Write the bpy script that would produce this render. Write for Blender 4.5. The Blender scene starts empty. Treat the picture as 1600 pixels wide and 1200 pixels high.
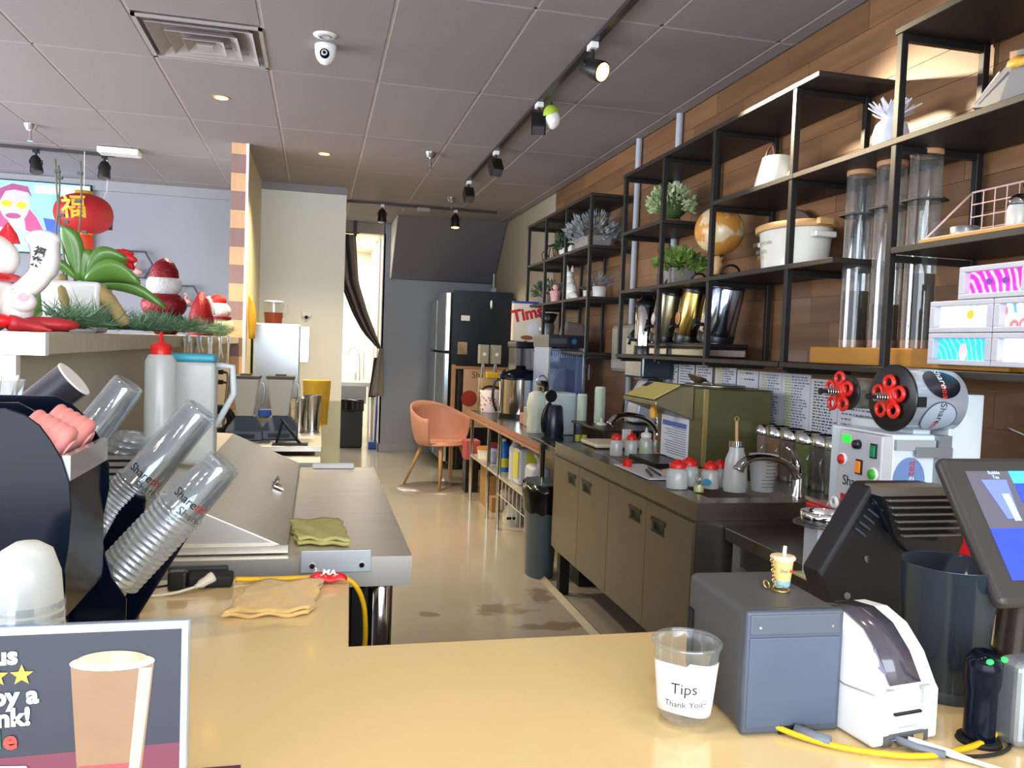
import bpy, math, random
from mathutils import Matrix, Vector, Euler
random.seed(7)
PI = math.pi
SC = bpy.context.scene
COL = SC.collection
# ---------------------------------------------------------------- camera
cam_data = bpy.data.cameras.new('camera'); cam = bpy.data.objects.new('camera', cam_data); COL.objects.link(cam)
cam_data.sensor_fit = 'HORIZONTAL'; cam_data.sensor_width = 36.0; cam_data.lens = 36.0 * 1270 / 1600
cam_data.clip_start = 0.05; cam_data.clip_end = 100
R3 = Matrix(((0.97206, -0.02549, -0.23334), (-0.23173, 0.0543, -0.97126), (0.03743, 0.9982, 0.04687)))
cam.matrix_world = Matrix.Translation((0, 0, 1.47)) @ R3.to_4x4()
SC.camera = cam
# ---------------------------------------------------------------- world, exposure
SC.view_settings.view_transform = 'Standard'; SC.view_settings.look = 'None'
SC.view_settings.gamma = 1; SC.view_settings.use_curve_mapping = False
SC.view_settings.exposure = 0.82
W = bpy.data.worlds.new('street_sky'); SC.world = W; W.use_nodes = True
W.node_tree.nodes['Background'].inputs[0].default_value = (0.80, 0.88, 1.0, 1)
W.node_tree.nodes['Background'].inputs[1].default_value = 1.3

def lamp(name, kind, loc, target, power, color, size=0.1, size_y=None, angle=60, blend=0.5, spread=None):
    d = bpy.data.lights.new(name, kind); d.energy = power; d.color = color
    if kind == 'AREA':
        d.size = size
        if size_y: d.shape = 'RECTANGLE'; d.size_y = size_y
        if spread: d.spread = math.radians(spread)
    elif kind == 'SPOT':
        d.spot_size = math.radians(angle); d.spot_blend = blend; d.shadow_soft_size = size
    else: d.shadow_soft_size = size
    o = bpy.data.objects.new(name, d); COL.objects.link(o)
    o.location = loc
    o.rotation_euler = (Vector(target) - Vector(loc)).to_track_quat('-Z', 'Y').to_euler()
    return o
WARM = (1.0, 0.80, 0.52)
# daylight through the shop front behind the camera and the dining room windows on the left
lamp('storefront_daylight', 'AREA', (0.0, -2.3, 1.75), (0.3, 5, 1.5), 170, (0.86, 0.93, 1.0), 5.5, 2.4)
lamp('dining_window_daylight', 'AREA', (-5.6, 4.5, 1.7), (0, 6.5, 1.7), 240, (0.90, 0.93, 1.0), 5.0, 2.2)
lamp('kitchen_panel_light', 'AREA', (0.25, 12.6, 2.9), (0.25, 12.6, 0), 60, (1.0, 0.97, 0.9), 1.6, 1.6)
# ---------------------------------------------------------------- mesh helpers
class MB:
    def __init__(s): s.v = []; s.f = []; s.sm = []
    def add(s, vs, fs, smooth=False, mt=None):
        n = len(s.v)
        for v in vs:
            v = Vector(v)
            if mt: v = mt @ v
            s.v.append(tuple(v))
        for f in fs: s.f.append(tuple(n + i for i in f)); s.sm.append(smooth)
        return s
    def box(s, x0, x1, y0, y1, z0, z1, mt=None):
        return s.add([(x0,y0,z0),(x1,y0,z0),(x1,y1,z0),(x0,y1,z0),(x0,y0,z1),(x1,y0,z1),(x1,y1,z1),(x0,y1,z1)],
            [(3,2,1,0),(4,5,6,7),(0,1,5,4),(1,2,6,5),(2,3,7,6),(3,0,4,7)], False, mt)
    def cbox(s, c, d, mt=None):
        return s.box(c[0]-d[0]/2, c[0]+d[0]/2, c[1]-d[1]/2, c[1]+d[1]/2, c[2]-d[2]/2, c[2]+d[2]/2, mt)
    def lathe(s, prof, c=(0,0,0), n=20, mt=None, smooth=True, closed=True, sx=1, sy=1):
        m = Matrix.Translation(c); m = (mt @ m) if mt else m
        vs = []; fs = []
        for r, z in prof:
            for i in range(n):
                a = 2*PI*i/n; vs.append((sx*r*math.cos(a), sy*r*math.sin(a), z))
        for k in range(len(prof)-1):
            for i in range(n):
                j = (i+1) % n; fs.append((k*n+i, k*n+j, (k+1)*n+j, (k+1)*n+i))
        s.add(vs, fs, smooth, m)
        if closed:
            if prof[0][0] > 1e-5: s.add(vs[:n], [tuple(range(n-1,-1,-1))], False, m)
            if prof[-1][0] > 1e-5: s.add(vs[-n:], [tuple(range(n))], False, m)
        return s
    def rod(s, a, b, r, r2=None, n=12, caps=True):
        a = Vector(a); b = Vector(b); d = b - a
        m = Matrix.Translation(a) @ d.to_track_quat('Z','Y').to_matrix().to_4x4()
        return s.lathe([(r,0),(r if r2 is None else r2, d.length)], n=n, mt=m, closed=caps)
    def bar(s, a, b, w, h=None, up='Y'):
        a = Vector(a); b = Vector(b); d = b - a; h = h or w
        m = Matrix.Translation(a) @ d.to_track_quat('Z', up).to_matrix().to_4x4()
        return s.box(-w/2, w/2, -h/2, h/2, 0, d.length, m)
    def tube(s, pts, r, n=8, smooth=True, rads=None, sub=0):
        P = [Vector(p) for p in pts]
        for _ in range(sub):
            Q = [P[0]]
            for a, b in zip(P, P[1:]): Q += [a.lerp(b,.25), a.lerp(b,.75)]
            P = Q + [P[-1]]
        rads = rads or [r]*len(P)
        if len(rads) != len(P):
            rads = [rads[min(len(rads)-1, int(i/(len(P)-1)*(len(rads)-1)+.5))] for i in range(len(P))]
        vs = []; fs = []; prev = None
        for i, p in enumerate(P):
            t = (P[min(i+1,len(P)-1)] - P[max(i-1,0)]).normalized()
            if prev is None:
                u = t.orthogonal().normalized()
            else:
                u = (prev - t*prev.dot(t))
                u = u.normalized() if u.length > 1e-6 else t.orthogonal().normalized()
            prev = u; w = t.cross(u)
            for k in range(n):
                a = 2*PI*k/n; vs.append(tuple(p + (u*math.cos(a) + w*math.sin(a))*rads[i]))
        for i in range(len(P)-1):
            for k in range(n):
                j = (k+1) % n; fs.append((i*n+k, i*n+j, (i+1)*n+j, (i+1)*n+k))
        fs.append(tuple(range(n-1,-1,-1))); fs.append(tuple((len(P)-1)*n+k for k in range(n)))
        return s.add(vs, fs, smooth)
    def prism(s, poly, a0, a1, axis='Y', mt=None, smooth=False):
        # poly 2-D; axis Y -> (x,z); X -> (y,z); Z -> (x,y)
        def p3(p, a): return {'Y': (p[0],a,p[1]), 'X': (a,p[0],p[1]), 'Z': (p[0],p[1],a)}[axis]
        n = len(poly); vs = [p3(p,a0) for p in poly] + [p3(p,a1) for p in poly]
        s.add(vs, [tuple(range(n-1,-1,-1)), tuple(range(n,2*n))], False, mt)
        n0 = len(s.v) - 2*n
        for i in range(n):
            j = (i+1) % n; s.f.append((n0+i, n0+j, n0+n+j, n0+n+i)); s.sm.append(smooth)
        return s
    def ball(s, c, r, n=16, m=10, mt=None, z0=-1, z1=1):
        r = (r,r,r) if not hasattr(r,'__len__') else r
        a0 = math.asin(z0); a1 = math.asin(z1)
        prof = [(max(1e-6,math.cos(a0+(a1-a0)*k/m)), math.sin(a0+(a1-a0)*k/m)) for k in range(m+1)]
        q = Matrix.Translation(c) @ Matrix.Diagonal((r[0],r[1],r[2],1)); q = (mt @ q) if mt else q
        return s.lathe(prof, n=n, mt=q)
    def torus(s, c, R, r, n=24, m=8, mt=None, a0=0, a1=2*PI):
        full = abs(a1-a0-2*PI) < 1e-6; vs = []; fs = []; N = n if full else n+1
        for i in range(N):
            a = a0+(a1-a0)*i/n
            for k in range(m):
                b = 2*PI*k/m; q = R + r*math.cos(b); vs.append((q*math.cos(a), q*math.sin(a), r*math.sin(b)))
        for i in range(n):
            i2 = (i+1) % N
            for k in range(m): fs.append((i*m+k, i2*m+k, i2*m+(k+1)%m, i*m+(k+1)%m))
        mm = Matrix.Translation(c); mm = (mt @ mm) if mt else mm
        return s.add(vs, fs, True, mm)
    def grid(s, fn, nu, nv, smooth=True, mt=None, flip=False):
        vs = [fn(i/nu, j/nv) for j in range(nv+1) for i in range(nu+1)]
        fs = []
        for j in range(nv):
            for i in range(nu):
                a = j*(nu+1)+i; q = (a, a+1, a+nu+2, a+nu+1); fs.append(q[::-1] if flip else q)
        return s.add(vs, fs, smooth, mt)
    def out(s, name, mat, parent=None, bevel=0, seg=2, solid=0, sub=0, **props):
        me = bpy.data.meshes.new(name); me.from_pydata(s.v, [], s.f)
        me.polygons.foreach_set('use_smooth', s.sm); me.materials.append(mat); me.update()
        o = bpy.data.objects.new(name, me); COL.objects.link(o)
        if parent: o.parent = parent
        if solid:
            m = o.modifiers.new('thick','SOLIDIFY'); m.thickness = solid; m.offset = 0
        if sub:
            m = o.modifiers.new('sub','SUBSURF'); m.levels = sub; m.render_levels = sub
        if bevel:
            m = o.modifiers.new('bev','BEVEL'); m.width = bevel; m.segments = seg; m.limit_method = 'ANGLE'; m.angle_limit = math.radians(40)
            m.harden_normals = False
        for k, v in props.items(): o[k] = v
        return o
def thing(name, label, cat, loc=(0,0,0), rz=0, group=None, rot=None):
    o = bpy.data.objects.new(name, None); COL.objects.link(o); o.empty_display_size = 0.05
    o.location = loc; o.rotation_euler = rot or (0,0,rz); o['label'] = label; o['category'] = cat
    if group: o['group'] = group
    return o
def tag(o, label, cat, group=None):
    o['label'] = label; o['category'] = cat
    if group: o['group'] = group
    return o
def struct(name, mb, mat, parent=None, **k):
    o = mb.out(name, mat, parent, **k)
    if not parent: o['kind'] = 'structure'
    return o
def dup(root, loc, rz=None, label=None, group=None, rot=None):
    r = root.copy(); COL.objects.link(r); r.location = loc
    if rz is not None: r.rotation_euler = (0,0,rz)
    if rot: r.rotation_euler = rot
    if label: r['label'] = label
    if group: r['group'] = group
    for ch in list(root.children):
        c = ch.copy(); COL.objects.link(c); c.parent = r
        for g in list(ch.children):
            d = g.copy(); COL.objects.link(d); d.parent = c
    return r
def pose(loc=(0,0,0), rx=0, ry=0, rz=0):
    return Matrix.Translation(loc) @ Euler((rx,ry,rz)).to_matrix().to_4x4()
def frame(o, x, z):
    """matrix with local X along x, local Z along z, origin o"""
    x = Vector(x).normalized(); z = Vector(z).normalized(); y = z.cross(x).normalized(); x = y.cross(z)
    return Matrix.Translation(o) @ Matrix((x,y,z)).transposed().to_4x4()
def lettering(text, size, mat, mt, parent=None, wrap=0, align='CENTER', bold=0, name='lettering', th=0.0006, sq=1.0):
    """flat lettering in local XY plane, facing +Z; wrap = cylinder radius around local Y axis"""
    cu = bpy.data.curves.new('t','FONT'); cu.body = text; cu.size = size; cu.align_x = align; cu.align_y = 'CENTER'
    cu.offset = bold; cu.resolution_u = 3; cu.extrude = 0 if wrap else th/2; cu.space_line = 0.95
    t = bpy.data.objects.new('t', cu); COL.objects.link(t)
    bpy.context.view_layer.update()
    me = bpy.data.meshes.new_from_object(t.evaluated_get(bpy.context.evaluated_depsgraph_get()))
    bpy.data.objects.remove(t); bpy.data.curves.remove(cu)
    for v in me.vertices:
        x, y, z = v.co; x *= sq
        if wrap:
            a = x/wrap; v.co = (math.sin(a)*wrap, y, (math.cos(a)-1)*wrap + z)
        else: v.co = (x, y, z)
    me.transform(mt); me.materials.clear(); me.materials.append(mat)
    o = bpy.data.objects.new(name, me); COL.objects.link(o)
    if parent: o.parent = parent
    return o
# ---------------------------------------------------------------- materials
def srgb(h):
    h = h.lstrip('#'); c = [int(h[i:i+2],16)/255 for i in (0,2,4)]
    return tuple((x/12.92 if x <= .04045 else ((x+.055)/1.055)**2.4) for x in c) + (1,)
_mc = {}
def mat(name, col='#888888', rough=0.5, metal=0.0, noise=0.06, scale=12, emit=0, coat=0, spec=0.5, bump=0, col2=None, stretch=None, alpha=None, rnd=0, trans=0, sheen=0, bscale=None):
    if name in _mc: return _mc[name]
    m = bpy.data.materials.new(name); m.use_nodes = True; nt = m.node_tree; b = nt.nodes['Principled BSDF']
    c = srgb(col); c2 = srgb(col2) if col2 else tuple(x*(1-noise*2) for x in c[:3]) + (1,)
    tc = nt.nodes.new('ShaderNodeTexCoord'); mp = nt.nodes.new('ShaderNodeMapping'); nz = nt.nodes.new('ShaderNodeTexNoise')
    nt.links.new(tc.outputs['Object'], mp.inputs[0]); nt.links.new(mp.outputs[0], nz.inputs['Vector'])
    if stretch: mp.inputs['Scale'].default_value = stretch
    nz.inputs['Scale'].default_value = scale; nz.inputs['Detail'].default_value = 4
    mx = nt.nodes.new('ShaderNodeMix'); mx.data_type = 'RGBA'
    mx.inputs[6].default_value = tuple(min(1,x*(1+noise)) for x in c[:3]) + (1,) if not col2 else c; mx.inputs[7].default_value = c2
    nt.links.new(nz.outputs[0], mx.inputs[0]); last = mx.outputs[2]
    if rnd:
        oi = nt.nodes.new('ShaderNodeObjectInfo'); hs = nt.nodes.new('ShaderNodeHueSaturation')
        mr = nt.nodes.new('ShaderNodeMapRange'); mr.inputs[3].default_value = 1-rnd; mr.inputs[4].default_value = 1+rnd
        nt.links.new(oi.outputs['Random'], mr.inputs[0]); nt.links.new(mr.outputs[0], hs.inputs['Value']); nt.links.new(last, hs.inputs['Color']); last = hs.outputs[0]
    nt.links.new(last, b.inputs['Base Color'])
    b.inputs['Roughness'].default_value = rough; b.inputs['Metallic'].default_value = metal
    b.inputs['Specular IOR Level'].default_value = spec
    if coat: b.inputs['Coat Weight'].default_value = coat; b.inputs['Coat Roughness'].default_value = 0.08
    if trans: b.inputs['Transmission Weight'].default_value = trans
    if sheen: b.inputs['Sheen Weight'].default_value = sheen
    if emit:
        nt.links.new(last, b.inputs['Emission Color']); b.inputs['Emission Strength'].default_value = emit
    if bump:
        bp = nt.nodes.new('ShaderNodeBump'); bp.inputs['Strength'].default_value = bump; bp.inputs['Distance'].default_value = 0.004
        src = nz
        if bscale:
            src = nt.nodes.new('ShaderNodeTexNoise'); src.inputs['Scale'].default_value = bscale; nt.links.new(mp.outputs[0], src.inputs['Vector'])
        nt.links.new(src.outputs[0], bp.inputs['Height']); nt.links.new(bp.outputs[0], b.inputs['Normal'])
    if alpha is not None: b.inputs['Alpha'].default_value = alpha
    _mc[name] = m; return m
def clear(name, col='#e8f0f4', through=0.82, rough=0.05, milk=None):
    """thin clear plastic or glass: part of the light goes straight through, the rest is glossy"""
    if name in _mc: return _mc[name]
    m = bpy.data.materials.new(name); m.use_nodes = True; nt = m.node_tree; nt.nodes.clear()
    o = nt.nodes.new('ShaderNodeOutputMaterial'); mx = nt.nodes.new('ShaderNodeMixShader'); tr = nt.nodes.new('ShaderNodeBsdfTransparent')
    pb = nt.nodes.new('ShaderNodeMixShader'); gl_ = nt.nodes.new('ShaderNodeBsdfGlossy'); df_ = nt.nodes.new('ShaderNodeBsdfDiffuse'); pb.inputs[0].default_value = milk if milk is not None else (0.45 if through < .6 else 0.2)
    nt.links.new(gl_.outputs[0], pb.inputs[1]); nt.links.new(df_.outputs[0], pb.inputs[2]); fr = nt.nodes.new('ShaderNodeLayerWeight'); fr.inputs[0].default_value = 0.35
    mr = nt.nodes.new('ShaderNodeMapRange'); mr.inputs[3].default_value = 1-through; mr.inputs[4].default_value = min(1, 1-through+0.40)
    tr.inputs[0].default_value = srgb(col); df_.inputs[0].default_value = srgb(col); gl_.inputs[0].default_value = srgb(col); gl_.inputs['Roughness'].default_value = rough
    nt.links.new(fr.outputs['Facing'], mr.inputs[0]); nt.links.new(mr.outputs[0], mx.inputs[0])
    nt.links.new(tr.outputs[0], mx.inputs[1]); nt.links.new(pb.outputs[0], mx.inputs[2]); nt.links.new(mx.outputs[0], o.inputs[0])
    _mc[name] = m; return m
steel = mat('brushed_steel', '#e9e4d9', 0.38, 0.82, 0.10, 3, stretch=(1,22,1), bump=0.04)
steel_front = mat('satin_steel', '#877e68', 0.40, 0.7, 0.10, 5, stretch=(1,1,14))
dull_steel = mat('dull_steel', '#8e897d', 0.3, 0.9, 0.12, 3, stretch=(1,1,14))
chrome = mat('chrome', '#d8d8d6', 0.09, 1.0, 0.03)
black_metal = mat('black_powder_coat', '#1d1c1c', 0.42, 0.2, 0.15, 20)
black_shelf = mat('black_shelf_board', '#241d19', 0.5, 0, 0.2, 6)
black_plastic = mat('black_plastic', '#141519', 0.32, 0, 0.1, 30)
black_gloss = mat('black_acrylic', '#07101f', 0.16, 0, 0.3, 6, spec=0.16)
black_rubber = mat('black_rubber', '#101010', 0.7)
white_plastic = mat('white_plastic', '#e4e6e6', 0.35, 0, 0.03)
white_gloss = mat('white_ceramic', '#eceae6', 0.15, 0, 0.03, coat=0.5)
white_paint = mat('white_paint', '#e9ebec', 0.6, 0, 0.03)
grey_plastic = mat('grey_plastic', '#6f7784', 0.5, 0, 0.05)
red_plastic = mat('red_plastic', '#d8231c', 0.35, 0, 0.08)
wood_light = mat('light_oak', '#c79a63', 0.5, 0, 0.15, 6, stretch=(1,1,8))
wood_tan = mat('tan_wood', '#b98544', 0.5, 0, 0.12, 9, stretch=(8,1,1))
yellow_cable = mat('yellow_cable_jacket', '#e8b411', 0.4)
paper = mat('white_paper', '#e7e8ee', 0.8, 0, 0.02)
ink = mat('black_ink', '#1c1c20', 0.6)
red_ink = mat('red_ink', '#d2262a', 0.6)
clear_cup = clear('clear_plastic', '#eef3f6', 0.82, 0.08)
clear_glass = clear('clear_glass', '#eef2f2', 0.92, 0.03)
frosted = clear('frosted_plastic', '#e2e6e4', 0.45, 0.3, .85)
leaf_green = mat('leaf_green', '#4f7d33', 0.5, 0, 0.3, 30, rnd=0.15)
# ================================================================ room shell
floor_m = mat('epoxy_floor', '#bdb6a7', 0.20, 0, 0.07, 1.5, coat=0.35)
nt = floor_m.node_tree
def stain(nt, cx, cy, rx, ry, prev, col, sc=9.0, thr=0.5):
    g = nt.nodes.new('ShaderNodeNewGeometry'); mp = nt.nodes.new('ShaderNodeVectorMath'); mp.operation = 'SUBTRACT'
    mp.inputs[1].default_value = (cx, cy, 0); nt.links.new(g.outputs['Position'], mp.inputs[0])
    dv = nt.nodes.new('ShaderNodeVectorMath'); dv.operation = 'DIVIDE'; dv.inputs[1].default_value = (rx, ry, 1); nt.links.new(mp.outputs[0], dv.inputs[0])
    ln = nt.nodes.new('ShaderNodeVectorMath'); ln.operation = 'LENGTH'; nt.links.new(dv.outputs[0], ln.inputs[0])
    nz = nt.nodes.new('ShaderNodeTexNoise'); nz.inputs['Scale'].default_value = sc; nz.inputs['Detail'].default_value = 6; nt.links.new(g.outputs['Position'], nz.inputs['Vector'])
    ad = nt.nodes.new('ShaderNodeMath'); ad.operation = 'MULTIPLY_ADD'; ad.inputs[1].default_value = -0.55; nt.links.new(ln.outputs['Value'], ad.inputs[0]); nt.links.new(nz.outputs[0], ad.inputs[2])
    mr = nt.nodes.new('ShaderNodeMapRange'); mr.inputs[1].default_value = thr-0.32; mr.inputs[2].default_value = thr-0.2; mr.inputs[4].default_value = 0.55; nt.links.new(ad.outputs[0], mr.inputs[0])
    mx = nt.nodes.new('ShaderNodeMix'); mx.data_type = 'RGBA'; mx.inputs[7].default_value = srgb(col)
    nt.links.new(mr.outputs[0], mx.inputs[0]); nt.links.new(prev, mx.inputs[6]); return mx.outputs[2]
b = nt.nodes['Principled BSDF']; prev = b.inputs['Base Color'].links[0].from_socket
for cx, cy, rx, ry in ((1.05,4.35,.28,.2),(1.25,4.05,.3,.12),(1.33,4.6,.12,.3),(0.62,4.32,.1,.07)):
    prev = stain(nt, cx, cy, rx, ry, prev, '#6d5632')
nt.links.new(prev, b.inputs['Base Color'])
struct('floor', MB().box(-6, 2.4, -2.5, 14.5, -0.1, 0), floor_m)
struct('trim_1', MB().prism([(1.40,0),(1.46,0),(1.43,0.025)], 2.0, 4.9, 'Y'), mat('floor_coving','#b0a48a',0.4))
# ceiling: slab plus one lay-in tile per bay, T-bar grid between
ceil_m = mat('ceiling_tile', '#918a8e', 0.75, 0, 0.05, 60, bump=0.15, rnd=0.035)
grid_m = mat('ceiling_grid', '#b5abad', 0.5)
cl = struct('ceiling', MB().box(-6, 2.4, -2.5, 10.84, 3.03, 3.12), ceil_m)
gx = [-0.925 + 0.6155*k for k in range(-8, 6)]; gy = [3.65 + 1.31*k for k in range(-4, 6)]
tile_me = None
def solid_gap(x0, x1, y0, y1): return x0 < -0.65 and x1 > -0.62 and False
for i in range(len(gx)):
    for j in range(len(gy)-0):
        x0 = gx[i]; x1 = gx[i+1] if i+1 < len(gx) else 2.25
        y0 = gy[j]; y1 = gy[j+1] if j+1 < len(gy) else 10.84
        if x1 - x0 < 0.02 or y1-y0 < 0.02: continue
        if abs(x0+.925) < .01 and abs(y0-3.65) < .01: y1 = 4.29      # vent sits here
        if abs(x1-x0-.6155) < .001 and abs(y1-y0-1.31) < .001:
            if tile_me is None:
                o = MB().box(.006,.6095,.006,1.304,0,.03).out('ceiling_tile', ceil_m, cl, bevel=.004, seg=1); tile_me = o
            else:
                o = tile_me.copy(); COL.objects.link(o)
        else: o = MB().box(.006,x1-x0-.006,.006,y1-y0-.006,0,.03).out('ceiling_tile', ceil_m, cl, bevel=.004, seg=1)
        o.location = (x0, y0, 3.0)
g = MB()
for x in gx: g.box(x-.008, x+.008, -2, 10.84, 3.004, 3.03)
for y in gy: g.box(-6, 2.25, y-.008, y+.008, 3.004, 3.03)
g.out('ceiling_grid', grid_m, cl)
# right wall: painted part, then individual wood laminate boards
wall_paint = mat('warm_grey_paint', '#ada697', 0.7, 0, 0.04, 2)
wood_m = mat('walnut_laminate', '#8f6844', 0.42, 0, 0.1, 2.2, stretch=(1, .55, 9), col2='#513624', rnd=0.22, bump=0.05)
wr = struct('wall_right', MB().box(2.262, 2.4, -2.5, 10.95, 0, 3.1), wall_paint)
rows = 24; rh = 3.0/rows; Y0, Y1 = 1.2, 7.8
lens_ = []
for r in range(rows):
    if r < 5: continue
    y = Y1; k = 0
    while y > Y0 + .01:
        L = random.choice((0.61, 0.92, 1.22, 0.75)) if k else random.choice((.3,.6,.9,1.2))
        a = max(Y0, y-L)
        if (a, y) != (Y0, y) and a - Y0 < .2: a = Y0
        key = round(y-a, 3)
        o = MB().box(2.25 + (0.0008 if (r+k)%3 else 0), 2.262, a+.0012, y-.0012, r*rh+.001, (r+1)*rh-.001).out('wall_board', wood_m, wr)
        y = a; k += 1
struct('wall_back', MB().box(0.81, 2.4, 10.83, 10.95, 0, 3.1), mat('slate_grey_paint','#a3a9b5',0.6,0,0.05,3))
struct('baseboard_back', MB().box(0.80, 2.25, 10.815, 10.83, 0, 0.11).box(0.795, .81, 10.815, 10.95, 0, .11), mat('grey_base','#a9aeb8',0.5))
struct('wall_bulkhead', MB().prism([(9.94,3.0),(10.66,2.29),(10.83,2.29),(10.83,3.0)], 0.90, 2.25, 'X'), mat('dark_bulkhead_paint','#727079',0.65,0,0.04,3))
struct('wall_bulkhead_end', MB().prism([(9.95,2.995),(10.66,2.295),(10.83,2.295),(10.83,2.995)], 0.893, 0.90, 'X'), white_paint)
# dining side
grey_blue = mat('blue_grey_paint', '#8e8f9b', 0.65, 0, 0.04, 3)
struct('wall_dining_back', MB().box(-6, -0.70, 9.2, 9.3, 0, 3.1), grey_blue)
struct('trim_2', MB().box(-6, -0.70, 9.16, 9.2, 2.9, 3.0), mat('grey_crown','#8f9098',0.6))
struct('wall_dining_left', MB().box(-6.1, -6.0, 7.5, 9.3, 0, 3.1), grey_blue)
# partition between dining room and bar
cream = mat('cream_paint', '#e4dbb2', 0.55, 0, 0.03, 2)
pale = mat('pale_paint', '#eceee8', 0.6, 0, 0.03, 2)
struct('wall_partition', MB().box(-0.70, -0.58, 6.93, 9.25, 0, 3.0), cream)
post = struct('trim_3', MB().box(-0.70, -0.59, 6.90, 6.93, 0, 3.0), cream)
sa = mat('stripe_light', '#d9ad82', 0.55, 0, 0.08, 5, stretch=(8,1,1)); sb = mat('stripe_dark', '#957671', 0.6, 0, 0.08, 5, stretch=(8,1,1))
for k in range(15):
    z1 = 3.0 - (0.09 if k else 0) - .146*max(0,k-1); z0 = (3.0-.09) - .146*k
    MB().box(-0.705, -0.592, 6.885, 6.90, z0+.001, z1-.001).out('stripe_board', sa if k % 2 == 0 else sb, post)
struct('trim_4', MB().box(-0.592, -0.572, 6.88, 6.935, 0, 3.0), mat('white_corner_bead','#e6eefa',0.4))
struct('wall_cross', MB().box(-0.58, 0.245, 8.5, 8.6, 0, 2.93), pale)
struct('trim_5', MB().box(-0.58, 0.25, 8.46, 8.62, 2.93, 3.0), mat('grey_crown','#8f9098',0.6))
struct('trim_6', MB().box(0.0, 0.245, 8.49, 8.5, 0, 0.84), mat('pale_green_panel','#b9bfa9',0.5))
# half wall carrying the ledge
struct('wall_half', MB().box(-0.82, -0.685, 2.13, 6.89, 0, 1.405), mat('taupe_paint','#c2b9a6',0.6,0,0.04,4))
struct('trim_7', MB().box(-0.83, -0.68, 2.10, 2.13, 0, 1.405), mat('white_end_panel','#eef0f4',0.5))
led = struct('trim_8', MB().box(-1.02, -0.62, 2.13, 6.89, 1.408, 1.458), mat('ledge_side','#c8bda4',0.55,0,0.08,8,stretch=(1,6,1)), bevel=.002)
MB().box(-1.02, -0.62, 2.105, 2.13, 1.406, 1.460).out('end_cap', mat('ledge_marble','#f3f7fb',0.3,0,0.06,14), led)
# back kitchen seen through the opening
wm = mat('kitchen_white','#f2ede0',0.5,0,0.02)
struct('wall_kitchen_back', MB().box(-1.0, 1.6, 14.0, 14.1, 0, 3.0), wm)
struct('wall_kitchen_right', MB().box(0.83, 0.93, 10.95, 14.0, 0, 3.0), wm)
struct('wall_kitchen_left', MB().box(-1.0, -0.9, 9.3, 14.0, 0, 3.0), wm)
struct('wall_kitchen_ceiling', MB().box(-1.0, 0.95, 10.84, 14.1, 2.94, 3.05), mat('kitchen_ceiling','#d9cdb6',0.7))
struct('trim_9', MB().box(-1.0, 0.82, 10.83, 10.93, 2.86, 3.0), mat('grey_header','#a39b8e',0.6))
struct('trim_10', MB().box(0.80, 0.832, 10.83, 10.97, 0.11, 2.87).box(0.806,0.832,11.6,11.7,0,2.9).box(.80,.832,12.3,12.5,0,2.9), white_paint)
# ================================================================ wall shelving
UY = [1.80, 2.42, 3.04, 3.74, 4.35, 4.95, 5.62, 6.22, 6.81, 7.40]
LV = {'t': 2.59, 'm': 2.22, 'l': 1.85, 'b': 1.445}
FX, BX = 1.88, 2.235
def shelf_unit(label, frames, boards, group='black metal wall shelving frames'):
    y0 = frames[-1]
    root = thing('shelving_unit', label, 'shelf', (FX, y0, LV['b']), group=group)
    def L(x, y, z): return (x-FX, y-y0, z-LV['b'])
    for fy in frames:
        for x in (FX+.013, BX-.013):
            a = L(x, fy, 1.41 if x < 2 else 1.43); c = L(x, fy, 2.585)
            MB().box(a[0]-.013, a[0]+.013, a[1]-.013, a[1]+.013, a[2], c[2]).out('upright', black_metal, root, bevel=.002, seg=1)
        levels = {'t','b'} | {k for k, a, c in boards if a-.02 <= fy <= c+.02}
        for k in levels:
            z = LV[k]-.035
            a = L(FX+.026, fy, z); c = L(BX-.026, fy, z)
            MB().box(a[0], c[0], a[1]-.011, a[1]+.011, a[2]-.011, a[2]+.011).out('crossbar', black_metal, root)
    for k, a, c in boards:
        z = LV[k]
        p = L(FX-.004, a, z-.022); q = L(BX, c, z)
        MB().box(p[0], q[0], p[1], q[1], p[2], q[2]).out('shelf_board', black_shelf, root, bevel=.002, seg=1)
    for y in frames[:1]:
        p = L(2.225, y-.02, 2.29)
        MB().rod(L(2.22,y-.016,2.30), L(2.22,y-.022,2.30), .009).out('screw', chrome, root)
    return root
shelf_unit('black metal wall shelf at the far end holding grey planters and a white fox figure', [UY[6],UY[7],UY[8],UY[9]],
    [('t',5.60,7.42),('m',5.60,7.42),('l',5.60,7.42),('b',5.60,7.42)])
shelf_unit('middle black wall shelf holding the globe, kettle and steel dispensers', [UY[2],UY[3],UY[4],UY[5]],
    [('t',2.87,4.97),('m',4.33,4.97),('l',3.74,4.97),('m',3.02,3.74),('l',2.72,3.74),('b',3.06,4.97)])
shelf_unit('nearest black wall shelf holding tall glass tubes and lit picture boxes', [1.20,UY[1]],
    [('t',1.1,2.44),('m',1.1,3.02),('l',1.1,2.40),('b',1.1,3.05)])
# ================================================================ front counter (L shaped quartz top)
ctop = mat('quartz_top', '#e4ca95', 0.16, 0, 0.015, 60, coat=0.4)
ct = thing('service_counter', 'cream quartz topped front counter with a cut-out beside the walkway', 'counter', (0,1,0))
MB().prism([(-1.6,-.45),(2.2,-.45),(2.2,.515),(.07,.515),(.088,.985),(-1.6,.985)], .86, .90, 'Z').out('countertop', ctop, ct, bevel=.003)
MB().prism([(-1.55,-.40),(2.15,-.40),(2.15,.49),(.04,.49),(.06,.96),(-1.55,.96)], 0.0, .86, 'Z').out('base_panel', mat('counter_base','#6b655c',0.6), ct)
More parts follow.
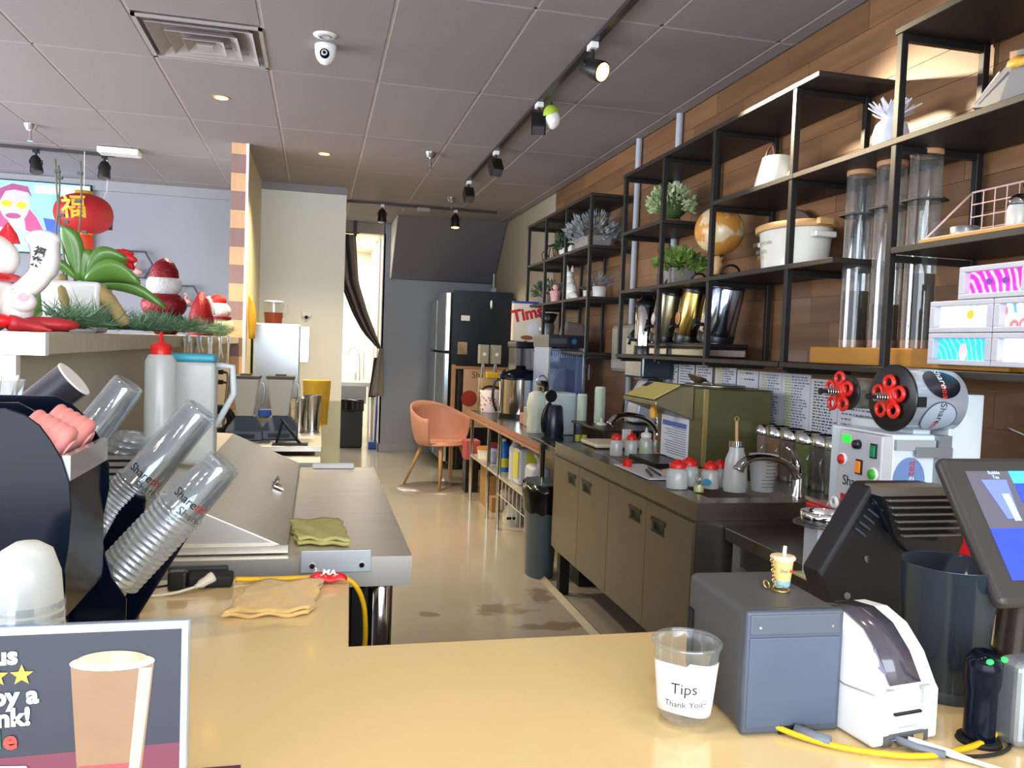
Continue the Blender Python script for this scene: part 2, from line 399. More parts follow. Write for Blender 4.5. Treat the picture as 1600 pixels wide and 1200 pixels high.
# ================================================================ refrigerated prep table on the left
pt = thing('prep_table', 'stainless steel prep table with a sloping hood lid by the front counter', 'table', (-.2, 3, 0))
MB().box(-.48,.465,-.78,.81,.845,.88).out('tabletop', steel, pt, bevel=.004)
MB().box(-.48,.467,-.785,-.78,.80,.882).box(.460,.467,-.78,.81,.80,.882).out('top_apron', steel, pt)
MB().box(-.44,.36,-.70,.78,.10,.84).out('cabinet_body', mat('dark_steel_body','#4d4a44',0.4,0.6), pt)
MB().box(.31,.345,-.735,-.70,.11,.78).out('door_gasket', black_rubber, pt)
MB().lathe([(.035,.12),(.035,.79),(.031,.795)], (.39,-.70,0), n=20).out('door_handle', chrome, pt)
for x, y in ((-.4,-.6),(.3,-.6),(-.4,.7),(.3,.7)):
    MB().lathe([(.022,0),(.022,.02),(.015,.03),(.015,.10)], (x,y,0), n=12).out('foot', steel, pt)
# sloped lid: right edge on the table, rising to the left
lid = MB()
zt = lambda x: .887 + (-.06 - x)*.45
xl = -.62; y0, y1 = -.72, .83
lid.prism([(.115,.887),(.13,.887),(.135,.895),(-.16,1.03),(-.44,1.045),(-.44,.887)], y0, y1, 'Y')
lid.out('hood_lid', steel, pt, bevel=.004)
MB().box(-.44,.135,-.735,-.722,.885,.905).out('lid_lip', steel, pt)
hp = MB(); hp.cbox((0,0,.004),(.035,.09,.005)); hp.tube([(-.012,-.025,.006),(-.012,-.025,.03),(-.012,.025,.03),(-.012,.025,.006)], .004)
hp.out('lid_handle', chrome, pt).matrix_local = pose((.07,.05,.927), 0, .43, .12)
MB().box(.17,.355,-.800,-.786,.845,.905).out('hinge_plate', mat('bright_steel','#c6ccd2',0.5,0.5), pt, bevel=.002)
for x in (.20,.33): MB().rod((x,-.80,.865),(x,-.806,.865),.007).out('screw', chrome, pt)
# ================================================================ sink bench on the right
sb_ = thing('sink_bench', 'long stainless sink cabinet with four recessed-handle doors', 'sink', (1.41, 2.79, 0))
T = .90
m = MB()                                                             # top: frame of strips around two basins
W_, D_ = .80, 1.88
bas = [(.10,.50,.12,.72),(.10,.50,.86,1.50)]                          # x0,x1,y0,y1
ys = [0,.12,.72,.86,1.50,D_]
m.box(0,.10,0,D_,T-.02,T); m.box(.50,W_,0,D_,T-.02,T)
for a, c in ((0,.12),(.72,.86),(1.50,D_)): m.box(.10,.50,a,c,T-.02,T)
m.out('worktop', dull_steel, sb_, bevel=.002, seg=1)
for x0,x1,y0,y1 in bas:
    q = MB(); q.box(x0,x1,y0,y1,T-.20,T-.195); q.box(x0,x0+.004,y0,y1,T-.2,T-.001); q.box(x1-.004,x1,y0,y1,T-.2,T-.001); q.box(x0,x1,y0,y0+.004,T-.2,T-.001); q.box(x0,x1,y1-.004,y1,T-.2,T-.001)
    q.out('basin', steel, sb_)
MB().box(-.006,0,-.004,D_,.835,T+.004).box(-.006,.475,-.006,0,.835,T+.004).out('top_apron', dull_steel, sb_, bevel=.0015, seg=1)
MB().box(.004,.72,.004,D_-.01,.26,.84).out('carcass', steel_front, sb_)
dw = [(.015,.455),(.46,.92),(.925,1.385),(1.39,1.865)]
for k, (a, c) in enumerate(dw):
    d = MB(); hy = (c-.19, c-.06) if k % 2 == 0 else (a+.06, a+.19)
    hz = (.715,.765)
    d.box(-.012,.003,a,hy[0],.28,.825).box(-.012,.003,hy[1],c,.28,.825).box(-.012,.003,hy[0],hy[1],.28,hz[0]).box(-.012,.003,hy[0],hy[1],hz[1],.825)
    o = d.out('door', steel_front, sb_)
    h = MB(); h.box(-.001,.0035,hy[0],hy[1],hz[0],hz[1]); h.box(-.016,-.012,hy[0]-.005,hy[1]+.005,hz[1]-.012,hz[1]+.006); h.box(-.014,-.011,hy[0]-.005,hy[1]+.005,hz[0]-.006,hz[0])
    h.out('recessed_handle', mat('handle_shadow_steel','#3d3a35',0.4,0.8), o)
for x in (.05,.70):
    for y in (.08, 1.80):
        MB().box(x-.03,x+.03,y-.03,y+.03,0,.262).out('leg', mat('dark_leg','#25241f',0.5,0.4), sb_)
MB().box(.0,.72,.0,.004,.26,.84).out('end_panel', dull_steel, sb_)
# low stainless bench in front of it
lb = thing('work_bench', 'low stainless work bench carrying the cup sealing machine', 'bench', (1.52,1.78,0))
MB().box(0,.70,0,1.0,.765,.812).out('bench_top', dull_steel, lb, bevel=.003)
MB().box(.03,.70,.05,.95,.68,.76).out('under_frame', mat('under_frame_steel','#6f6c64',0.4,0.8), lb)
MB().box(.05,.68,.05,.95,.25,.27).out('under_shelf', steel, lb)
for x in (.04,.66):
    for y in (.05,.95): MB().box(x-.02,x+.02,y-.02,y+.02,0,.765).out('leg', steel, lb)
# ================================================================ wire-shelf kitchen table beyond
kt = thing('kitchen_table', 'narrow kitchen table with wood-edged top and metal under shelf', 'table', (1.40, 4.98, 0))
MB().box(.0,.72,0,2.55,.815,.85).out('tabletop', mat('table_top_dark','#3a3836',0.25,0.3), kt, bevel=.003)
MB().box(-.012,0,0,2.55,.812,.852).out('edge_strip', mat('wood_edge','#a9745a',0.5,0,0.1,8), kt)
MB().box(-.008,0,0,2.55,.785,.808).out('lower_edge_strip', mat('wood_edge2','#b58469',0.5,0,0.1,8), kt)
MB().box(.02,.70,.05,2.5,.42,.44).out('under_shelf', steel, kt)
for y in (.05, 1.3, 1.72, 2.5):
    for x in (.03,.68): MB().rod((x,y,0),(x,y,.815),.016).out('leg', chrome, kt)
w = MB()
for k in range(9): w.rod((.01,.25+k*.12,.20),(.01,.25+k*.12,.42),.003, n=5)
w.rod((.01,.2,.30),(.01,1.25,.30),.003,n=5)
w.out('wire_guard', white_plastic, kt)
# worktop section between the table and the sink bench
wt = thing('corner_worktop', 'short black worktop section at the far end of the sink bench', 'counter', (1.42, 4.69, 0))
MB().box(0,.80,.0,.27,.82,.86).out('worktop', mat('black_laminate','#211f1e',0.25), wt, bevel=.003)
MB().box(.18,.78,.02,.25,0,.82).out('base_panel', mat('black_panel','#1b1b1a',0.5), wt)
# ================================================================ blender station under the ledge
bs = thing('blender_station', 'low steel blender table against the cream partition', 'table', (-.60, 4.0, 0))
MB().box(.0,.635,.55,2.0,.85,.88).out('tabletop', steel, bs, bevel=.003)
MB().box(.0,.63,.30,.55,.80,.83).out('rail', steel, bs, bevel=.003)
MB().box(.02,.60,.32,1.95,.05,.80).out('cabinet_body', steel_front, bs)
for x, y in ((.06,.4),(.56,.4),(.06,1.9),(.56,1.9)): MB().box(x-.02,x+.02,y-.02,y+.02,0,.05).out('foot', black_rubber, bs)
# ================================================================ fridges
fr_body = mat('fridge_black_side','#0e1d29',0.3,0,0.1,2)
fr_door = mat('fridge_steel_door','#aab4bb',0.18,0.9,0.05,2)
def fridge(y, label, body, w=.68, h=2.09, D=.70):
    f = thing('fridge', label, 'fridge', (1.50, y, 0), group='upright fridges on the back wall')
    MB().box(0,D,0,w,.06,h).out('cabinet', body, f, bevel=.006)
    MB().prism([(-.08,0.01),(-.02,0.0),(-.01,w),(-.08,w-.01)], 1.38, h-.03, 'Z').out('door', fr_door, f, bevel=.01)
    MB().prism([(-.08,0.01),(-.02,0.0),(-.01,w),(-.08,w-.01)], .10, 1.36, 'Z').out('door', fr_door, f, bevel=.01)
    MB().box(-.012,-.002,.005,w-.005,.1,h-.03).out('door_gasket', black_rubber, f)
    for x in (.05,D-.05):
        for yy in (.05,w-.05): MB().lathe([(.02,0),(.02,.06)], (x,yy,0), n=10).out('foot', black_rubber, f)
    return f
fn = fridge(9.30, 'tall black sided fridge with steel doors, nearer of the two', fr_body)
MB().box(.0,.70,-.004,0,.07,2.08).out('side_panel', fr_body, fn)
fridge(10.02, 'steel doored fridge farther back beside the grey wall', mat('fridge_grey','#595d60',0.35,0.3), w=.70, h=2.03)
# magnets and notes on the fridge side
tag(MB().ball((1.95,9.2885,1.94),(.013,.01,.05)).out('fridge_magnet', white_gloss), 'white oval magnet on the black fridge side', 'magnet')
tag(MB().box(1.60,1.70,9.285,9.292,1.74,1.80).out('paper_note', paper), 'small white paper note on the black fridge side', 'note')
n2 = thing('clip_holder','beige clip holder with a wooden peg on the black fridge side','holder',(1.63,9.285,1.42))
MB().box(-.06,.05,-.012,.01,-.07,.07).out('holder_body', mat('beige_card','#b3a488',0.6), n2, bevel=.004)
MB().bar((-.05,-.018,.06),(.04,-.018,-.05),.016,.008).out('peg', wood_light, n2)
# ================================================================ things on the wall shelves
def leafy(parent, c, r, n, size, m_, name='foliage', up=0.3, zs=1.0, w=.45, seed=1):
    rr = random.Random(seed); q = MB()
    for _ in range(n):
        while True:
            d = Vector((rr.uniform(-1,1), rr.uniform(-1,1), rr.uniform(-.35,1)))
            if .3 < d.length < 1: break
        p = Vector(c) + Vector((d.x*r, d.y*r, d.z*r*zs))
        t = (d.normalized() + Vector((rr.uniform(-.6,.6), rr.uniform(-.6,.6), rr.uniform(-.2,.6)+up))).normalized()
        s = t.orthogonal().normalized(); s = Matrix.Rotation(rr.uniform(0,6.28), 3, t) @ s; nn = t.cross(s)
        L = size*rr.uniform(.7,1.25); ww = L*w
        q.add([p, p+t*L*.45+s*ww*.5+nn*L*.08, p+t*L, p+t*L*.45-s*ww*.5+nn*L*.08, p+t*L*.5-nn*L*.03], [(0,1,4),(1,2,4),(2,3,4),(3,0,4)])
    o = q.out(name, m_, parent, kind='stuff'); return o
def planter(name, label, loc, w, d, h, pm, lm, lr, n, size, zs=.7, round_=False, seed=1, cat='plant', taper=.85, lw=.45, group=None):
    t = thing(name, label, cat, loc, group=group)
    q = MB()
    if round_: q.lathe([(w/2*taper,0),(w/2,h),(w/2*.88,h),(w/2*.86,h*.85)], n=20)
    else:
        a = w/2; b_ = d/2; k = taper
        q.add([(-a*k,-b_*k,0),(a*k,-b_*k,0),(a*k,b_*k,0),(-a*k,b_*k,0),(-a,-b_,h),(a,-b_,h),(a,b_,h),(-a,b_,h)], [(3,2,1,0),(4,5,6,7),(0,1,5,4),(1,2,6,5),(2,3,7,6),(3,0,4,7)])
    q.out('pot', pm, t, bevel=0 if round_ else .004)
    (MB().lathe([(w*.40,h*.9),(w*.3,h*.97),(0.001,h)], n=16) if round_ else MB().box(-w*.42,w*.42,-d*.42,d*.42,h,h+.004)).out('soil', mat('potting_soil','#3b2b1e',0.9), t)
    leafy(t, (0,0,h+lr*.2*zs), lr, n, size, lm, zs=zs, seed=seed, w=lw)
    return t
grey_pot = mat('grey_stone_pot','#8c8782',0.7,0,0.08,20); white_pot = mat('white_pot','#d9d8d3',0.5)
dk_green = mat('dark_leaves','#2c4a31',0.5,0,0.3,40); grey_leaf = mat('grey_leaves','#8d9395',0.6,0,0.25,40)
box_leaf = mat('boxwood_leaves','#6f9140',0.5,0,0.4,50,col2='#cfd8b0'); succ = mat('succulent_leaves','#3c6a30',0.45,0,0.3,30,col2='#86a045')
Zt, Zm, Zl, Zb = 2.591, 2.221, 1.851, 1.446
tr_ = thing('terrarium','small wire terrarium with trailing leaves on the far shelf, second tier','terrarium',(2.02,7.08,Zm))
q = MB()
for k in range(6):
    a = k*PI/3; q.tube([(.07*math.cos(a),.07*math.sin(a),.0),(.09*math.cos(a),.09*math.sin(a),.08),(.03*math.cos(a),.03*math.sin(a),.16)], .004, n=5)
q.torus((0,0,.004),.07,.004,m=5); q.torus((0,0,.16),.03,.004,m=5); q.out('wire_frame', black_metal, tr_)
leafy(tr_, (0,0,.03), .06, 40, .04, dk_green, zs=.7)
planter('potted_plant','dark green foliage in a long white planter on the far shelf', (2.02,6.45,Zm), .14, .36, .075, white_pot, dk_green, .15, 220, .055, .65, seed=2)
planter('potted_plant','bushy silvery grey shrub in a grey bowl on the far shelf', (2.01,5.92,Zm), .20, .34, .09, grey_pot, grey_leaf, .20, 420, .055, .75, seed=3)
planter('potted_plant','grey-green shrub in a pale stone box beside the pink figure pot', (2.02,7.12,Zl), .13, .34, .09, grey_pot, mat('sage_leaves','#5e6f56',0.6,0,0.3,40), .14, 240, .045, .7, seed=4)
planter('potted_succulent','small white pot of round succulent, left of the pair near the shelf end', (2.04,6.06,Zl), .085, .085, .07, white_pot, dk_green, .055, 50, .03, .8, True, 5)
planter('potted_succulent','small white pot with spiky grey succulent, right of the pair near the shelf end', (2.04,5.80,Zl), .11, .11, .085, white_pot, grey_leaf, .07, 50, .07, .8, True, 6, lw=.2)
pk = thing('figure_pot','pink pot shaped like a small figure beside the white fox','pot',(1.98,6.76,Zl))
pkm = mat('pink_ceramic','#dba3a4',0.4)
MB().lathe([(.035,0),(.05,.1),(.045,.105)], n=16).out('pot', pkm, pk); MB().ball((0,0,.135),(.028,.028,.03)).out('head', pkm, pk)
MB().rod((0,-.03,.11),(0,-.05,.06),.009).rod((0,.03,.11),(0,.05,.06),.009).out('arms', pkm, pk)
fx = thing('fox_statue','white ceramic sitting fox statue on the far wall shelf','statue',(2.02,6.45,Zl))
wc = white_gloss
q = MB(); q.ball((0,.02,.085),(.06,.10,.085)); q.ball((0,.045,.15),(.045,.055,.07)); q.tube([(0,.05,.17),(0,.06,.21)],.035)
q.tube([(0,-.06,.05),(0,-.13,.035),(0,-.17,.03)],.03,rads=[.04,.03,.012],sub=1)
for x in (-.03,.03): q.tube([(x,.09,.12),(x,.10,.0)],.014)
q.out('body', wc, fx)
q = MB(); q.ball((0,.07,.225),(.04,.05,.038)); q.tube([(0,.10,.22),(0,.145,.205)],.02,rads=[.025,.008]); q.out('head', wc, fx)
for x in (-.022,.022): MB().lathe([(.018,0),(.012,.03),(.001,.055)], (x,.05,.25), n=10).out('ear', wc, fx)
# topiary ball
tp = thing('topiary_ball','round variegated topiary ball in a terracotta dish','plant',(2.04,4.58,Zm))
MB().lathe([(.05,0),(.075,.03),(.07,.035)], n=18).out('dish', mat('terracotta','#9c5b3a',0.7), tp)
leafy(tp, (0,0,.125), .135, 650, .035, box_leaf, zs=.85, seed=8, w=.6)
MB().rod((0,0,.02),(0,0,.12),.03).out('stem', mat('moss_core','#3f5528',0.9), tp)
MB().ball((0,0,.13),(.10,.10,.09)).out('core', mat('moss_core','#3f5528',0.9), tp)
planter('potted_succulent','plump green succulent in a square grey pot left of the globe', (2.02,4.38,Zl), .14, .14, .10, grey_pot, succ, .12, 150, .06, .6, False, 9, lw=.75)
# globe
gb = thing('globe','tan antique style globe on a wooden stand','globe',(2.03,3.93,Zl))
gm = mat('globe_map','#c98a3c',0.35,0,0.1,3,col2='#d9c29a',coat=.3)
cr = gm.node_tree.nodes.new('ShaderNodeValToRGB'); nzn = [n for n in gm.node_tree.nodes if n.type=='TEX_NOISE'][0]; mxn=[n for n in gm.node_tree.nodes if n.type=='MIX'][0]
nzn.inputs['Scale'].default_value = 9; cr.color_ramp.elements[0].position=.50; cr.color_ramp.elements[1].position=.54
gm.node_tree.links.new(nzn.outputs[0], cr.inputs[0]); gm.node_tree.links.new(cr.outputs[0], mxn.inputs[0])
MB().ball((0,0,.26),.128,n=32,m=20).out('sphere', gm, gb)
MB().torus((0,0,.26),.138,.006,n=28,m=6,mt=pose((0,0,0)) @ Matrix.Translation((0,0,.26)) @ Matrix.Rotation(PI/2,4,'Y') @ Matrix.Translation((0,0,-.26)),a0=-PI*.1,a1=PI*.95).out('meridian_arm', mat('dark_bronze','#3a2c22',0.4,0.6), gb)
MB().lathe([(.075,0),(.07,.015),(.025,.03),(.018,.06),(.03,.08),(.02,.10),(.03,.125),(.012,.13)], n=20).out('stand', wood_light, gb)
# kettle / watering can
kk = thing('watering_can','white watering can with a tall copper handle','watering can',(2.03,3.40,Zm))
MB().lathe([(.095,0),(.098,.03),(.068,.155),(.064,.158)], n=26).out('body', mat('cream_enamel','#ecebe0',0.3,coat=.4), kk)
cop = mat('copper_rose','#b58a72',0.3,0.8)
MB().tube([(0,.085,.05),(0,.115,.10),(0,.10,.20),(0,.05,.235),(0,.03,.20),(0,.03,.157)],.007,sub=2).out('handle', cop, kk)
MB().tube([(0,-.08,.03),(0,-.13,.08),(0,-.16,.15)],.01,sub=1,rads=[.014,.009,.006]).out('spout', mat('cream_enamel','#ecebe0',0.3), kk)
# bread bin
bb = thing('bread_bin','white enamel bin with a pale wooden lid','bin',(2.06,3.27,Zl))
bw = mat('bin_enamel','#e6e3da',0.3,coat=.4)
MB().lathe([(.15,0),(.165,.17),(.168,.172)], n=36, sx=.8, sy=1.22).out('bin_body', bw, bb)
MB().lathe([(.182,.172),(.186,.176),(.186,.198),(.178,.203),(.0005,.205)], n=36, sx=.8, sy=1.22).out('lid', wood_light, bb)
for s in (-1,1): MB().box(-.05,.05,s*.19,s*.235,.125,.15).out('handle', bw, bb, bevel=.006)
MB().cbox((-.01,-.235,.19),(.07,.03,.03)).out('lid_grip', wood_light, bb, bevel=.005)
lm_ = frame((-.1315,.055,.088),(0,-1,0),(-1,0,.07))
lettering('GOOD KITCHEN', .021, mat('faded_print','#8d8468',0.7), lm_ @ Matrix.Translation((0,.03,.004)), bb, wrap=.55)
lettering('BREAD\nBIN', .026, mat('faded_print','#8d8468',0.7), lm_ @ Matrix.Translation((0,-.02,.004)), bb, wrap=.55)
tag(MB().lathe([(.155,0),(.16,.006),(.155,.012)], n=40, mt=pose((2.215,3.50,Zl+.158),0,PI/2-.14,0)).out('round_board', mat('grey_brown_board','#5c4a40',0.6)), 'round dark board leaning on the wall behind the white bin', 'board')
# pineapple
pa = thing('pineapple_ornament','white ceramic pineapple ornament beside the shelf upright','ornament',(2.05,2.66,Zm))
pm_ = mat('white_bisque','#dfe3f2',0.4,0,0.05,40,bump=.4)
MB().lathe([(.04,0),(.062,.04),(.066,.08),(.055,.12),(.03,.145)], n=18).out('body', pm_, pa)
q = MB(); rr = random.Random(4)
for k in range(22):
    a = k*2.4; rad = .012+.0012*k; h = .09 - .002*k
    p = Vector((0,0,.135)); t = Vector((math.cos(a)*rad*3, math.sin(a)*rad*3, h)); s = Vector((-math.sin(a),math.cos(a),0))*.014
    q.add([p-s, p+s, p+t*.6+s*.9+Vector((math.cos(a),math.sin(a),0))*.004, p+t, p+t*.6-s*.9], [(0,1,2,3,4)])
q.out('crown', pm_, pa, solid=.004)
# tall tubes on wood block
tag(MB().box(1.94,2.20,1.95,2.93,1.447,1.512).out('wood_block', mat('honey_wood_block','#b07a2c',0.45,0,0.15,8,stretch=(2,1,6)), bevel=.004), 'long honey coloured wood block under the tall tubes', 'block')
tea = mat('tea_leaves','#3c2a1c',0.9,0,0.5,120,bump=.5)
tl_ = ['tall clear tube of dark tea leaves, first of three on the wood block, farthest', 'tall clear tube of dark tea leaves, middle of three on the wood block', 'tall clear tube of dark tea leaves, nearest of three, right of the black upright']
for k, (ty, lvl) in enumerate(((2.80,.22),(2.625,.16),(2.45,.26))):
    R_ = .052
    t = thing('tube_canister', tl_[k], 'canister', (2.04,ty,1.512), group='tall tea tubes')
    MB().lathe([(R_,.0),(R_,.665)], n=28, closed=False).out('tube', clear_glass, t)
    MB().lathe([(R_-.003,.668),(R_+.002,.67),(R_+.002,.69),(R_-.003,.694)], n=28).out('cork_lid', mat('tan_cap','#b98a63',0.6), t)
    MB().lathe([(R_-.002,.0),(R_-.002,.03)], n=28).out('base', mat('tan_base','#9a6a44',0.6), t)
    MB().lathe([(R_-.004,.03),(R_-.004,lvl)], n=24).out('tea', tea, t)
    hx = [(.075*math.cos(a*PI/3+PI/6), .085*math.sin(a*PI/3+PI/6)) for a in range(6)]
    MB().prism(hx,.512,.518,'Z').out('hex_collar', black_metal, t)
# low-poly animal figure top right
lp = thing('paper_animal_head','grey faceted animal figure with pale and yellow facets on the nearest shelf','ornament',(2.05,1.92,Zm))
g1 = mat('facet_grey','#63676e',0.6,0,0.05,4); g2 = mat('facet_dark','#23272c',0.6); g3 = mat('facet_pale','#b9bfc4',0.6); g4 = mat('facet_yellow','#d9a23c',0.6)
q = MB(); q.add([(-.12,.22,.03),(-.13,.05,.14),(-.10,-.12,.18),(.10,-.12,.18),(.11,.05,.14),(.08,.22,.03),(0,.25,.0),(-.12,-.2,0),(.12,-.2,0),(-.14,.1,0),(.14,.1,0)],
    [(0,1,9),(1,2,7,9),(0,5,4,1),(1,4,3,2),(5,10,4),(4,10,8,3),(2,3,8,7),(6,0,9),(6,5,0),(6,10,5),(9,7,8,10,6)]); q.out('lower_body', g1, lp)
q = MB(); q.add([(-.13,.03,.20),(-.16,-.08,.33),(-.10,-.2,.36),(-.10,-.2,.15),(0,.10,.24),(.10,0,.3),(.1,-.2,.33),(.1,-.2,.15),(-.11,.0,.45)],
    [(0,1,2,3),(0,4,1),(4,5,8),(1,4,8),(5,6,2,8),(5,7,6),(0,3,7,4),(4,7,5),(1,8,2),(3,2,6,7)]); q.out('upper_body', g3, lp)
q = MB(); q.add([(-.135,.02,.19),(-.15,-.06,.28),(-.12,-.18,.28),(-.12,-.18,.12),(-.10,.02,.14)],[(0,1,2,3,4)]); q.out('dark_facet', g2, lp, solid=.006)
q = MB(); q.lathe([(.0001,0),(.03,.002),(.0001,.004)], n=10, sx=.7, sy=1.1, mt=pose((-.145,.03,.105),0,-1.25,.3)); q.out('yellow_facet', g4, lp)
q = MB(); q.add([(-.128,.20,.035),(-.14,.10,.10),(-.142,.10,.092)],[(0,1,2)]); q.out('pale_edge', g3, lp, solid=.004)
# wire basket with jars
wb = thing('wire_basket','pink wire basket with an angled front on the nearest shelf','basket',(1.98,2.02,Zl))
pw = mat('pink_wire','#d8b3b0',0.4); q = MB()
MB().box(-.075,.09,-.30,.28,.001,.014).out('base_board', mat('basket_wood','#c08a3c',0.5), wb)
for k in range(12):
    y = -.28 + k*.046; q.rod((.07,y,.014),(.07,y,.17),.0022,n=5)
for z in (.05,.09,.13,.17): q.rod((.07,-.28,z),(.07,.226,z),.0022 if z<.17 else .0035,n=5)
for y in (-.28,.226): q.tube([(-.07,y+.035,.014),(.07,y,.17)],.0035,n=6); 
q.rod((-.07,-.245,.014),(-.07,.261,.014),.0035,n=6)
q.out('wire_frame', pw, wb)
q = MB(); q.lathe([(.04,0),(.042,.028),(.038,.03),(.03,.03)], n=20)
tag(q.out('metal_tin', mat('aluminium_tin','#c9cdc9',0.3,0.9)), 'shallow round metal tin in the pink wire basket', 'tin').location = (1.96,2.17,Zl+.014)
for k, y in enumerate((2.0,1.90)):
    t = thing('spice_jar', ('clear jar with a domed steel lid in the pink basket, next to the tin','clear jar with a domed lid in the pink basket, nearest the frame edge')[k], 'jar', (1.99,y,Zl+.014), group='jars in the pink basket')
    MB().lathe([(.028,0),(.031,.01),(.031,.06),(.027,.072)], n=18).out('body', frosted, t)
    MB().ball((0,0,.075),(.031,.031,.032),z0=0).out('dome_lid', chrome, t); MB().lathe([(.026,.002),(.027,.05)], n=14).out('contents', mat('pale_powder','#d8c7a8',0.9), t)
iv = thing('ivy_plant','dark ivy in a hanging black handled basket behind the pink wire basket','plant',(2.14,1.90,Zl))
MB().lathe([(.05,0),(.07,.07)], n=14).out('pot', mat('striped_pot','#8a8a88',0.6), iv)
leafy(iv, (0,.02,.12), .13, 260, .045, mat('ivy_leaves','#33503a',0.45,0,0.35,30), zs=.6, seed=12, w=.7)
q = MB(); q.rod((0,.10,.02),(0,.0,.33),.003,n=5); q.rod((0,-.12,.02),(0,0,.33),.003,n=5); q.out('hanger', black_metal, iv)
MB().rod((0,.055,.335),(0,-.06,.315),.012).out('handle', black_plastic, iv)
leafy(thing('green_sprig','yellow-green leafy sprig hanging at the right shelf edge','plant',(2.04,1.76,2.08)), (0,-.02,-.0), .10, 220, .035, box_leaf, zs=1.2, seed=14)
# lit picture boxes
def pic_mat(name, cols, scale=30, kind='WAVE'):
    m = bpy.data.materials.new(name); m.use_nodes = True; nt = m.node_tree; b = nt.nodes['Principled BSDF']
    tc = nt.nodes.new('ShaderNodeTexCoord'); tx = nt.nodes.new('ShaderNodeTexWave' if kind=='WAVE' else 'ShaderNodeTexVoronoi'); tx.inputs['Scale'].default_value = scale
    if kind == 'WAVE': tx.wave_type = 'RINGS'; tx.inputs['Distortion'].default_value = 5
    nt.links.new(tc.outputs['Object'], tx.inputs['Vector']); r = nt.nodes.new('ShaderNodeValToRGB'); nt.links.new(tx.outputs[0], r.inputs[0])
    el = r.color_ramp.elements; el[0].color = srgb(cols[0]); el[1].color = srgb(cols[-1])
    for i, c in enumerate(cols[1:-1]): e = el.new((i+1)/(len(cols)-1)); e.color = srgb(c)
    nt.links.new(r.outputs[0], b.inputs['Base Color']); nt.links.new(r.outputs[0], b.inputs['Emission Color']); b.inputs['Emission Strength'].default_value = .42; return m
pics = [('white framed lit box with a cyan rayed picture, bottom left of the five', 2.228, 1.448+.014, pic_mat('cyan_picture',['#16b9e0','#39dff0','#0d7fc4','#8fefff'],16), 0),
 ('white framed lit box with a white and grey picture, bottom right of the five', 1.975, 1.448+.014, pic_mat('white_picture',['#ffffff','#f3f0ff','#ffffff'],9), 1),
 ('white framed lit box with pale blue and cream picture, second row left', 2.228, 1.562, pic_mat('pale_picture',['#eef6ff','#b9c3df','#f4ecd0','#ffffff','#bfe8e0'],22,'V'), 2),
 ('white framed lit box with red and blue splashes, second row right', 1.975, 1.562, pic_mat('splash_picture',['#fff4f6','#e0484e','#ffffff','#2f8fd8','#ffe37a'],18,'V'), 3),
 ('white framed lit box with a hot pink picture, alone on the top row', 2.115, 1.662, pic_mat('pink_picture',['#ff1fb8','#d81b9c','#ff6ad2','#ffd0f0'],13), 4)]
bm_ = mat('picture_frame_white','#b4b7c4',0.4)
for lab, yL, z0, pm2, k in pics:
    t = thing('picture_box', lab, 'picture', (1.90, yL, z0), group='lit picture boxes')
    w_, h_ = .25, .098
    MB().box(0,.07,-w_,0,0,.016).box(0,.07,-w_,0,h_-.016,h_).box(0,.07,-.022,0,.016,h_-.016).box(0,.07,-w_,-w_+.022,.016,h_-.016).out('frame', bm_, t, bevel=.002)
    MB().box(.022,.07,-w_+.022,-.022,.016,h_-.016).out('picture', pm2, t)
    q = MB(); cm = [ '#e9c6cf','#57506e','#e8c23c','#6f6a8c','#7a3aa0'][k]
    c0 = -.125
    if k == 0: q.lathe([(.0001,0),(.018,.001)],(0,0,0),n=14,sx=.9,sy=1.5,mt=frame((.0215,c0,.040),(0,-1,0),(-1,0,0)))
    elif k == 1: q.lathe([(.0001,0),(.028,.001)],n=9,sx=1.2,sy=.8,mt=frame((.0215,c0-.01,.048),(0,-1,0),(-1,0,0)))
    elif k == 2: q.lathe([(.0001,0),(.014,.001)],n=12,mt=frame((.0215,c0-.02,.055),(0,-1,0),(-1,0,0)))
    elif k == 3: q.lathe([(.0001,0),(.03,.001)],n=16,sy=.6,mt=frame((.0215,c0-.02,.040),(0,-1,0),(-1,0,0)))
    else:
        for yy in (-.03,.03): q.lathe([(.0001,0),(.013,.001)],n=14,sy=.8,mt=frame((.0215,c0+yy,.05),(0,-1,0),(-1,0,0)))
    q.out('motif', mat('motif_%s'%['rose','slate','gold','mauve','plum'][k], cm, .5, emit=.2), t)
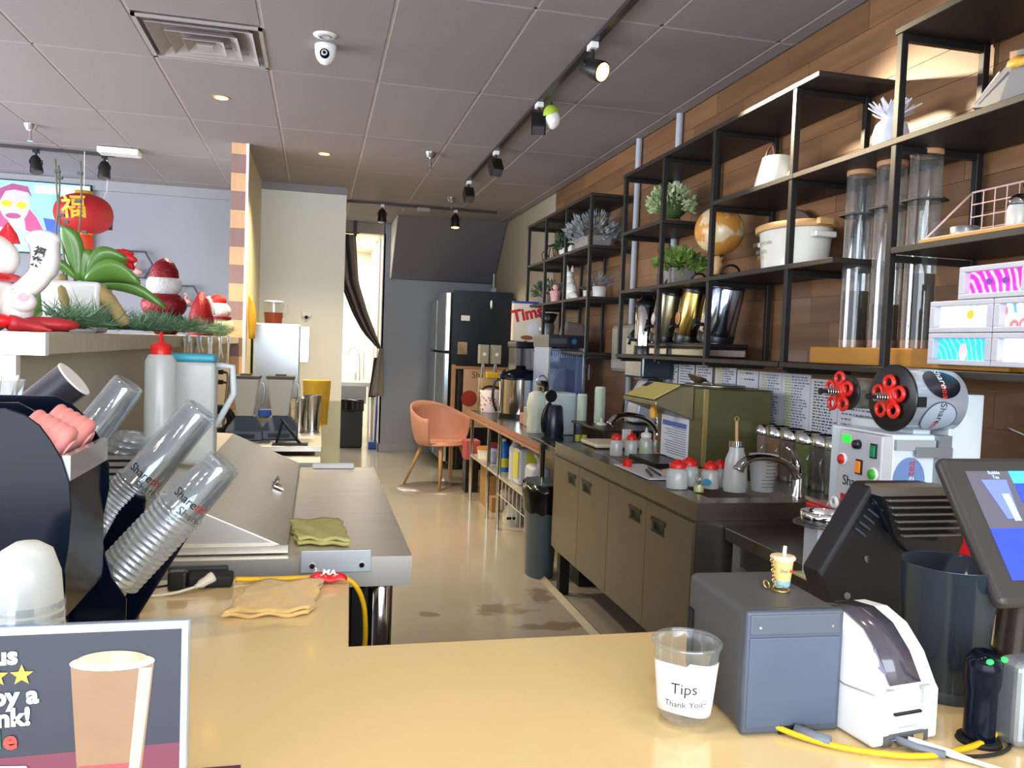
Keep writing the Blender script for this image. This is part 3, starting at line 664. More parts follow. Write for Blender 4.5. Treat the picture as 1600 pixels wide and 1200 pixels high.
# beverage urns
def urn(label, loc, h, r, tilt=0, group=None, badge=None, rz=0, bodym=chrome, axis='X'):
    t = thing('beverage_urn', label, 'urn', loc, group=group, rot=(tilt if axis=='X' else 0, 0, rz))
    MB().lathe([(r*1.02,0),(r*1.02,.05),(r*.98,.055)], n=28).out('base', black_plastic, t)
    MB().lathe([(r,.055),(r,h),(r*.97,h+.004)], n=32).out('body', bodym, t)
    MB().lathe([(r*1.01,h),(r*1.01,h+.03),(r*.6,h+.05),(.03,h+.055)], n=28).out('lid', black_plastic, t)
    q = MB(); q.tube([(-r,0,.09),(-r-.035,0,.09),(-r-.04,0,.06)],.011); q.rod((-r-.038,0,.085),(-r-.038,0,.13),.008); q.out('tap', black_plastic, t)
    q = MB(); q.torus((0,0,h+.05),r*.6,.006,n=16,m=6,mt=Matrix.Translation((0,0,h+.05))@Matrix.Rotation(PI/2,4,'X')@Matrix.Translation((0,0,-h-.05)),a0=0,a1=PI); q.out('carry_handle', black_metal, t)
    if badge:
        MB().lathe([(.001,0),(.028,.001),(.028,.003),(.001,.0035)], n=20, sy=1.35, mt=frame((-r-.001,0,h*.45),(0,-1,0),(-1,0,0))).out('badge', mat('badge_rim','#cfc6b4',0.4), t)
        MB().lathe([(.001,0),(.023,.001)], n=20, sy=1.35, mt=frame((-r-.0045,0,h*.45),(0,-1,0),(-1,0,0))).out('badge_face', mat('badge_'+badge, {'orange':'#d96a1e','pale':'#d9d4c4'}[badge],0.4), t)
    return t
urn('slim upright steel urn with black taps on the left of the urn row', (2.03,4.84,Zb), .30, .075)
urn('slim upright steel urn behind the leaning dark urn', (2.14,4.66,Zb), .33, .06)
sl = mat('olive_steel','#8f8770',0.3,0.9,0.1,6)
urn('large olive-steel urn leaning over with a pale oval badge', (2.00,4.52,Zb+.085), .30, .082, .33, badge='pale', bodym=sl)
urn('gold-steel urn leaning over with an orange oval badge', (2.04,4.28,Zb+.085), .30, .078, .33, badge='orange', bodym=mat('gold_steel','#b59a52',0.2,1))
urn('shiny blue-reflecting steel urn leaning over, right end of the urn row', (2.06,3.98,Zb+.09), .31, .095, .36, bodym=mat('mirror_steel','#b8c6dc',0.12,1))
ut = thing('urn_trays','low black and steel trays under the leaning urns','tray',(2.04,4.20,Zb))
MB().box(-.11,.11,-.40,.36,0,.05).out('tray', chrome, ut, bevel=.01); MB().box(-.115,.115,-.41,.37,.05,.075).out('rim', black_plastic, ut, bevel=.008)
# far shelf bottom: grinder & boxes
gd = thing('coffee_grinder','black coffee grinder with a hopper on the far low shelf','grinder',(2.02,7.10,Zb))
MB().box(-.07,.07,-.09,.09,0,.10).out('base', black_plastic, gd, bevel=.01); MB().lathe([(.05,.10),(.06,.22),(.05,.24)], n=18).out('body', mat('grinder_grey','#6d6e70',0.4,0.5), gd)
MB().lathe([(.05,.24),(.085,.32),(.06,.33)], n=18).out('hopper', black_plastic, gd); MB().box(-.072,-.068,-.04,.04,.17,.20).out('label_plate', white_plastic, gd)
for k, (yy, w_, h_, cc, lb_) in enumerate(((6.72,.28,.14,'#6b5d51','brown draped equipment cover beside the grinder'),(6.42,.22,.24,'#75685e','tall brown draped equipment on the far low shelf'))):
    tag(MB().add([(-.12,-w_/2,0),(.12,-w_/2,0),(.12,w_/2,0),(-.12,w_/2,0),(-.08,-w_/3,h_),(.08,-w_/3,h_*.95),(.08,w_/3,h_*.9),(-.08,w_/3,h_)],[(3,2,1,0),(4,5,6,7),(0,1,5,4),(1,2,6,5),(2,3,7,6),(3,0,4,7)]).out('equipment_cover', mat(('brown_cover','taupe_cover')[k],cc,0.7,0,0.2,12), bevel=.02), lb_, 'cover').location = (2.04,yy,Zb)
# ================================================================ wall fittings under the shelves
def menu_sheet(label, y1, y0, z1, z0, cols, seed, dense=1.0, bg=paper, group='printed recipe sheets on the wood wall'):
    t = thing('menu_sheet', label, 'sheet', (2.247, (y0+y1)/2, z0), group=group)
    w_ = abs(y1-y0); h_ = z1-z0; hw = w_/2
    MB().box(-.002,.0015,-hw,hw,0,h_).out('sheet', bg, t)
    rr = random.Random(seed); by = {}
    z = h_-.018
    while z > .015:
        x = -hw + w_*.12; end = hw - w_*rr.uniform(.08,.35)
        while x < end:
            L = rr.uniform(.008,.03)
            ci = 0 if x < -hw + w_*.34 and cols[0] else rr.choice((1,1,2))
            by.setdefault(ci, MB()).add([(-.0026,-x,z),(-.0026,-x-L,z),(-.0026,-x-L,z+.007),(-.0026,-x,z+.007)],[(0,1,2,3)])
            x += L + .007
        z -= .0135/dense
    for ci, q in by.items():
        q.out('printed_rows', mat('print_'+cols[ci].strip('#'), cols[ci], .7), t, kind='stuff')
    return t
Y_, B_, G_, R_2 = '#cfc65a','#6f7690','#83907f','#c98d80'
menu_sheet('recipe sheet behind the green tea machine, farthest left of the row', 5.04,4.82,1.39,1.12,[B_,'#7a7f92','#55596a'],1,.8)
menu_sheet('recipe sheet second from the left, behind the wire skimmer', 4.80,4.58,1.40,1.12,[B_,'#7a7f92','#55596a'],2,.8)
menu_sheet('recipe sheet third from the left, left of the yellow marked sheet', 4.56,4.35,1.40,1.12,[B_,'#7a7f92','#55596a'],3,.8)
menu_sheet('tall recipe sheet with a yellow column above the tea machine', 4.31,4.07,1.425,1.12,[Y_,B_,'#6d7286'],4)
c4 = menu_sheet('white card printed with two rows of dark cups', 4.055,3.835,1.385,1.295,['#d8d455','#4a2a22','#4a2a22'],5,.42)
menu_sheet('teal printed card below the card of dark cups', 4.05,3.84,1.285,1.215,['#3f8f86','#2c3f40','#2c3f40'],6,.55,bg=mat('teal_card','#a7cdc4',0.7))
menu_sheet('long recipe sheet with an orange and yellow column', 3.825,3.615,1.385,1.06,[Y_,'#7d86a8','#8a8fa6'],7)
menu_sheet('long recipe sheet with a lime column, second long sheet', 3.61,3.37,1.385,1.065,['#c3cc60','#7d86a8','#8a8fa6'],8)
menu_sheet('long densely dotted recipe sheet, third long sheet', 3.365,3.16,1.37,1.05,['#6d6256','#4a4f66','#7d86a8'],9)
menu_sheet('recipe sheet behind the red film spools', 3.155,2.92,1.355,1.0,[B_,'#6d7286','#8a8fa6'],10,.6)
for k, (yy, zt_) in enumerate(((4.92,3.0),(5.60,3.0))):
    tag(MB().rod((2.225,yy,.90),(2.225,yy,zt_),.022).out('conduit_pipe', mat('grey_conduit','#a9b0ba',0.5), None), ('pale vertical conduit pipe behind the topiary ball','pale vertical conduit pipe at the end of the far shelf')[k], 'pipe')
td = thing('towel_dispenser','dark blue-black paper towel dispenser below the steel urn','dispenser',(2.13,5.02,1.29))
MB().prism([(-.11,0),(.115,0),(.115,.33),(-.06,.33),(-.11,.26)],-.15,.15,'Y').out('cover', mat('smoke_blue_plastic','#1f3342',0.15,coat=.5), td, bevel=.015)
MB().box(-.07,.115,.15,.55,.02,.36).out('grey_cabinet', mat('warm_grey_plastic','#8b867d',0.4), td, bevel=.03)
MB().box(-.05,.05,-.12,.12,-.012,0).out('slot_lip', black_plastic, td)
sd = thing('soap_dispenser','white and blue curved soap dispenser on the wall above the far faucet','dispenser',(2.19,5.16,.99))
MB().prism([(-.12,0),(.055,0),(.055,.28),(-.03,.28),(-.09,.17)],-.10,.10,'Y').out('body', mat('white_blue_plastic','#cfd8ea',0.3,coat=.3), sd, bevel=.012)
MB().prism([(-.124,.0),(-.118,.0),(-.088,.17),(-.03,.284),(-.036,.284),(-.094,.17)],-.075,.03,'Y').out('front_shell', white_plastic, sd)
for k, yy in enumerate((6.94,6.60)):
    t = thing('light_switch', ('steel switch plate, farther of the two beside the chiller','steel switch plate, nearer of the two beside the chiller')[k], 'switch', (2.247,yy,1.27))
    MB().box(-.006,.002,-.04,.04,-.065,.065).out('plate', mat('plate_steel','#c7c4bc',0.3,0.9), t, bevel=.002); MB().box(-.014,-.006,-.012,.012,-.03,.03).out('rocker', black_plastic, t)
ol = thing('wall_outlet','white outlet with a black plug beside the tall wall sheet','outlet',(2.255,5.62,1.10))
MB().box(-.008,.002,-.04,.04,-.06,.06).out('plate', mat('outlet_steel','#b9b7b0',0.35,0.7), ol); MB().box(-.05,-.008,-.02,.02,-.03,.01).out('plug', black_plastic, ol); MB().tube([(-.05,0,-.02),(-.06,0,-.1),(-.04,0,-.2)],.006,sub=1).out('cord', black_rubber, ol)
uc = thing('usb_adapter','small white wall adapter with a cable at the far right','adapter',(2.25,2.02,1.23))
MB().box(-.03,.0,-.05,.03,-.012,.018).out('adapter_body', white_plastic, uc, bevel=.004); MB().tube([(-.015,.03,.0),(-.01,.12,.005),(-.01,.22,.03)],.003,sub=1).out('cable', white_plastic, uc)
# ================================================================ sink bench contents
TB = .902
def faucet(label, loc, rz, k=1.0):
    t = thing('faucet', label, 'faucet', loc, rz)
    MB().lathe([(.03,0),(.03,.012),(.022,.03),(.024,.09),(.018,.11)], n=18).out('base', chrome, t)
    MB().tube([(0,0,.09),(-.04*k,0,.15),(-.10*k,0,.185),(-.20*k,0,.20),(-.27*k,0,.185),(-.30*k,0,.14)], .016, sub=2, n=12, rads=[.022,.017,.015,.016,.02,.024]).out('spout', chrome, t)
    MB().tube([(0,.0,.10),(.02,.02,.16),(-.03,.04,.24)], .01, sub=1, rads=[.02,.012,.009]).out('lever', chrome, t)
    return t
faucet('large chrome pull-down faucet arching over the near sink', (1.90,2.90,.90), .15, 1.0).scale = (1,1,.85)
faucet('chrome faucet at the far end of the sink bench', (1.95,4.42,.90), .12, 1.05)
# squeeze bottles
def sq_bottle(name, label, loc, r, h, bm__, cm_, nozzle=True, fill=None, group=None, tagc=None, sides=24):
    t = thing(name, label, 'bottle', loc, group=group)
    MB().lathe([(r*.95,0),(r,.006),(r,h*.78),(r*.85,h*.9),(r*.6,h)], n=sides).out('body', bm__, t)
    prof = [(r*.78,h),(r*.80,h+.018),(r*.6,h+.024)]
    if nozzle: prof += [(r*.25,h+.028),(r*.12,h+.052),(.0005,h+.053)]
    else: prof += [(r*.35,h+.028),(r*.3,h+.034),(.0005,h+.035)]
    MB().lathe(prof, n=sides).out('cap', cm_, t)
    if fill: MB().lathe([(r*.9,.004),(r*.93,h*.6),(r*.6,h*.62)], n=sides).out('contents', fill, t)
    if tagc: MB().lathe([(.0001,0),(r*.5,.001)], n=16, sy=.8, mt=frame((-r*.7,-r*.75,h*.35),(.7,-.7,0),(-.7,-.7,0))).out('sticker', tagc, t)
    return t
amber = mat('amber_syrup','#c98a4a',0.3); redj = mat('red_jam','#a84a2c',0.4); crm = mat('cream_powder','#d9d2b8',0.8)
wcap = mat('white_cap','#e9e7da',0.4); teal_s = mat('teal_sticker','#2f8fb5',0.5); pnk_s = mat('pink_sticker','#e2a09c',0.5); grn_s = mat('green_sticker','#a9c37a',0.5)
gA = 'small squeeze bottles at the far side of the sink divider'
sq_bottle('squeeze_bottle','small red capped bottle, leftmost of the far group of four', (1.575,4.10,TB), .034, .085, frosted, red_plastic, False, amber, gA)
sq_bottle('squeeze_bottle','small clear bottle with pointed red nozzle, second of the far four', (1.660,4.10,TB), .034, .085, frosted, red_plastic, True, crm, gA)
sq_bottle('squeeze_bottle','white nozzled bottle with a green sticker in the far group', (1.745,4.10,TB), .037, .10, frosted, wcap, True, crm, gA, grn_s)
sq_bottle('squeeze_bottle','red capped bottle with a pink sticker, rightmost of the far four', (1.830,4.11,TB), .035, .085, frosted, red_plastic, False, amber, gA, pnk_s)
gB = 'squeeze bottles beside the near sink'
sq_bottle('squeeze_bottle','frosted square bottle with red cap, front left of the near bottle group', (1.475,3.12,TB), .045, .085, frosted, red_plastic, False, crm, gB, sides=24)
sq_bottle('squeeze_bottle','frosted bottle with red cap behind the front left one', (1.56,3.19,TB), .042, .085, frosted, red_plastic, False, crm, gB)
sq_bottle('squeeze_bottle','amber filled bottle with a teal oval sticker and red cap', (1.625,3.12,TB), .038, .08, frosted, red_plastic, False, amber, gB, teal_s)
sq_bottle('squeeze_bottle','red filled bottle half hidden behind the clear shaker', (1.69,3.16,TB), .034, .08, frosted, red_plastic, False, redj, gB)
sq_bottle('shot_glass_jar','tiny open jar of yellow syrup in front of the red capped bottles', (1.525,3.02,TB), .022, .045, clear_glass, clear_glass, False, mat('lemon_syrup','#d8cf84',0.5))
sc_ = thing('tall_shaker','tall clear shaker with a steel collar and wooden handled spoon','shaker',(1.70,3.045,TB))
MB().lathe([(.046,0),(.050,.02),(.044,.13),(.030,.17),(.030,.19)], n=26).out('body', frosted, sc_)
MB().lathe([(.042,.003),(.046,.02),(.041,.12)], n=20).out('contents', mat('blush_liquid','#c9a79a',0.4), sc_)
MB().lathe([(.032,.185),(.032,.21)], n=22).out('collar', chrome, sc_)
q = MB(); q.rod((0,0,.18),(.0,.01,.29),.007); q.torus((0,.011,.30),.009,.002,n=12,m=5,mt=Matrix.Translation((0,.011,.30))@Matrix.Rotation(PI/2,4,'X')@Matrix.Translation((0,-.011,-.30))); q.out('spoon_handle', wood_light, sc_)
mj = thing('measuring_jug','clear cup with brown measuring marks behind the chrome faucet','jug',(1.83,3.05,TB))
MB().lathe([(.045,0),(.06,.15),(.062,.152)], n=26, closed=False).out('body', frosted, mj)
q = MB()
for k in range(8): q.lathe([(.0478+.0017*k*1.0,.02+.015*k),(.0479+.0017*k,.0225+.015*k)], n=26, closed=False)
keep = [i for i, f in enumerate(q.f) if all(q.v[j][1] < -.02 and q.v[j][0] > -.03 for j in f)]
q.f = [q.f[i] for i in keep]; q.sm = [True]*len(q.f); q.out('measuring_marks', mat('brown_print','#7a4a34',0.6), mj)
# row of tea pitchers along the wall
tones = [('rust','#8f6a45'),('rose','#b08a7d'),('copper','#a5714c'),('brown','#7a5f4a'),('olive','#7d8240'),('umber','#5f5345'),('ash','#8b8474')]
wh = ['first from the green tea machine','second, rosy liquid','third, copper liquid behind the faucet','fourth, brown liquid','fifth, olive liquid','sixth, dark umber liquid','nearest the sealing machine, grey liquid']
for k in range(7):
    y = 3.66 - k*.122
    t = thing('tea_pitcher', 'clear steel-rimmed tea pitcher along the wall, ' + wh[k], 'pitcher', (2.12 - (.0 if k < 6 else .02), y, TB), group='tea pitchers along the wall')
    MB().lathe([(.05,0),(.057,.23)], n=24).out('body', clear_glass, t)
    MB().lathe([(.047,.005),(.053,.185)], n=20).out('tea', mat('tea_'+tones[k][0], tones[k][1], 0.3), t)
    MB().lathe([(.058,.19),(.060,.235),(.055,.237),(.054,.19)], n=24).out('steel_rim', chrome, t)
    MB().tube([(-.055,0,.16),(-.085,0,.15),(-.085,0,.08),(-.053,0,.06)], .005, sub=1, n=6).out('handle', clear_glass, t)
# tea machine (olive steel box)
tm = thing('tea_dispenser','tall olive steel dispenser with a slanted yellow control panel and yellow spout','dispenser',(1.78,3.52,.90))
tmm = mat('olive_box_steel','#6f6c46',0.35,0.55,0.15,2)
MB().box(.0,.36,.0,.52,.03,.40).out('housing', tmm, tm, bevel=.006)
MB().box(-.0,.02,-.012,.0,.03,.40).out('edge_trim', mat('brass_edge','#b9a36a',0.35,0.7), tm)
MB().prism([(0,.24),(0,.41),(-.06,.405),(-.20,.33),(-.20,.31)],.10,.52,'Y').out('panel_hood', mat('hood_steel','#8a8468',0.3,0.7), tm, bevel=.004)
MB().prism([(-.062,.407),(-.196,.337),(-.198,.341),(-.063,.411)],.13,.50,'Y').out('control_panel', mat('panel_yellow','#dbc873',0.5), tm)
MB().prism([(-.072,.406),(-.11,.386),(-.111,.389),(-.073,.409)],.43,.49,'Y').out('panel_badge', mat('purple_badge','#4a2a55',0.5), tm)
q = MB(); q.lathe([(.018,.235),(.02,.27),(.014,.29)], (-.13,.28,0), n=16); q.rod((-.13,.28,.285),(-.13,.28,.33),.008); q.out('spout', mat('yellow_knob','#e3a21b',0.4), tm)
MB().box(-.17,-.0,.13,.48,.0,.025).out('drip_tray', black_plastic, tm)
MB().box(-.003,.0,.14,.46,.03,.24).out('printed_notice', paper, tm)
q = MB(); rr = random.Random(5)
for k in range(12): q.box(-.005,-.003,.16,.16+rr.uniform(.14,.26),.05+k*.012,.054+k*.012)
q.out('notice_rows', mat('notice_grey','#8a93a0',0.6), tm, kind='stuff')
MB().box(-.0055,-.003,.16,.44,.19,.215).out('notice_band', mat('notice_blue','#5b74c2',0.6), tm)
for x in (.03,.33):
    for y in (.04,.48): MB().rod((x,y,0),(x,y,.03),.015).out('foot', black_rubber, tm)
q = MB(); q.lathe([(.15,0),(.155,.008),(.15,.012)], (.19,.26,.40), n=28); q.out('top_ring', mat('lid_ring_steel','#9a9683',0.25,0.9), tm)
sk = thing('wire_skimmer','round wire skimmer resting on top of the olive tea dispenser','skimmer',(1.87,3.80,1.318), rot=(0,.35,0))
MB().torus((0,0,.03),.05,.004,n=24,m=6).out('rim', mat('brass_wire','#b59a6a',0.3,0.9), sk)
MB().lathe([(.0005,0),(.03,.008),(.05,.03)], n=20, closed=False).out('mesh_bowl', mat('mesh_steel','#8e8168',0.4,0.8), sk)
MB().tube([(.05,0,.03),(.12,-.03,.02),(.20,-.06,.0)],.004).out('handle', chrome, sk)
# things in and around the basins
tag(MB().box(1.55,1.90,4.36,4.64,.906,.93).out('cutting_board', mat('ivory_board','#e4ddbf',0.5), bevel=.01), 'ivory cutting board across the far end of the sink bench', 'board')
tg = MB(); tg.grid(lambda u,v: (1.58+u*.26, 3.36+v*.16, .905+.012*math.sin(9*u)*math.cos(7*v)+.006), 14, 8)
tag(tg.out('dish_towel', mat('tan_towel','#c9b183',0.9,0,0.1,40,bump=.3), solid=.008), 'tan towel crumpled behind the red capped bottles', 'towel')
st_ = thing('sink_tray','white tray of small tools on the sink edge','tray',(1.49,3.55,.903))
MB().box(-.06,.10,-.24,.20,0,.006).out('tray', white_plastic, st_, bevel=.002)
q = MB(); q.bar((-.03,-.2,.012),(.02,-.02,.012),.012,.006); q.bar((.02,-.18,.012),(.06,.05,.012),.010,.006); q.out('tools', black_plastic, st_)
MB().lathe([(.022,.006),(.024,.04)], (-.02,.12,0), n=14).out('red_tub', red_plastic, st_)
tb2 = MB(); tb2.grid(lambda u,v: (1.96+u*.22, 2.62+v*.20, .945-.13*max(0,(.45-v))**1.3*2+.012*math.sin(8*u+3*v)), 12, 12)
bx = thing('cardboard_offcut','folded tan cardboard and towel between the sink and the sealing machine','cardboard',(1.88,2.60,.815))
MB().box(.02,.24,.0,.16,.0,.085).out('cardboard', mat('cardboard','#b48b58',0.8), bx, bevel=.006)
tq = MB(); tq.grid(lambda u,v: (-.02+u*.3, -.03+v*.22, .10+.012*math.sin(9*u+2)*math.cos(6*v)), 12, 10); tq.out('folded_towel', mat('tan_towel','#c9b183',0.9), bx, solid=.012)
# ================================================================ kitchen table contents (z .85)
KT = .851
kt_ = thing('electric_kettle','matt black electric kettle with its round lid handle raised','kettle',(1.53,5.16,KT))
MB().lathe([(.066,0),(.068,.03),(.072,.06),(.06,.21),(.05,.225)], n=28).out('body', mat('kettle_black','#1b222c',0.3), kt_)
MB().lathe([(.04,0),(.042,.006),(.04,.014)], n=22, mt=pose((-.03,-.02,.285),PI/2,0,.2)).out('raised_lid', black_plastic, kt_)
MB().tube([(-.03,-.02,.24),(-.07,-.03,.2),(-.085,-.03,.12),(-.07,-.02,.05)],.013,sub=2).out('handle', black_plastic, kt_)
MB().lathe([(.075,-.0),(.075,.012)], n=28).out('power_base', black_rubber, kt_)
tag(MB().box(1.43,1.80,5.0,5.34,.852,.8625).out('black_tray', mat('tray_dark','#33373d',0.25), bevel=.003), 'dark tray under the kettle at the table corner', 'tray')
bpy.data.objects['electric_kettle'].location.z = .864
wm_ = thing('shaker_machine','white bubble tea mixer with rounded body behind the kettle','mixer',(1.62,5.62,KT))
MB().box(-.02,.18,-.14,.06,.0,.30).out('housing', mat('pale_aqua_plastic','#cfe2e4',0.3,coat=.3), wm_, bevel=.02)
MB().lathe([(.065,0),(.07,.08),(.062,.12),(.075,.2),(.06,.28),(.03,.30)], (-.07,.04,0), n=24).out('mixing_cup', mat('milky_plastic','#d5dccd',0.35), wm_)
pot_ = thing('soup_warmer','large steel warmer pot with a black lid and bail handle','pot',(1.72,6.85,KT))
MB().lathe([(.19,0),(.19,.04)], n=32).out('base', black_plastic, pot_); MB().lathe([(.185,.04),(.185,.33)], n=36).out('body', chrome, pot_)
MB().lathe([(.195,.33),(.195,.37),(.15,.41),(.05,.42),(.04,.45),(.0005,.452)], n=36).out('lid', black_gloss, pot_)
MB().tube([(-.19,.02,.33),(-.23,.02,.30),(-.24,.02,.15),(-.20,.02,.05)],.012,sub=1).out('handle', black_plastic, pot_)
mug = thing('steel_frothing_jug','tall steel jug with wire bail in front of the blue chiller','jug',(1.70,6.05,KT+.15))
MB().lathe([(.055,0),(.06,.02),(.045,.16),(.05,.17)], n=22).out('body', chrome, mug); MB().tube([(-.04,0,.16),(-.06,0,.22),(0,0,.26),(.04,0,.2)],.005,sub=2).out('bail', chrome, mug)
MB().lathe([(.045,.165),(.04,.2),(.02,.21)], n=18).out('lid', black_plastic, mug)
bx2 = thing('small_steel_box','low steel box with a blue strip and a pink block under the frothing jug','box',(1.66,6.00,KT))
MB().box(-.08,.12,-.12,.16,0,.148).out('box_body', mat('pale_steel','#a7a9a4',0.3,0.6), bx2, bevel=.004); MB().box(-.083,-.08,-.08,-.05,.03,.11).out('blue_strip', mat('blue_grey_strip','#5b7488',0.4), bx2)
MB().box(-.07,.02,.17,.32,0,.09).out('pink_block', mat('salmon_plastic','#c98373',0.5), bx2, bevel=.01)
bk = thing('gift_bucket','white bucket printed with red slices and a black handle','bucket',(1.57,7.35,KT))
wmn = mat('white_bucket','#eee6ea',0.4)
MB().lathe([(.09,0),(.105,.20),(.1,.203)], n=26).out('bucket_body', wmn, bk)
q = MB(); rr = random.Random(3)
for k in range(44):
    a = rr.uniform(PI*.75,PI*2.05); z = rr.uniform(.02,.18); r = .0915+.015*z/.2*1.0
    c = Vector((r*math.cos(a), r*math.sin(a), z)); n_ = Vector((math.cos(a),math.sin(a),0)); sd_ = Vector((-math.sin(a),math.cos(a),0)); ang = rr.uniform(0,6)
    u = sd_*math.cos(ang)+Vector((0,0,1))*math.sin(ang); v = n_.cross(u)
    q.add([c+n_*.003+u*.014, c+n_*.003+v*.008, c+n_*.003-u*.014, c+n_*.003-v*.003],[(0,1,2,3)])
q.out('slice_print', mat('slice_red','#c22b45',0.5), bk, kind='stuff')
MB().tube([(-.09,0,.2),(-.05,0,.235),(.05,0,.235),(.09,0,.2)],.012,sub=1).out('handle', black_plastic, bk)
# poster board in front of the fridge
pb = thing('poster_board','freestanding wood framed menu poster with a pink design by the fridge','poster',(1.44,8.85,0))
MB().box(.0,.04,-.02,.02,0,1.24).out('frame_post', wood_light, pb); MB().box(.08,.12,-.0,.03,.1,1.17).out('back_post', black_plastic, pb)
MB().box(.13,.64,-.015,-.005,.55,1.20).out('poster_panel', mat('poster_peach','#dcb08e',0.5,0,0.1,3,col2='#e9c9a4'), pb)
MB().box(.04,.66,-.02,.02,1.195,1.225).out('frame_rail', wood_light, pb)
pfr = frame((.38,-.018,1.13),(1,0,.0),(0,-1,0))
lettering('Share', .095, mat('dark_print','#4a3c34',0.6), frame((.33,-.018,1.13),(1,0,0),(0,-1,0)), pb)
lettering('tea', .095, mat('orange_print','#d8663a',0.6), frame((.50,-.018,1.13),(1,0,0),(0,-1,0)), pb)
MB().lathe([(.0005,0),(.09,.001)], n=22, mt=frame((.20,-.017,.87),(1,0,0),(0,-1,0))).out('red_disc', mat('poster_red','#b23a30',0.6), pb)
for nm, lab, x, y, w_, d_, z0, h_, cc in (('cereal_box','bright box with a red lettered front on top of the coffee brewer',1.86,7.28,.26,.09,1.52,.36,'#e8dcc4'),):
    t = thing(nm, lab, 'box', (x,y,z0)); MB().box(-w_/2,w_/2,-d_/2,d_/2,0,h_).out('carton', mat('carton_cream','#e5cfa4',0.5,0,0.1,5,col2='#f2efe6'), t)
    MB().box(-w_/2-.001,w_/2+.001,-d_/2-.001,d_/2+.001,h_-.02,h_+.001).out('blue_top', mat('carton_blue','#2b3f9a',0.5), t)
    lettering('Tims', .15, mat('carton_red','#d2201c',0.5), frame((0,-d_/2-.002,h_*.68),(1,0,.25),(0,-1,0)), t, bold=.006)
    q = MB(); q.lathe([(.0005,0),(.055,.001)],n=16,sy=1.4,mt=frame((.06,-d_/2-.002,.10),(1,0,0),(0,-1,0))); q.out('white_bowl_print', mat('carton_white','#eef0f2',0.5), t)
    q = MB(); q.lathe([(.0005,0),(.06,.001)],n=16,sy=.35,mt=frame((0,-d_/2-.003,.03),(1,0,0),(0,-1,0))); q.out('brown_print', mat('carton_brown','#9a5a28',0.5), t)
# brewer on a raised rack (behind pot)
br = thing('tea_brewer','tall black coffee brewer with a smoked funnel above the warmer pot','brewer',(1.92,7.22,KT))
MB().box(-.19,-.15,-.15,.15,0,.66).box(.12,.19,-.15,.15,0,.66).out('frame', mat('brewer_steel','#8c8880',0.3,0.8), br)
MB().box(-.20,.20,-.17,.17,.60,.66).out('head', black_plastic, br, bevel=.01)
MB().lathe([(.10,.25),(.14,.36),(.145,.42)], (0,-.03,0), n=28).out('smoked_funnel', mat('smoke_plastic','#4a4a4c',0.2), br)
MB().lathe([(.145,.42),(.15,.60)], (0,-.03,0), n=28).out('funnel_top', mat('smoke_clear','#77777a',0.15), br)
MB().box(-.14,-.04,-.20,-.185,.38,.42).out('badge', mat('badge_grey','#8e8f90',0.4), br); MB().lathe([(.02,.62),(.02,.65)],(0,-.18,0),n=14).out('knob', chrome, br)
gt = thing('measure_dispenser','pair of cream sugar dispensers on splayed metal legs beside the brewer','dispenser',(1.62,7.60,KT))
for x in (-.09,.03):
    MB().box(x-.04,x+.05,-.05,.05,.44,.62).out('hopper', mat('dusty_cream','#9b927b',0.5), gt, bevel=.006)
    q = MB(); q.rod((x-.03,0,0),(x-.0,0,.44),.01,n=6); q.rod((x+.05,0,0),(x+.01,0,.44),.01,n=6); q.out('leg', mat('leg_steel','#9a968c',0.3,0.8), gt)
    MB().lathe([(.0005,0),(.017,.001)],n=14,mt=frame((x+.005,-.053,.53),(1,0,0),(0,-1,0))).out('dial', white_plastic, gt)
yl = thing('yellow_packs','stack of yellow packets on a tan box behind the warmer pot','packet',(1.74,7.62,KT))
MB().box(-.22,.2,-.05,.12,.0,.30).out('tan_box', mat('tan_carton','#c8a878',0.7), yl, bevel=.004); MB().box(-.18,.16,-.06,.10,.301,.36).out('yellow_packet', mat('yellow_wrap','#e7bc1c',0.4), yl, bevel=.01)
# blue lit chiller
ch = thing('glass_chiller','slim blue-lit glass door chiller with white cartons inside','chiller',(1.78,6.20,KT))
chm = mat('chiller_frame','#23262c',0.3)
MB().box(-.01,.31,-.02,.45,.62,.72).out('top_panel', chm, ch, bevel=.004)
MB().box(0,.30,.43,.45,.04,.62).box(0,.012,.0,.43,.04,.62).box(.288,.30,0,.43,.04,.62).box(0,.30,0,.45,0,.04).out('cabinet', mat('chiller_blue','#8795ae',0.35,emit=.14), ch)
MB().box(.012,.288,-.004,.0,.04,.61).out('glass_door', clear('blue_glass','#dde4f0',0.8,.04), ch)
dfm = mat('chiller_silver','#b3bcc6',0.25,0.8)
MB().box(-.004,.012,-.012,.0,0,.62).out('door_stile', dfm, ch); MB().box(.288,.304,-.012,.0,0,.62).out('door_stile', dfm, ch)
MB().lathe([(.001,0),(.022,.003)],n=16,mt=frame((.20,-.021,.67),(1,0,0),(0,-1,0))).out('dial', mat('dial_blue','#2f6fa8',0.3), ch)
MB().box(.0,.14,-.022,-.018,.65,.69).out('display', mat('display_grey','#4a4c52',0.3), ch)
q = MB()
for k in range(14): q.box(.03+k*.018,.038+k*.018,-.010,-.007,.54,.59)
q.out('vent_slots', mat('vent_pale','#93aed6',0.4), ch, kind='stuff')
MB().box(.08,.17,.10,.2,.04,.30).out('white_carton', white_plastic, ch, bevel=.006); MB().box(.20,.26,.10,.2,.04,.44).out('tall_carton', mat('blue_carton','#7fa0cc',0.4), ch, bevel=.006)
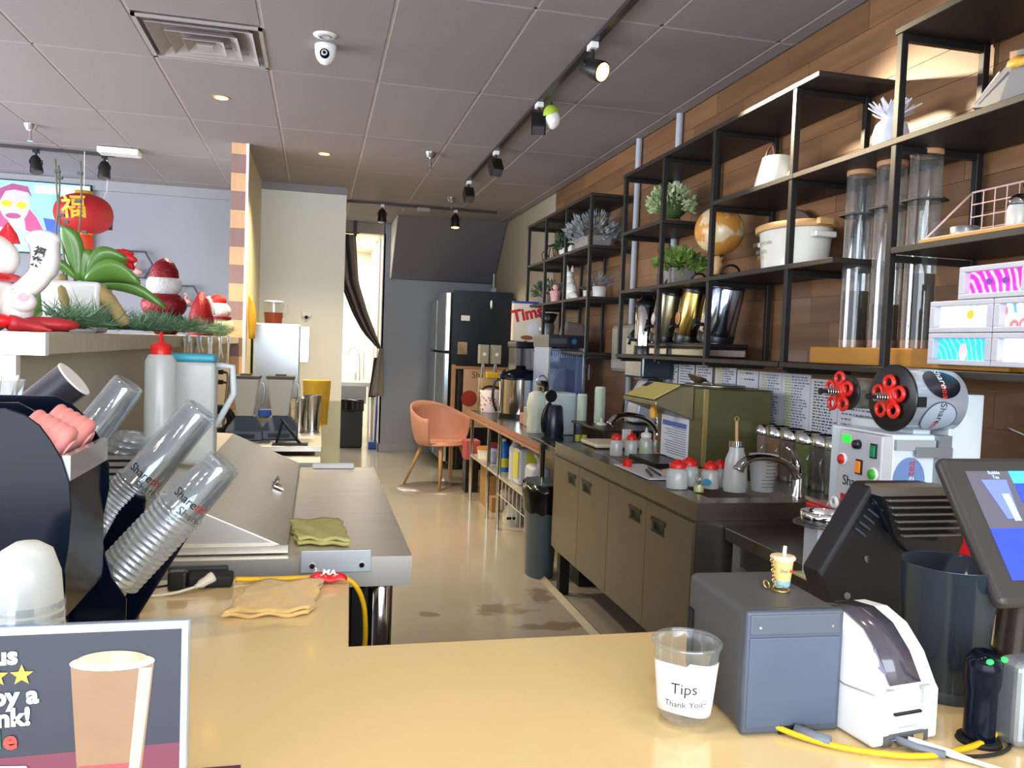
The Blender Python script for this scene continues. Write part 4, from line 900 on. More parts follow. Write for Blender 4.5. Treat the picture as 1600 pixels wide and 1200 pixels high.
# black draining shelf with frosted bottles near the far faucet
ds = thing('drain_shelf','raised dark draining shelf against the wall beyond the far faucet','shelf',(1.78,4.98,.862))
MB().box(-.08,.42,-.32,.32,.10,.115).out('shelf_top', mat('dark_tray','#2a2826',0.3), ds, bevel=.003)
for x, y in ((-.06,-.3),(-.06,.3),(.4,-.3),(.4,.3)): MB().rod((x,y,0),(x,y,.10),.008).out('leg', black_metal, ds)
def fbot(lab, x, y, h, r=.034): 
    t = thing('frosted_bottle', lab, 'bottle', (x,y,.979)); MB().lathe([(r,0),(r,h),(r*.95,h+.003)], n=20).out('body', mat('frosted_green','#bccfb6',0.35), t); MB().lathe([(r*.9,h+.003),(r*.9,h+.012)], n=18).out('lid', white_plastic, t)
fbot('shorter frosted green bottle on the dark draining shelf', 1.76,5.26,.17); fbot('taller frosted green bottle on the dark draining shelf', 1.83,5.10,.23,.036)
t = thing('nozzle_cap','small white nozzle cap lying on the draining shelf','cap',(1.80,4.97,.979)); MB().lathe([(.035,0),(.035,.012),(.012,.018),(.006,.045),(.0005,.046)], n=18).out('cap', wcap, t)
t = thing('cup_clip','small white clip hanging from the draining shelf edge','clip',(1.84,4.61,.93)); MB().box(-.03,.03,-.0,.02,0,.06).out('clip', white_plastic, t, bevel=.005)
t = thing('yellow_tags','pair of small yellow lidded tubs under the draining shelf','tub',(1.70,5.08,.862)); MB().lathe([(.02,0),(.02,.04)],(-.02,0,0),n=12).out('tub', mat('lime_plastic','#c4c63e',0.4), t); MB().lathe([(.02,0),(.02,.04)],(.025,0,0),n=12).out('tub', mat('lime_plastic','#c4c63e',0.4), t)
# ================================================================ under the kitchen table
def can(lab, nm, cat, x, y, z, r, h, bm__, cap=None, band=None):
    t = thing(nm, lab, cat, (x,y,z)); MB().lathe([(r,0),(r,h*.8),(r*.5,h*.92)], n=18).out('body', bm__, t)
    if cap: MB().lathe([(r*.45,h*.92),(r*.45,h)], n=14).out('cap', cap, t)
    if band: MB().lathe([(r*1.02,h*.15),(r*1.02,h*.42)], n=18, closed=False).out('label_band', band, t)
bl_ = mat('bright_blue','#1f6fd0',0.35); yb = mat('yellow_band','#d8d63a',0.4); mk = mat('milky_jug','#c9cfdd',0.4)
can('blue cleaner bottle with yellow band on the under shelf','cleaner_bottle','bottle',1.50,6.45,.44,.05,.27,bl_,white_plastic,yb)
can('plain white tall bottle between the blue and yellow labelled ones','cleaner_bottle','bottle',1.52,6.12,.44,.05,.30,mk,white_plastic)
t = thing('chemical_jug','white jug with a large yellow label on the under shelf','jug',(1.52,5.86,.441)); MB().box(-.06,.06,-.09,.09,0,.27).out('body', mk, t, bevel=.02); MB().box(-.064,-.06,-.08,.08,.05,.25).out('yellow_label', yb, t); MB().box(-.005,.13,-.095,-.091,.05,.25).out('side_label', yb, t)
t = thing('white_jug','translucent white jug at the near end of the under shelf','jug',(1.53,5.50,.441)); MB().box(-.07,.07,-.12,.12,0,.2).out('body', mk, t, bevel=.045,seg=4); MB().tube([(0,-.08,.17),(0,-.04,.25),(0,.04,.26)],.02,sub=1).out('handle', mk, t)
t = thing('cardboard_box','open brown cardboard box on the floor under the table','box',(1.64,7.22,0)); MB().box(-.13,.16,-.16,.20,0,.30).out('carton', mat('cardboard','#b48b58',0.8), t); MB().box(-.13,-.125,-.16,.20,.3,.41).box(.0,.16,.195,.20,.3,.40).out('flap', mat('cardboard','#b48b58',0.8), t)
t = thing('small_carton','small cardboard carton beside the chrome table leg','box',(1.62,7.0,0)); MB().box(-.10,.04,-.08,.05,0,.13).out('carton', mat('cardboard','#b48b58',0.8), t)
t = thing('floor_jug','white jug with a cloth draped over it on the floor','jug',(1.60,6.45,0)); MB().lathe([(.085,0),(.09,.03),(.085,.16),(.05,.20)], n=22).out('body', mat('milk_jug_white','#cfd0c8',0.4), t); MB().box(-.075,-.0,-.096,-.088,.06,.08).out('black_band', black_plastic, t)
q = MB(); q.ball((0,0,.24),(.12,.13,.07),n=16,m=8); q.ball((.07,-.03,.21),(.08,.08,.08),n=14,m=8); q.ball((-.08,.02,.20),(.06,.07,.09),n=14,m=8); q.out('draped_cloth', mat('taupe_cloth','#a0948b',0.9,0,0.15,25), t)
can('second white jug with a blue label behind the cloth covered jug','floor_jug','jug',1.80,6.30,0,.08,.24,mk,None,mat('navy_band','#2a3a9a',0.4))
t = thing('pink_crate','coral pink crate under the far end of the table','crate',(1.49,7.95,0)); MB().box(-.05,.10,-.10,.10,.33,.52).out('crate_body', mat('coral_plastic','#cf5f66',0.5), t, bevel=.008); MB().box(-.04,.09,-.09,.09,0,.33).out('dark_rack', black_plastic, t)
t = thing('food_tub','stack of lidded food tubs on the under shelf','tub',(1.55,7.25,.44)); MB().lathe([(.10,0),(.11,.08)],n=22).out('tub', white_plastic, t); MB().lathe([(.115,.08),(.115,.095)],n=22).out('lid', mat('orange_lid','#d48a3c',0.5), t)
t = thing('snack_bag','blue and red snack packets on the under shelf','packet',(1.55,6.95,.44)); MB().box(-.06,.05,-.08,.08,0,.12).out('packet', mat('packet_blue','#3a4fae',0.4,0,0.3,20,col2='#c9d2e8'), t, bevel=.02); MB().box(-.05,.05,.09,.16,0,.16).out('packet', mat('packet_red','#c2483f',0.4), t, bevel=.02)
# trash bin
tbn = thing('trash_bin','grey trash bin lined with a black bag beside the sink cabinet','bin',(1.43,5.02,0))
for side in (0,): MB().lathe([(.13,0),(.16,.60),(.165,.605)], n=28, sx=.68, sy=1.1).out('bin_body', mat('bin_grey_blue','#4f606b',0.4), tbn)
q = MB(); rr = random.Random(2); N = 36; prof = [(.135,.56),(.172,.60),(.178,.55),(.170,.48),(.166,.42)]
vs = []; 
for r, z in [(.145,.50)]+prof:
    for i in range(N):
        a = 2*PI*i/N; k = r*(1+.035*math.sin(i*2.7+z*40)); vs.append((k*.68*math.cos(a), k*1.1*math.sin(a), z+.008*math.sin(i*1.7)))
fs = [(k*N+i, k*N+(i+1)%N, (k+1)*N+(i+1)%N, (k+1)*N+i) for k in range(len(prof)) for i in range(N)]
q.add(vs, fs, True); q.out('bin_bag', mat('black_bag','#131312',0.22), tbn)
# pink chair
chair = thing('armchair','coral pink shell armchair on splayed oak legs','chair',(1.27,8.32,0), rz=-2.62+PI+.12)
cp = mat('coral_shell','#d99e88',0.45,0,0.04)
def shell(u, v):
    a = (u-.5)*2*PI*.62                       # wrap around back
    ca, sa = math.cos(a), math.sin(a)
    hgt = .26 + .15*max(0,math.cos(a*.9))**1.2 - .06*abs(sa)*0
    if v < .5:
        k = v/.5; r = .06 + .19*k; return (r*sa*1.05, r*ca*.95, .435 + .015*k*k)
    k = (v-.5)/.5; r = .25 + .055*math.sin(k*PI/2); return (r*sa*1.08, r*ca*.98+.02*k*ca, .45 + (hgt)*k**1.25)
q = MB(); q.grid(shell, 36, 14); 
q.add([(.26*math.sin(t_)*1.0,.0 + .24*math.cos(t_),.437) for t_ in [2*PI*i/28 for i in range(28)]], [tuple(range(28))], True)
q.out('shell', cp, chair, solid=.014)
for sx, sy in ((-1,-1),(1,-1),(-1,1),(1,1)):
    MB().tube([(sx*.14,sy*.13,.43),(sx*.27,sy*.26,0)], .018, n=10, rads=[.022,.013]).out('leg', wood_light, chair)
MB().bar((-.15,-.13,.42),(.15,.13,.42),.03).bar((.15,-.13,.42),(-.15,.13,.42),.03).out('under_frame', wood_light, chair)
tag(MB().lathe([(.0005,.004),(.50,.004),(.505,0)], (1.27,8.15,0), n=48, sx=.92, sy=.75).out('floor_mat', mat('clear_grey_mat','#8f8578',0.25)), 'round grey floor mat under the pink armchair', 'mat')
# ================================================================ ledge decorations and the dining wall
LZ = 1.4605
# television on the dining wall
tvt = thing('television','wall television showing a man in yellow glasses and a red jacket','television',(-2.92,9.19,2.22))
W2, H2 = .64, .72
MB().box(-.70,W2,-.055,0,0,H2).out('tv_body', black_plastic, tvt, bevel=.006)
scr = mat('screen_blue','#8a9cf0',0.3,0,0.1,2,col2='#6fd0f0',emit=.45)
MB().box(-.69,W2-.012,-.062,-.055,.012,H2-.012).out('screen', scr, tvt)
def flat(pts, y, name, m_, parent): 
    q = MB(); q.add([(x,y,z) for x,z in pts],[tuple(range(len(pts)))]); return q.out(name, m_, parent)
def em(n, c, e=.9): return mat(n, c, .4, emit=e, noise=.05)
def ell(cx, cz, rx, rz_, n=24, a0=0): return [(cx+rx*math.cos(a0+2*PI*k/n), cz+rz_*math.sin(a0+2*PI*k/n)) for k in range(n)]
flat([(.12,.68),(.62,.70),(.62,.60),(.12,.60)],-.063,'screen_light',em('scr_pale','#c8e6ff',0.46),tvt)
flat([(.28,.60),(.62,.60),(.62,.28),(.34,.18)],-.0632,'screen_wall',em('scr_sky','#6fc2f2',0.42),tvt)
flat([(.20,.36),(.44,.33),(.47,.16),(.26,.12)],-.0634,'screen_chair',em('scr_navy','#2f50c8',0.34),tvt)
flat([(-.42,.10),(-.36,.40),(-.18,.48),(.02,.50),(.14,.36),(.26,.12)],-.0636,'screen_jacket',em('scr_red','#c83a72',0.38),tvt)
flat([(-.12,.40),(.02,.40),(.06,.12),(-.10,.12)],-.0638,'screen_shirt',em('scr_shirt','#e9b8ea',0.42),tvt)
flat(ell(-.06,.47,.135,.175),-.0640,'screen_face',em('scr_skin','#e8a0c8',0.42),tvt)
flat([(-.19,.50),(-.20,.62),(-.08,.68),(.06,.66),(.10,.55),(.06,.60),(-.06,.62),(-.14,.60)],-.0642,'screen_hair',em('scr_hair','#8c3a6e',0.34),tvt)
flat(ell(-.13,.48,.05,.035),-.0644,'screen_lens',em('scr_yellow','#ffc800',0.50),tvt); flat(ell(.005,.47,.05,.035),-.0644,'screen_lens',em('scr_yellow','#ffc800',0.50),tvt)
flat(ell(-.07,.36,.07,.028),-.0644,'screen_beard',em('scr_hair','#8c3a6e',0.34),tvt)
flat([(-.69,.012),(-.69,.14),(-.45,.24),(0,.24),(.28,.14),(.36,.012)],-.0646,'screen_laptop',em('scr_cyan','#8fe6ff',0.50),tvt)
# lantern hanging
ln = thing('paper_lantern','red oval lantern with a gold character hanging in the dining room','lantern',(-1.98,7.70,2.46))
rl = mat('lantern_red','#a8161e',0.5,0,0.12,6,stretch=(4,4,.5),emit=.06); gold = mat('lantern_gold','#d9a72c',0.4,0.3)
q = MB(); n = 32; prof = [(max(.07,.235*math.cos(t)**.75), .17*math.sin(t)) for t in [(-.5+k/12)*PI*.94 for k in range(13)]]
vs = []; fs = []
for r, z in prof:
    for i in range(n): a = 2*PI*i/n; rr_ = r*(1-.035*(i % 2)); vs.append((rr_*math.cos(a), rr_*math.sin(a), z))
for k in range(12):
    for i in range(n): j=(i+1)%n; fs.append((k*n+i,k*n+j,(k+1)*n+j,(k+1)*n+i))
q.add(vs,fs,True); q.out('lantern_body', rl, ln)
MB().lathe([(.075,.15),(.07,.195),(.02,.20)], n=20).out('cap', gold, ln); MB().lathe([(.03,-.20),(.08,-.165),(.08,-.15)], n=20).out('lower_cap', gold, ln)
MB().lathe([(.06,-.36),(.085,-.24),(.07,-.18)], n=24).out('tassel', mat('tassel_orange','#d8401e',0.6,0,0.3,40,stretch=(8,8,.3)), ln)
q = MB(); rr = random.Random(9)
for k in range(26): a = rr.uniform(0,6.28); q.tube([(.06*math.cos(a),.06*math.sin(a),-.34),(.065*math.cos(a),.065*math.sin(a),-.52)],.004,n=4)
q.out('fringe', mat('fringe_red','#c23a2a',0.7), ln, kind='stuff')
MB().rod((0,0,.2),(0,0,.53),.003).out('string', white_plastic, ln)
o = lettering('福', .20, gold, Matrix.Translation((-.02,-.236,.015)) @ Matrix.Rotation(PI/2,4,'X') @ Matrix.Rotation(.08,4,'Z'), ln, wrap=.24, bold=.004)
# hexagon shelves with flamingos, framed print
for k, (x, z, r) in enumerate(((-1.84,2.165,.155),(-1.345,1.865,.12))):
    h = thing('hexagon_frame', ('dark wire hexagon frame with a pink flamingo beside the red flower','smaller dark hexagon frame with a flamingo between the two knitted figures')[k], 'frame', (x,9.16,z))
    q = MB(); P6 = [(r*math.cos(a*PI/3),0,r*math.sin(a*PI/3)) for a in range(6)]
    for i in range(6):
        for dy in (0,-.07): q.bar((P6[i][0],dy,P6[i][2]),(P6[(i+1)%6][0],dy,P6[(i+1)%6][2]),.012)
        q.bar(P6[i],(P6[i][0],-.07,P6[i][2]),.01)
    q.out('wire_frame', mat('slate_wire','#333b44',0.5), h)
    fm = mat('flamingo_pink','#e5a3a0',0.5); q = MB(); s = r/.155
    q.tube([(.05*s,-.04,-.08*s),(-.01*s,-.04,-.07*s),(-.03*s,-.04,-.02*s),(.0,-.04,.01*s),(-.02*s,-.04,.04*s),(-.045*s,-.04,.015*s)],.01*s,sub=2,rads=[.02*s,.035*s,.012*s,.009*s,.012*s,.005*s]); q.out('flamingo', fm, h)
fr_ = thing('framed_print','pale framed print on the dining wall behind the lucky cat','picture',(-2.76,9.195,1.68)); MB().box(-.14,.16,-.02,0,-.1,.22).out('frame', mat('frame_cream','#d9d3c2',0.5), fr_, bevel=.004); MB().box(-.12,.14,-.024,-.02,-.08,.20).out('print', mat('print_pale','#c9ccd4',0.6), fr_)
# orchid
orc = thing('potted_orchid','orchid with broad green leaves and bare stems in a square white pot','plant',(-.775,2.95,LZ))
MB().add([(-.078,-.078,0),(.078,-.078,0),(.078,.078,0),(-.078,.078,0),(-.09,-.09,.165),(.09,-.09,.165),(.09,.09,.165),(-.09,.09,.165)],[(3,2,1,0),(4,5,6,7),(0,1,5,4),(1,2,6,5),(2,3,7,6),(3,0,4,7)]).out('pot', white_gloss, orc, bevel=.014, seg=4)
ol_ = mat('orchid_leaf','#5d8a35',0.35,0,0.25,8,coat=.3)
def leaf(base, tip, w, parent, m_, sag=.03, fold=.015, n=10):
    b_ = Vector(base); t_ = Vector(tip); d = t_-b_; side = d.cross(Vector((0,.8,.6)))
    side.normalize(); up = side.cross(d).normalized()
    q = MB()
    def f(u, v):
        ww = w*math.sin(PI*min(1,max(0,(v*.93+.06))))**.7; x = (u-.5)*2
        p = b_ + d*v + Vector((0,0,1))*(sag*math.sin(PI*v)) + side*x*ww*.5 + up*fold*x*x
        return p
    q.grid(f, 4, n); return q.out('leaf', m_, parent, solid=.003)
for b_, t_, w_ in (((0,0,.17),(-.135,-.04,.205),.045),((.0,0,.17),(-.045,-.02,.345),.075),((.02,0,.17),(-.005,.0,.27),.085),((.03,0,.17),(.15,.0,.25),.10),((.03,-.03,.17),(.20,-.06,.165),.09),((.04,0,.15),(.27,.0,.09),.05),((-.05,-.02,.15),(-.125,-.08,.02),.09),((.03,.02,.17),(.13,.05,.22),.06)):
    leaf(b_, t_, w_, orc, ol_)
stm = mat('orchid_stem','#6a6a4c',0.6); 
for pts in ([(-.03,0,.16),(-.05,0,.32),(-.065,0,.45),(-.07,0,.56)],[(-.01,0,.16),(.0,0,.30),(.01,0,.42),(.005,0,.56)],[(-.04,.02,.16),(-.07,.0,.30),(-.055,0,.44),(-.06,0,.54)]):
    MB().tube(pts,.0035,sub=1,n=6).out('stem', stm, orc)
for x, z in ((-.055,.50),(-.048,.38),(-.035,.36),(.0,.43),(.005,.52),(.02,.33),(-.062,.52)):
    MB().cbox((x,-.004,z),(.016,.012,.009)).out('stem_clip', mat('clip_dark','#3c4a3a',0.4), orc)
q = MB(); q.tube([(-.03,-.06,.18),(-.02,-.085,.12),(-.0,-.09,.05)],.014,sub=1,rads=[.014,.016,.005]); q.out('dry_husk', mat('husk_tan','#a48f5e',0.8), orc)
MB().tube([(.06,-.05,.15),(.12,-.06,.10),(.16,-.06,.03)],.02,sub=2,rads=[.012,.026,.022,.018]).out('driftwood', mat('driftwood','#b39a63',0.8,0,0.25,30,bump=.5), orc)
MB().box(-.07,.07,-.07,.07,.15,.158).out('bark', mat('orchid_bark','#5a4630',0.9), orc)
rf = thing('red_flower','red silk flower behind the orchid leaves','flower',(-.69,3.10,1.70))
rfm = mat('silk_red','#e0242c',0.5)
for k in range(9):
    a = k*.7; r_ = .03+.006*(k%3); leaf((0,0,0),(.055*math.cos(a)+.01,.02*math.sin(k),.045*math.sin(a)+.015), .045, rf, rfm, sag=.01, n=5)
MB().ball((0,0,.0),(.028,.028,.025)).out('flower_heart', rfm, rf); MB().tube([(0,0,-.02),(-.03,.0,-.12),(-.05,0,-.235)],.004,n=6).out('stem', stm, rf)
# lucky cat
ct_ = thing('lucky_cat','white ceramic lucky cat with red collar and raised paw','cat figurine',(-.84,2.36,LZ))
cw = white_gloss; cr_ = mat('cat_red','#c8202a',0.25,coat=.4)
q = MB(); q.ball((0,0,.075),(.085,.07,.085),n=24,m=14); q.ball((.075,-.01,.055),(.045,.045,.055)); q.out('body', cw, ct_)
q = MB(); q.ball((0,-.01,.185),(.085,.072,.068),n=26,m=14); q.out('head', cw, ct_)
MB().lathe([(.03,0),(.022,.025),(.001,.055)], (.055,0,.225), n=14, sy=.6).out('ear', cr_, ct_); MB().lathe([(.03,0),(.022,.025),(.001,.055)], (-.055,0,.225), n=14, sy=.6).out('ear', cr_, ct_)
MB().torus((0,-.005,.135),.076,.011,n=28,m=8).out('collar', cr_, ct_)
q = MB(); q.tube([(.085,0,.10),(.125,0,.135),(.145,0,.18),(.14,0,.235)],.035,sub=2,rads=[.03,.03,.036,.038]); q.ball((.137,-.0,.24),(.043,.036,.025)); q.out('raised_arm', cw, ct_)
q = MB(); q.ball((.10,-.035,.075),(.035,.03,.028)); q.out('front_paw', cw, ct_); q=MB(); q.lathe([(.001,.0),(.011,.002)],n=12,mt=frame((.112,-.066,.085),(1,0,0),(0,-1,.2))); q.out('paw_pad', mat('pad_pink','#e3a1b0',0.4), ct_)
lettering('福\n来', .028, ink, Matrix.Translation((.137,-.042,.19)) @ Matrix.Rotation(PI/2,4,'X') @ Matrix.Rotation(-.35,4,'Z'), ct_, bold=.0008)
MB().box(-.05,.045,-.078,-.06,.04,.115).out('plaque', mat('plaque_cream','#efe2b8',0.4), ct_, bevel=.004)
q = MB(); q.tube([(.045,-.08,.02),(.05,-.08,.06),(.055,-.075,.11)],.007); q.tube([(-.02,-.082,.105),(.02,-.082,.105)],.006); q.out('plaque_red', cr_, ct_)
lettering('招', .045, ink, Matrix.Translation((.01,-.080,.075)) @ Matrix.Rotation(PI/2,4,'X'), ct_, bold=.001)
MB().tube([(-.08,-.07,.012),(0,-.085,.015),(.06,-.07,.015)],.012,sub=1).out('belt', mat('brown_glaze','#6d3020',0.3), ct_)
rb = thing('red_pouch','shiny red pouch and ribbon lying in front of the lucky cat','ribbon',(-.80,2.235,LZ))
q = MB(); q.ball((-.03,0,.024),(.11,.04,.024),n=20,m=8); q.out('pouch', mat('red_satin','#e01522',0.3), rb)
q = MB(); q.tube([(.06,.0,.02),(.11,.03,.012),(.15,.02,.004)],.01,rads=[.02,.014,.004],sub=1); q.out('ribbon_tail', mat('red_satin2','#b0222a',0.5), rb)
q = MB(); q.ball((.10,.12,.02),(.09,.05,.02),n=18,m=8); q.out('dark_pouch', mat('red_satin2','#b0222a',0.5), rb)
sdv = thing('screwdriver','dark green handled screwdriver in front of the orchid pot','tool',(-.735,2.62,LZ)); MB().tube([(-.05,0,.012),(0,0,.013),(.025,0,.012)],.011,rads=[.006,.012,.011],n=10).out('grip', mat('tool_green','#1c3d40',0.35), sdv); MB().rod((-.05,0,.012),(-.10,.02,.008),.003).out('shaft', chrome, sdv)
# garland of pine along the ledge
ga = thing('pine_garland','green pine garland with silver bells along the ledge','garland',(-.73,4.4,LZ))
q = MB(); rr = random.Random(11)
for k in range(4200):
    y = rr.uniform(-1.0,2.2) if k > 500 else rr.uniform(-1.9,-1.3)
    c = Vector((rr.uniform(-.03,.085)+.015*math.sin(y*6), y, .035+.012*math.sin(y*9)))
    d = Vector((rr.uniform(-1,1), rr.uniform(-.8,.8), rr.uniform(-.15,1))).normalized()*rr.uniform(.05,.10)
    s = d.cross(Vector((rr.uniform(-1,1),rr.uniform(-1,1),rr.uniform(-1,1)))).normalized()*.003
    p = c + d; p.z = max(p.z, .003) if p.x < .10 else p.z
    q.add([c-s, c+s, p],[(0,1,2)]); 
q.out('needles', mat('pine_needles','#3f6b45',0.6,0,0.35,20,col2='#6f9270'), ga, kind='stuff')
MB().tube([(0,-1.9,.02),(0,-1.3,.02),(0.02,-.9,.025),(-.02,0,.02),(.02,1,.03),(0,2.2,.02)],.008,sub=2).out('garland_core', mat('core_green','#27402a',0.8), ga)
for y in (-.72,.25,1.5): MB().ball((.07,y,.045),.013).out('silver_bell', chrome, ga)
# knitted santa figures
tin = mat('red_tinsel','#8f0f1c',0.35,0.3,0.4,160,bump=1.0,bscale=120); fz = mat('white_fuzz','#d9d6d4',0.9,0,0.15,90,bump=1.2,bscale=80); cfz = mat('cream_fuzz','#e0d9ad',0.9,0,0.15,90,bump=1.2,bscale=80)
sa_ = thing('santa_figure','large glittery red santa figure with a white fluffy beard on the ledge','figure',(-.775,4.5,LZ))
MB().lathe([(.05,0),(.07,.03),(.075,.06),(.04,.07)], (.01,0,0), n=20).out('legs', tin, sa_); MB().lathe([(.075,.06),(.10,.08),(.09,.10)], n=22).out('belt', black_plastic, sa_)
MB().ball((0,0,.15),(.112,.09,.075),n=24,m=12).out('body', tin, sa_); MB().ball((0,0,.255),(.088,.08,.065),n=24,m=12).out('beard', fz, sa_)
MB().lathe([(.072,.29),(.066,.33),(.045,.37),(.012,.39),(.001,.392)], n=22).out('hat', tin, sa_)
g2 = thing('knit_cone','red glitter cone gnome with a white trim, middle of the ledge figures','figure',(-.76,5.75,LZ)); MB().lathe([(.08,0),(.085,.10),(.06,.2),(.02,.285),(.001,.29)], n=22).out('cone', tin, g2); MB().tube([(.075,.0,.14),(.07,0,.2),(.04,0,.26)],.015,sub=1).out('trim', fz, g2)
g3 = thing('snowman_figure','cream fuzzy snowman figure with a red pompom hat at the ledge end','figure',(-.735,6.45,LZ)); MB().ball((0,0,.075),(.12,.10,.08),n=22,m=10).out('body', cfz, g3); MB().ball((0,0,.19),(.095,.08,.07),n=22,m=10).out('head', fz, g3); MB().lathe([(.098,.125),(.098,.145)], n=22).out('scarf', tin, g3); MB().ball((0,0,.265),(.062,.055,.045)).out('hat', mat('red_bobble','#c8141c',0.6,0,.3,80,bump=1), g3)
# hanging twist bags/labels below the ledge
for k, (y, L_, n_, lab) in enumerate(((4.15,.13,8,'bundle of pale paper strips clipped under the ledge, first beside the teal lidded jug'),(4.55,.10,5,'grey clip with clear plastic strips under the ledge, second in the row'),(5.0,.22,5,'long white plastic gloves hanging under the ledge, middle of the row'),(5.5,.14,5,'fourth bundle of white strips hanging under the ledge'),(6.0,.18,4,'last hanging strip bundle, nearest the striped post'))):
    t = thing('hanging_strips', lab, 'strips', (-.612,y,1.452), group='strips hung along the ledge')
    rr = random.Random(k+20)
    for i in range(n_):
        yy = -.12+.24*i/n_; ll = L_*rr.uniform(.7,1.1)
        q = MB(); q.grid(lambda u,v: (.004+.012*math.sin(v*3+i)*v, yy+.035*u*(1+.3*v)+.01*math.sin(v*5+i), .0-ll*v), 2, 6); q.out('strip', (mat('strip_paper','#d6cfbd',0.7), frosted, white_plastic, mat('strip_white','#e6e8ea',0.5), frosted)[k], t, solid=.0015)
    MB().box(0,.012,-.03,.03,-.02,.012).out('clip', mat('clip_steel','#7b868e',0.3,0.8), t)
# half-wall outlet with plugs and cords
ou = thing('cord_outlet','outlet with black plugs and hanging cords on the half wall','outlet',(-.684,6.0,1.17))
MB().box(0,.006,-.05,.05,-.07,.07).out('plate', white_plastic, ou); 
for z in (-.03,.04):
    MB().box(.006,.045,-.02,.02,z-.015,z+.015).out('plug', black_rubber, ou)
    MB().tube([(.045,0,z),(.09,-.1,z),(.12,-.5,z-.12),(.13,-.75,-.27)],.008,sub=2).out('cord', black_rubber, ou)
ad = thing('cord_coil','coil of black cord leaning against the half wall by the blenders','cord',(-.535,4.86,.882)); MB().torus((0,0,.105),.075,.016,n=26,m=8,mt=Matrix.Translation((0,0,.105))@Matrix.Rotation(PI/2,4,'X')@Matrix.Rotation(.0,4,'Y')@Matrix.Translation((0,0,-.105))).torus((.0,.03,.10),.055,.018,n=26,m=8,mt=Matrix.Translation((0,.03,.10))@Matrix.Rotation(PI/2,4,'X')@Matrix.Translation((0,-.03,-.10))).out('coil', black_rubber, ad, kind='stuff'); MB().tube([(.05,-.04,.012),(.13,-.05,.015)],.012).out('plug_end', black_rubber, ad)
# blenders
bj = mat('blender_jar','#cfc9b8',0.3,0,0.05,6); bg = mat('blender_base','#4f5b68',0.4); bd = mat('blender_lid','#4a4035',0.5)
def blender(lab, x, y):
    t = thing('blender', lab, 'blender', (x,y,.882), group='commercial blenders')
    MB().add([(-.105,-.10,0),(.105,-.10,0),(.105,.11,0),(-.105,.11,0),(-.10,-.09,.05),(.10,-.09,.05),(.10,.11,.08),(-.10,.11,.08),(-.05,-.02,.13),(.05,-.02,.13),(.05,.09,.13),(-.05,.09,.13)],
        [(3,2,1,0),(0,1,5,4),(1,2,6,5),(2,3,7,6),(3,0,4,7),(4,5,9,8),(5,6,10,9),(6,7,11,10),(7,4,8,11),(8,9,10,11)]).out('motor_base', bg, t, bevel=.006)
    MB().box(-.06,.06,-.101,-.096,.012,.035).out('control_strip', black_plastic, t)
    MB().add([(-.045,-.025,.13),(.045,-.025,.13),(.045,.07,.13),(-.045,.07,.13),(-.075,-.05,.345),(.075,-.05,.345),(.075,.095,.345),(-.075,.095,.345)],[(3,2,1,0),(4,5,6,7),(0,1,5,4),(1,2,6,5),(2,3,7,6),(3,0,4,7)]).out('jar', bj, t, bevel=.006)
    MB().box(-.08,.08,-.055,.10,.345,.362).box(-.03,.03,-.01,.05,.36,.372).out('lid', bd, t, bevel=.003)
    MB().tube([(.07,0,.33),(.105,0,.32),(.10,0,.2),(.055,0,.17)],.009,sub=1).out('handle', clear_cup, t)
blender('commercial blender with cloudy jar, left of the pair', -.395, 4.87); blender('commercial blender with cloudy jar, right of the pair', -.205, 4.92)
for k,(x,y,h,r,lab) in enumerate(((-.105,5.25,.21,.052,'steel mixing cup, left one of the pair beside the blenders'),(-.025,5.32,.225,.058,'steel mixing cup, right and larger one of the pair'))):
    t = thing('steel_cup', lab, 'cup', (x,y,.882)); MB().lathe([(r*.8,0),(r,h),(r*1.04,h+.003),(r*.95,h),(r*.75,.01)], n=26).out('cup_body', chrome, t)
    MB().lathe([(r*.5,.011),(r*.72,.012)],n=20,closed=False).out('cup_floor', steel, t)
yb_ = thing('yellow_tub','tall translucent yellow container behind the steel cups','container',(.0,5.72,.882)); MB().lathe([(.085,0),(.105,.30),(.108,.303)], n=24, sx=.9).out('tub', clear('yellow_clear','#e6cf6a',0.62,.2,.5), yb_)
sc2 = thing('scraper_stand','black folding stand with a steel edge in front of the right blender','stand',(-.13,4.62,.882))
MB().bar((-.05,0,.14),(.06,-.02,.0),.012,.004).out('steel_edge', chrome, sc2); MB().bar((-.055,.01,.14),(.05,-.01,.0),.03,.008).bar((-.05,.01,.12),(-.08,.0,.0),.012).out('stand_leg', black_plastic, sc2); MB().box(-.10,.09,-.05,.03,0,.006).out('stand_base', black_plastic, sc2)
sn = thing('snack_bags','small blue and yellow packets between the two blenders','packet',(-.30,5.12,.882)); MB().box(-.05,.05,-.02,.02,0,.10).out('packet', mat('packet_gold','#b29d3c',0.4,0,.3,30), sn, bevel=.01); MB().box(-.04,.04,-.03,.01,.10,.15).out('blue_packet', mat('packet_navy','#2d52b4',0.4), sn, bevel=.01)
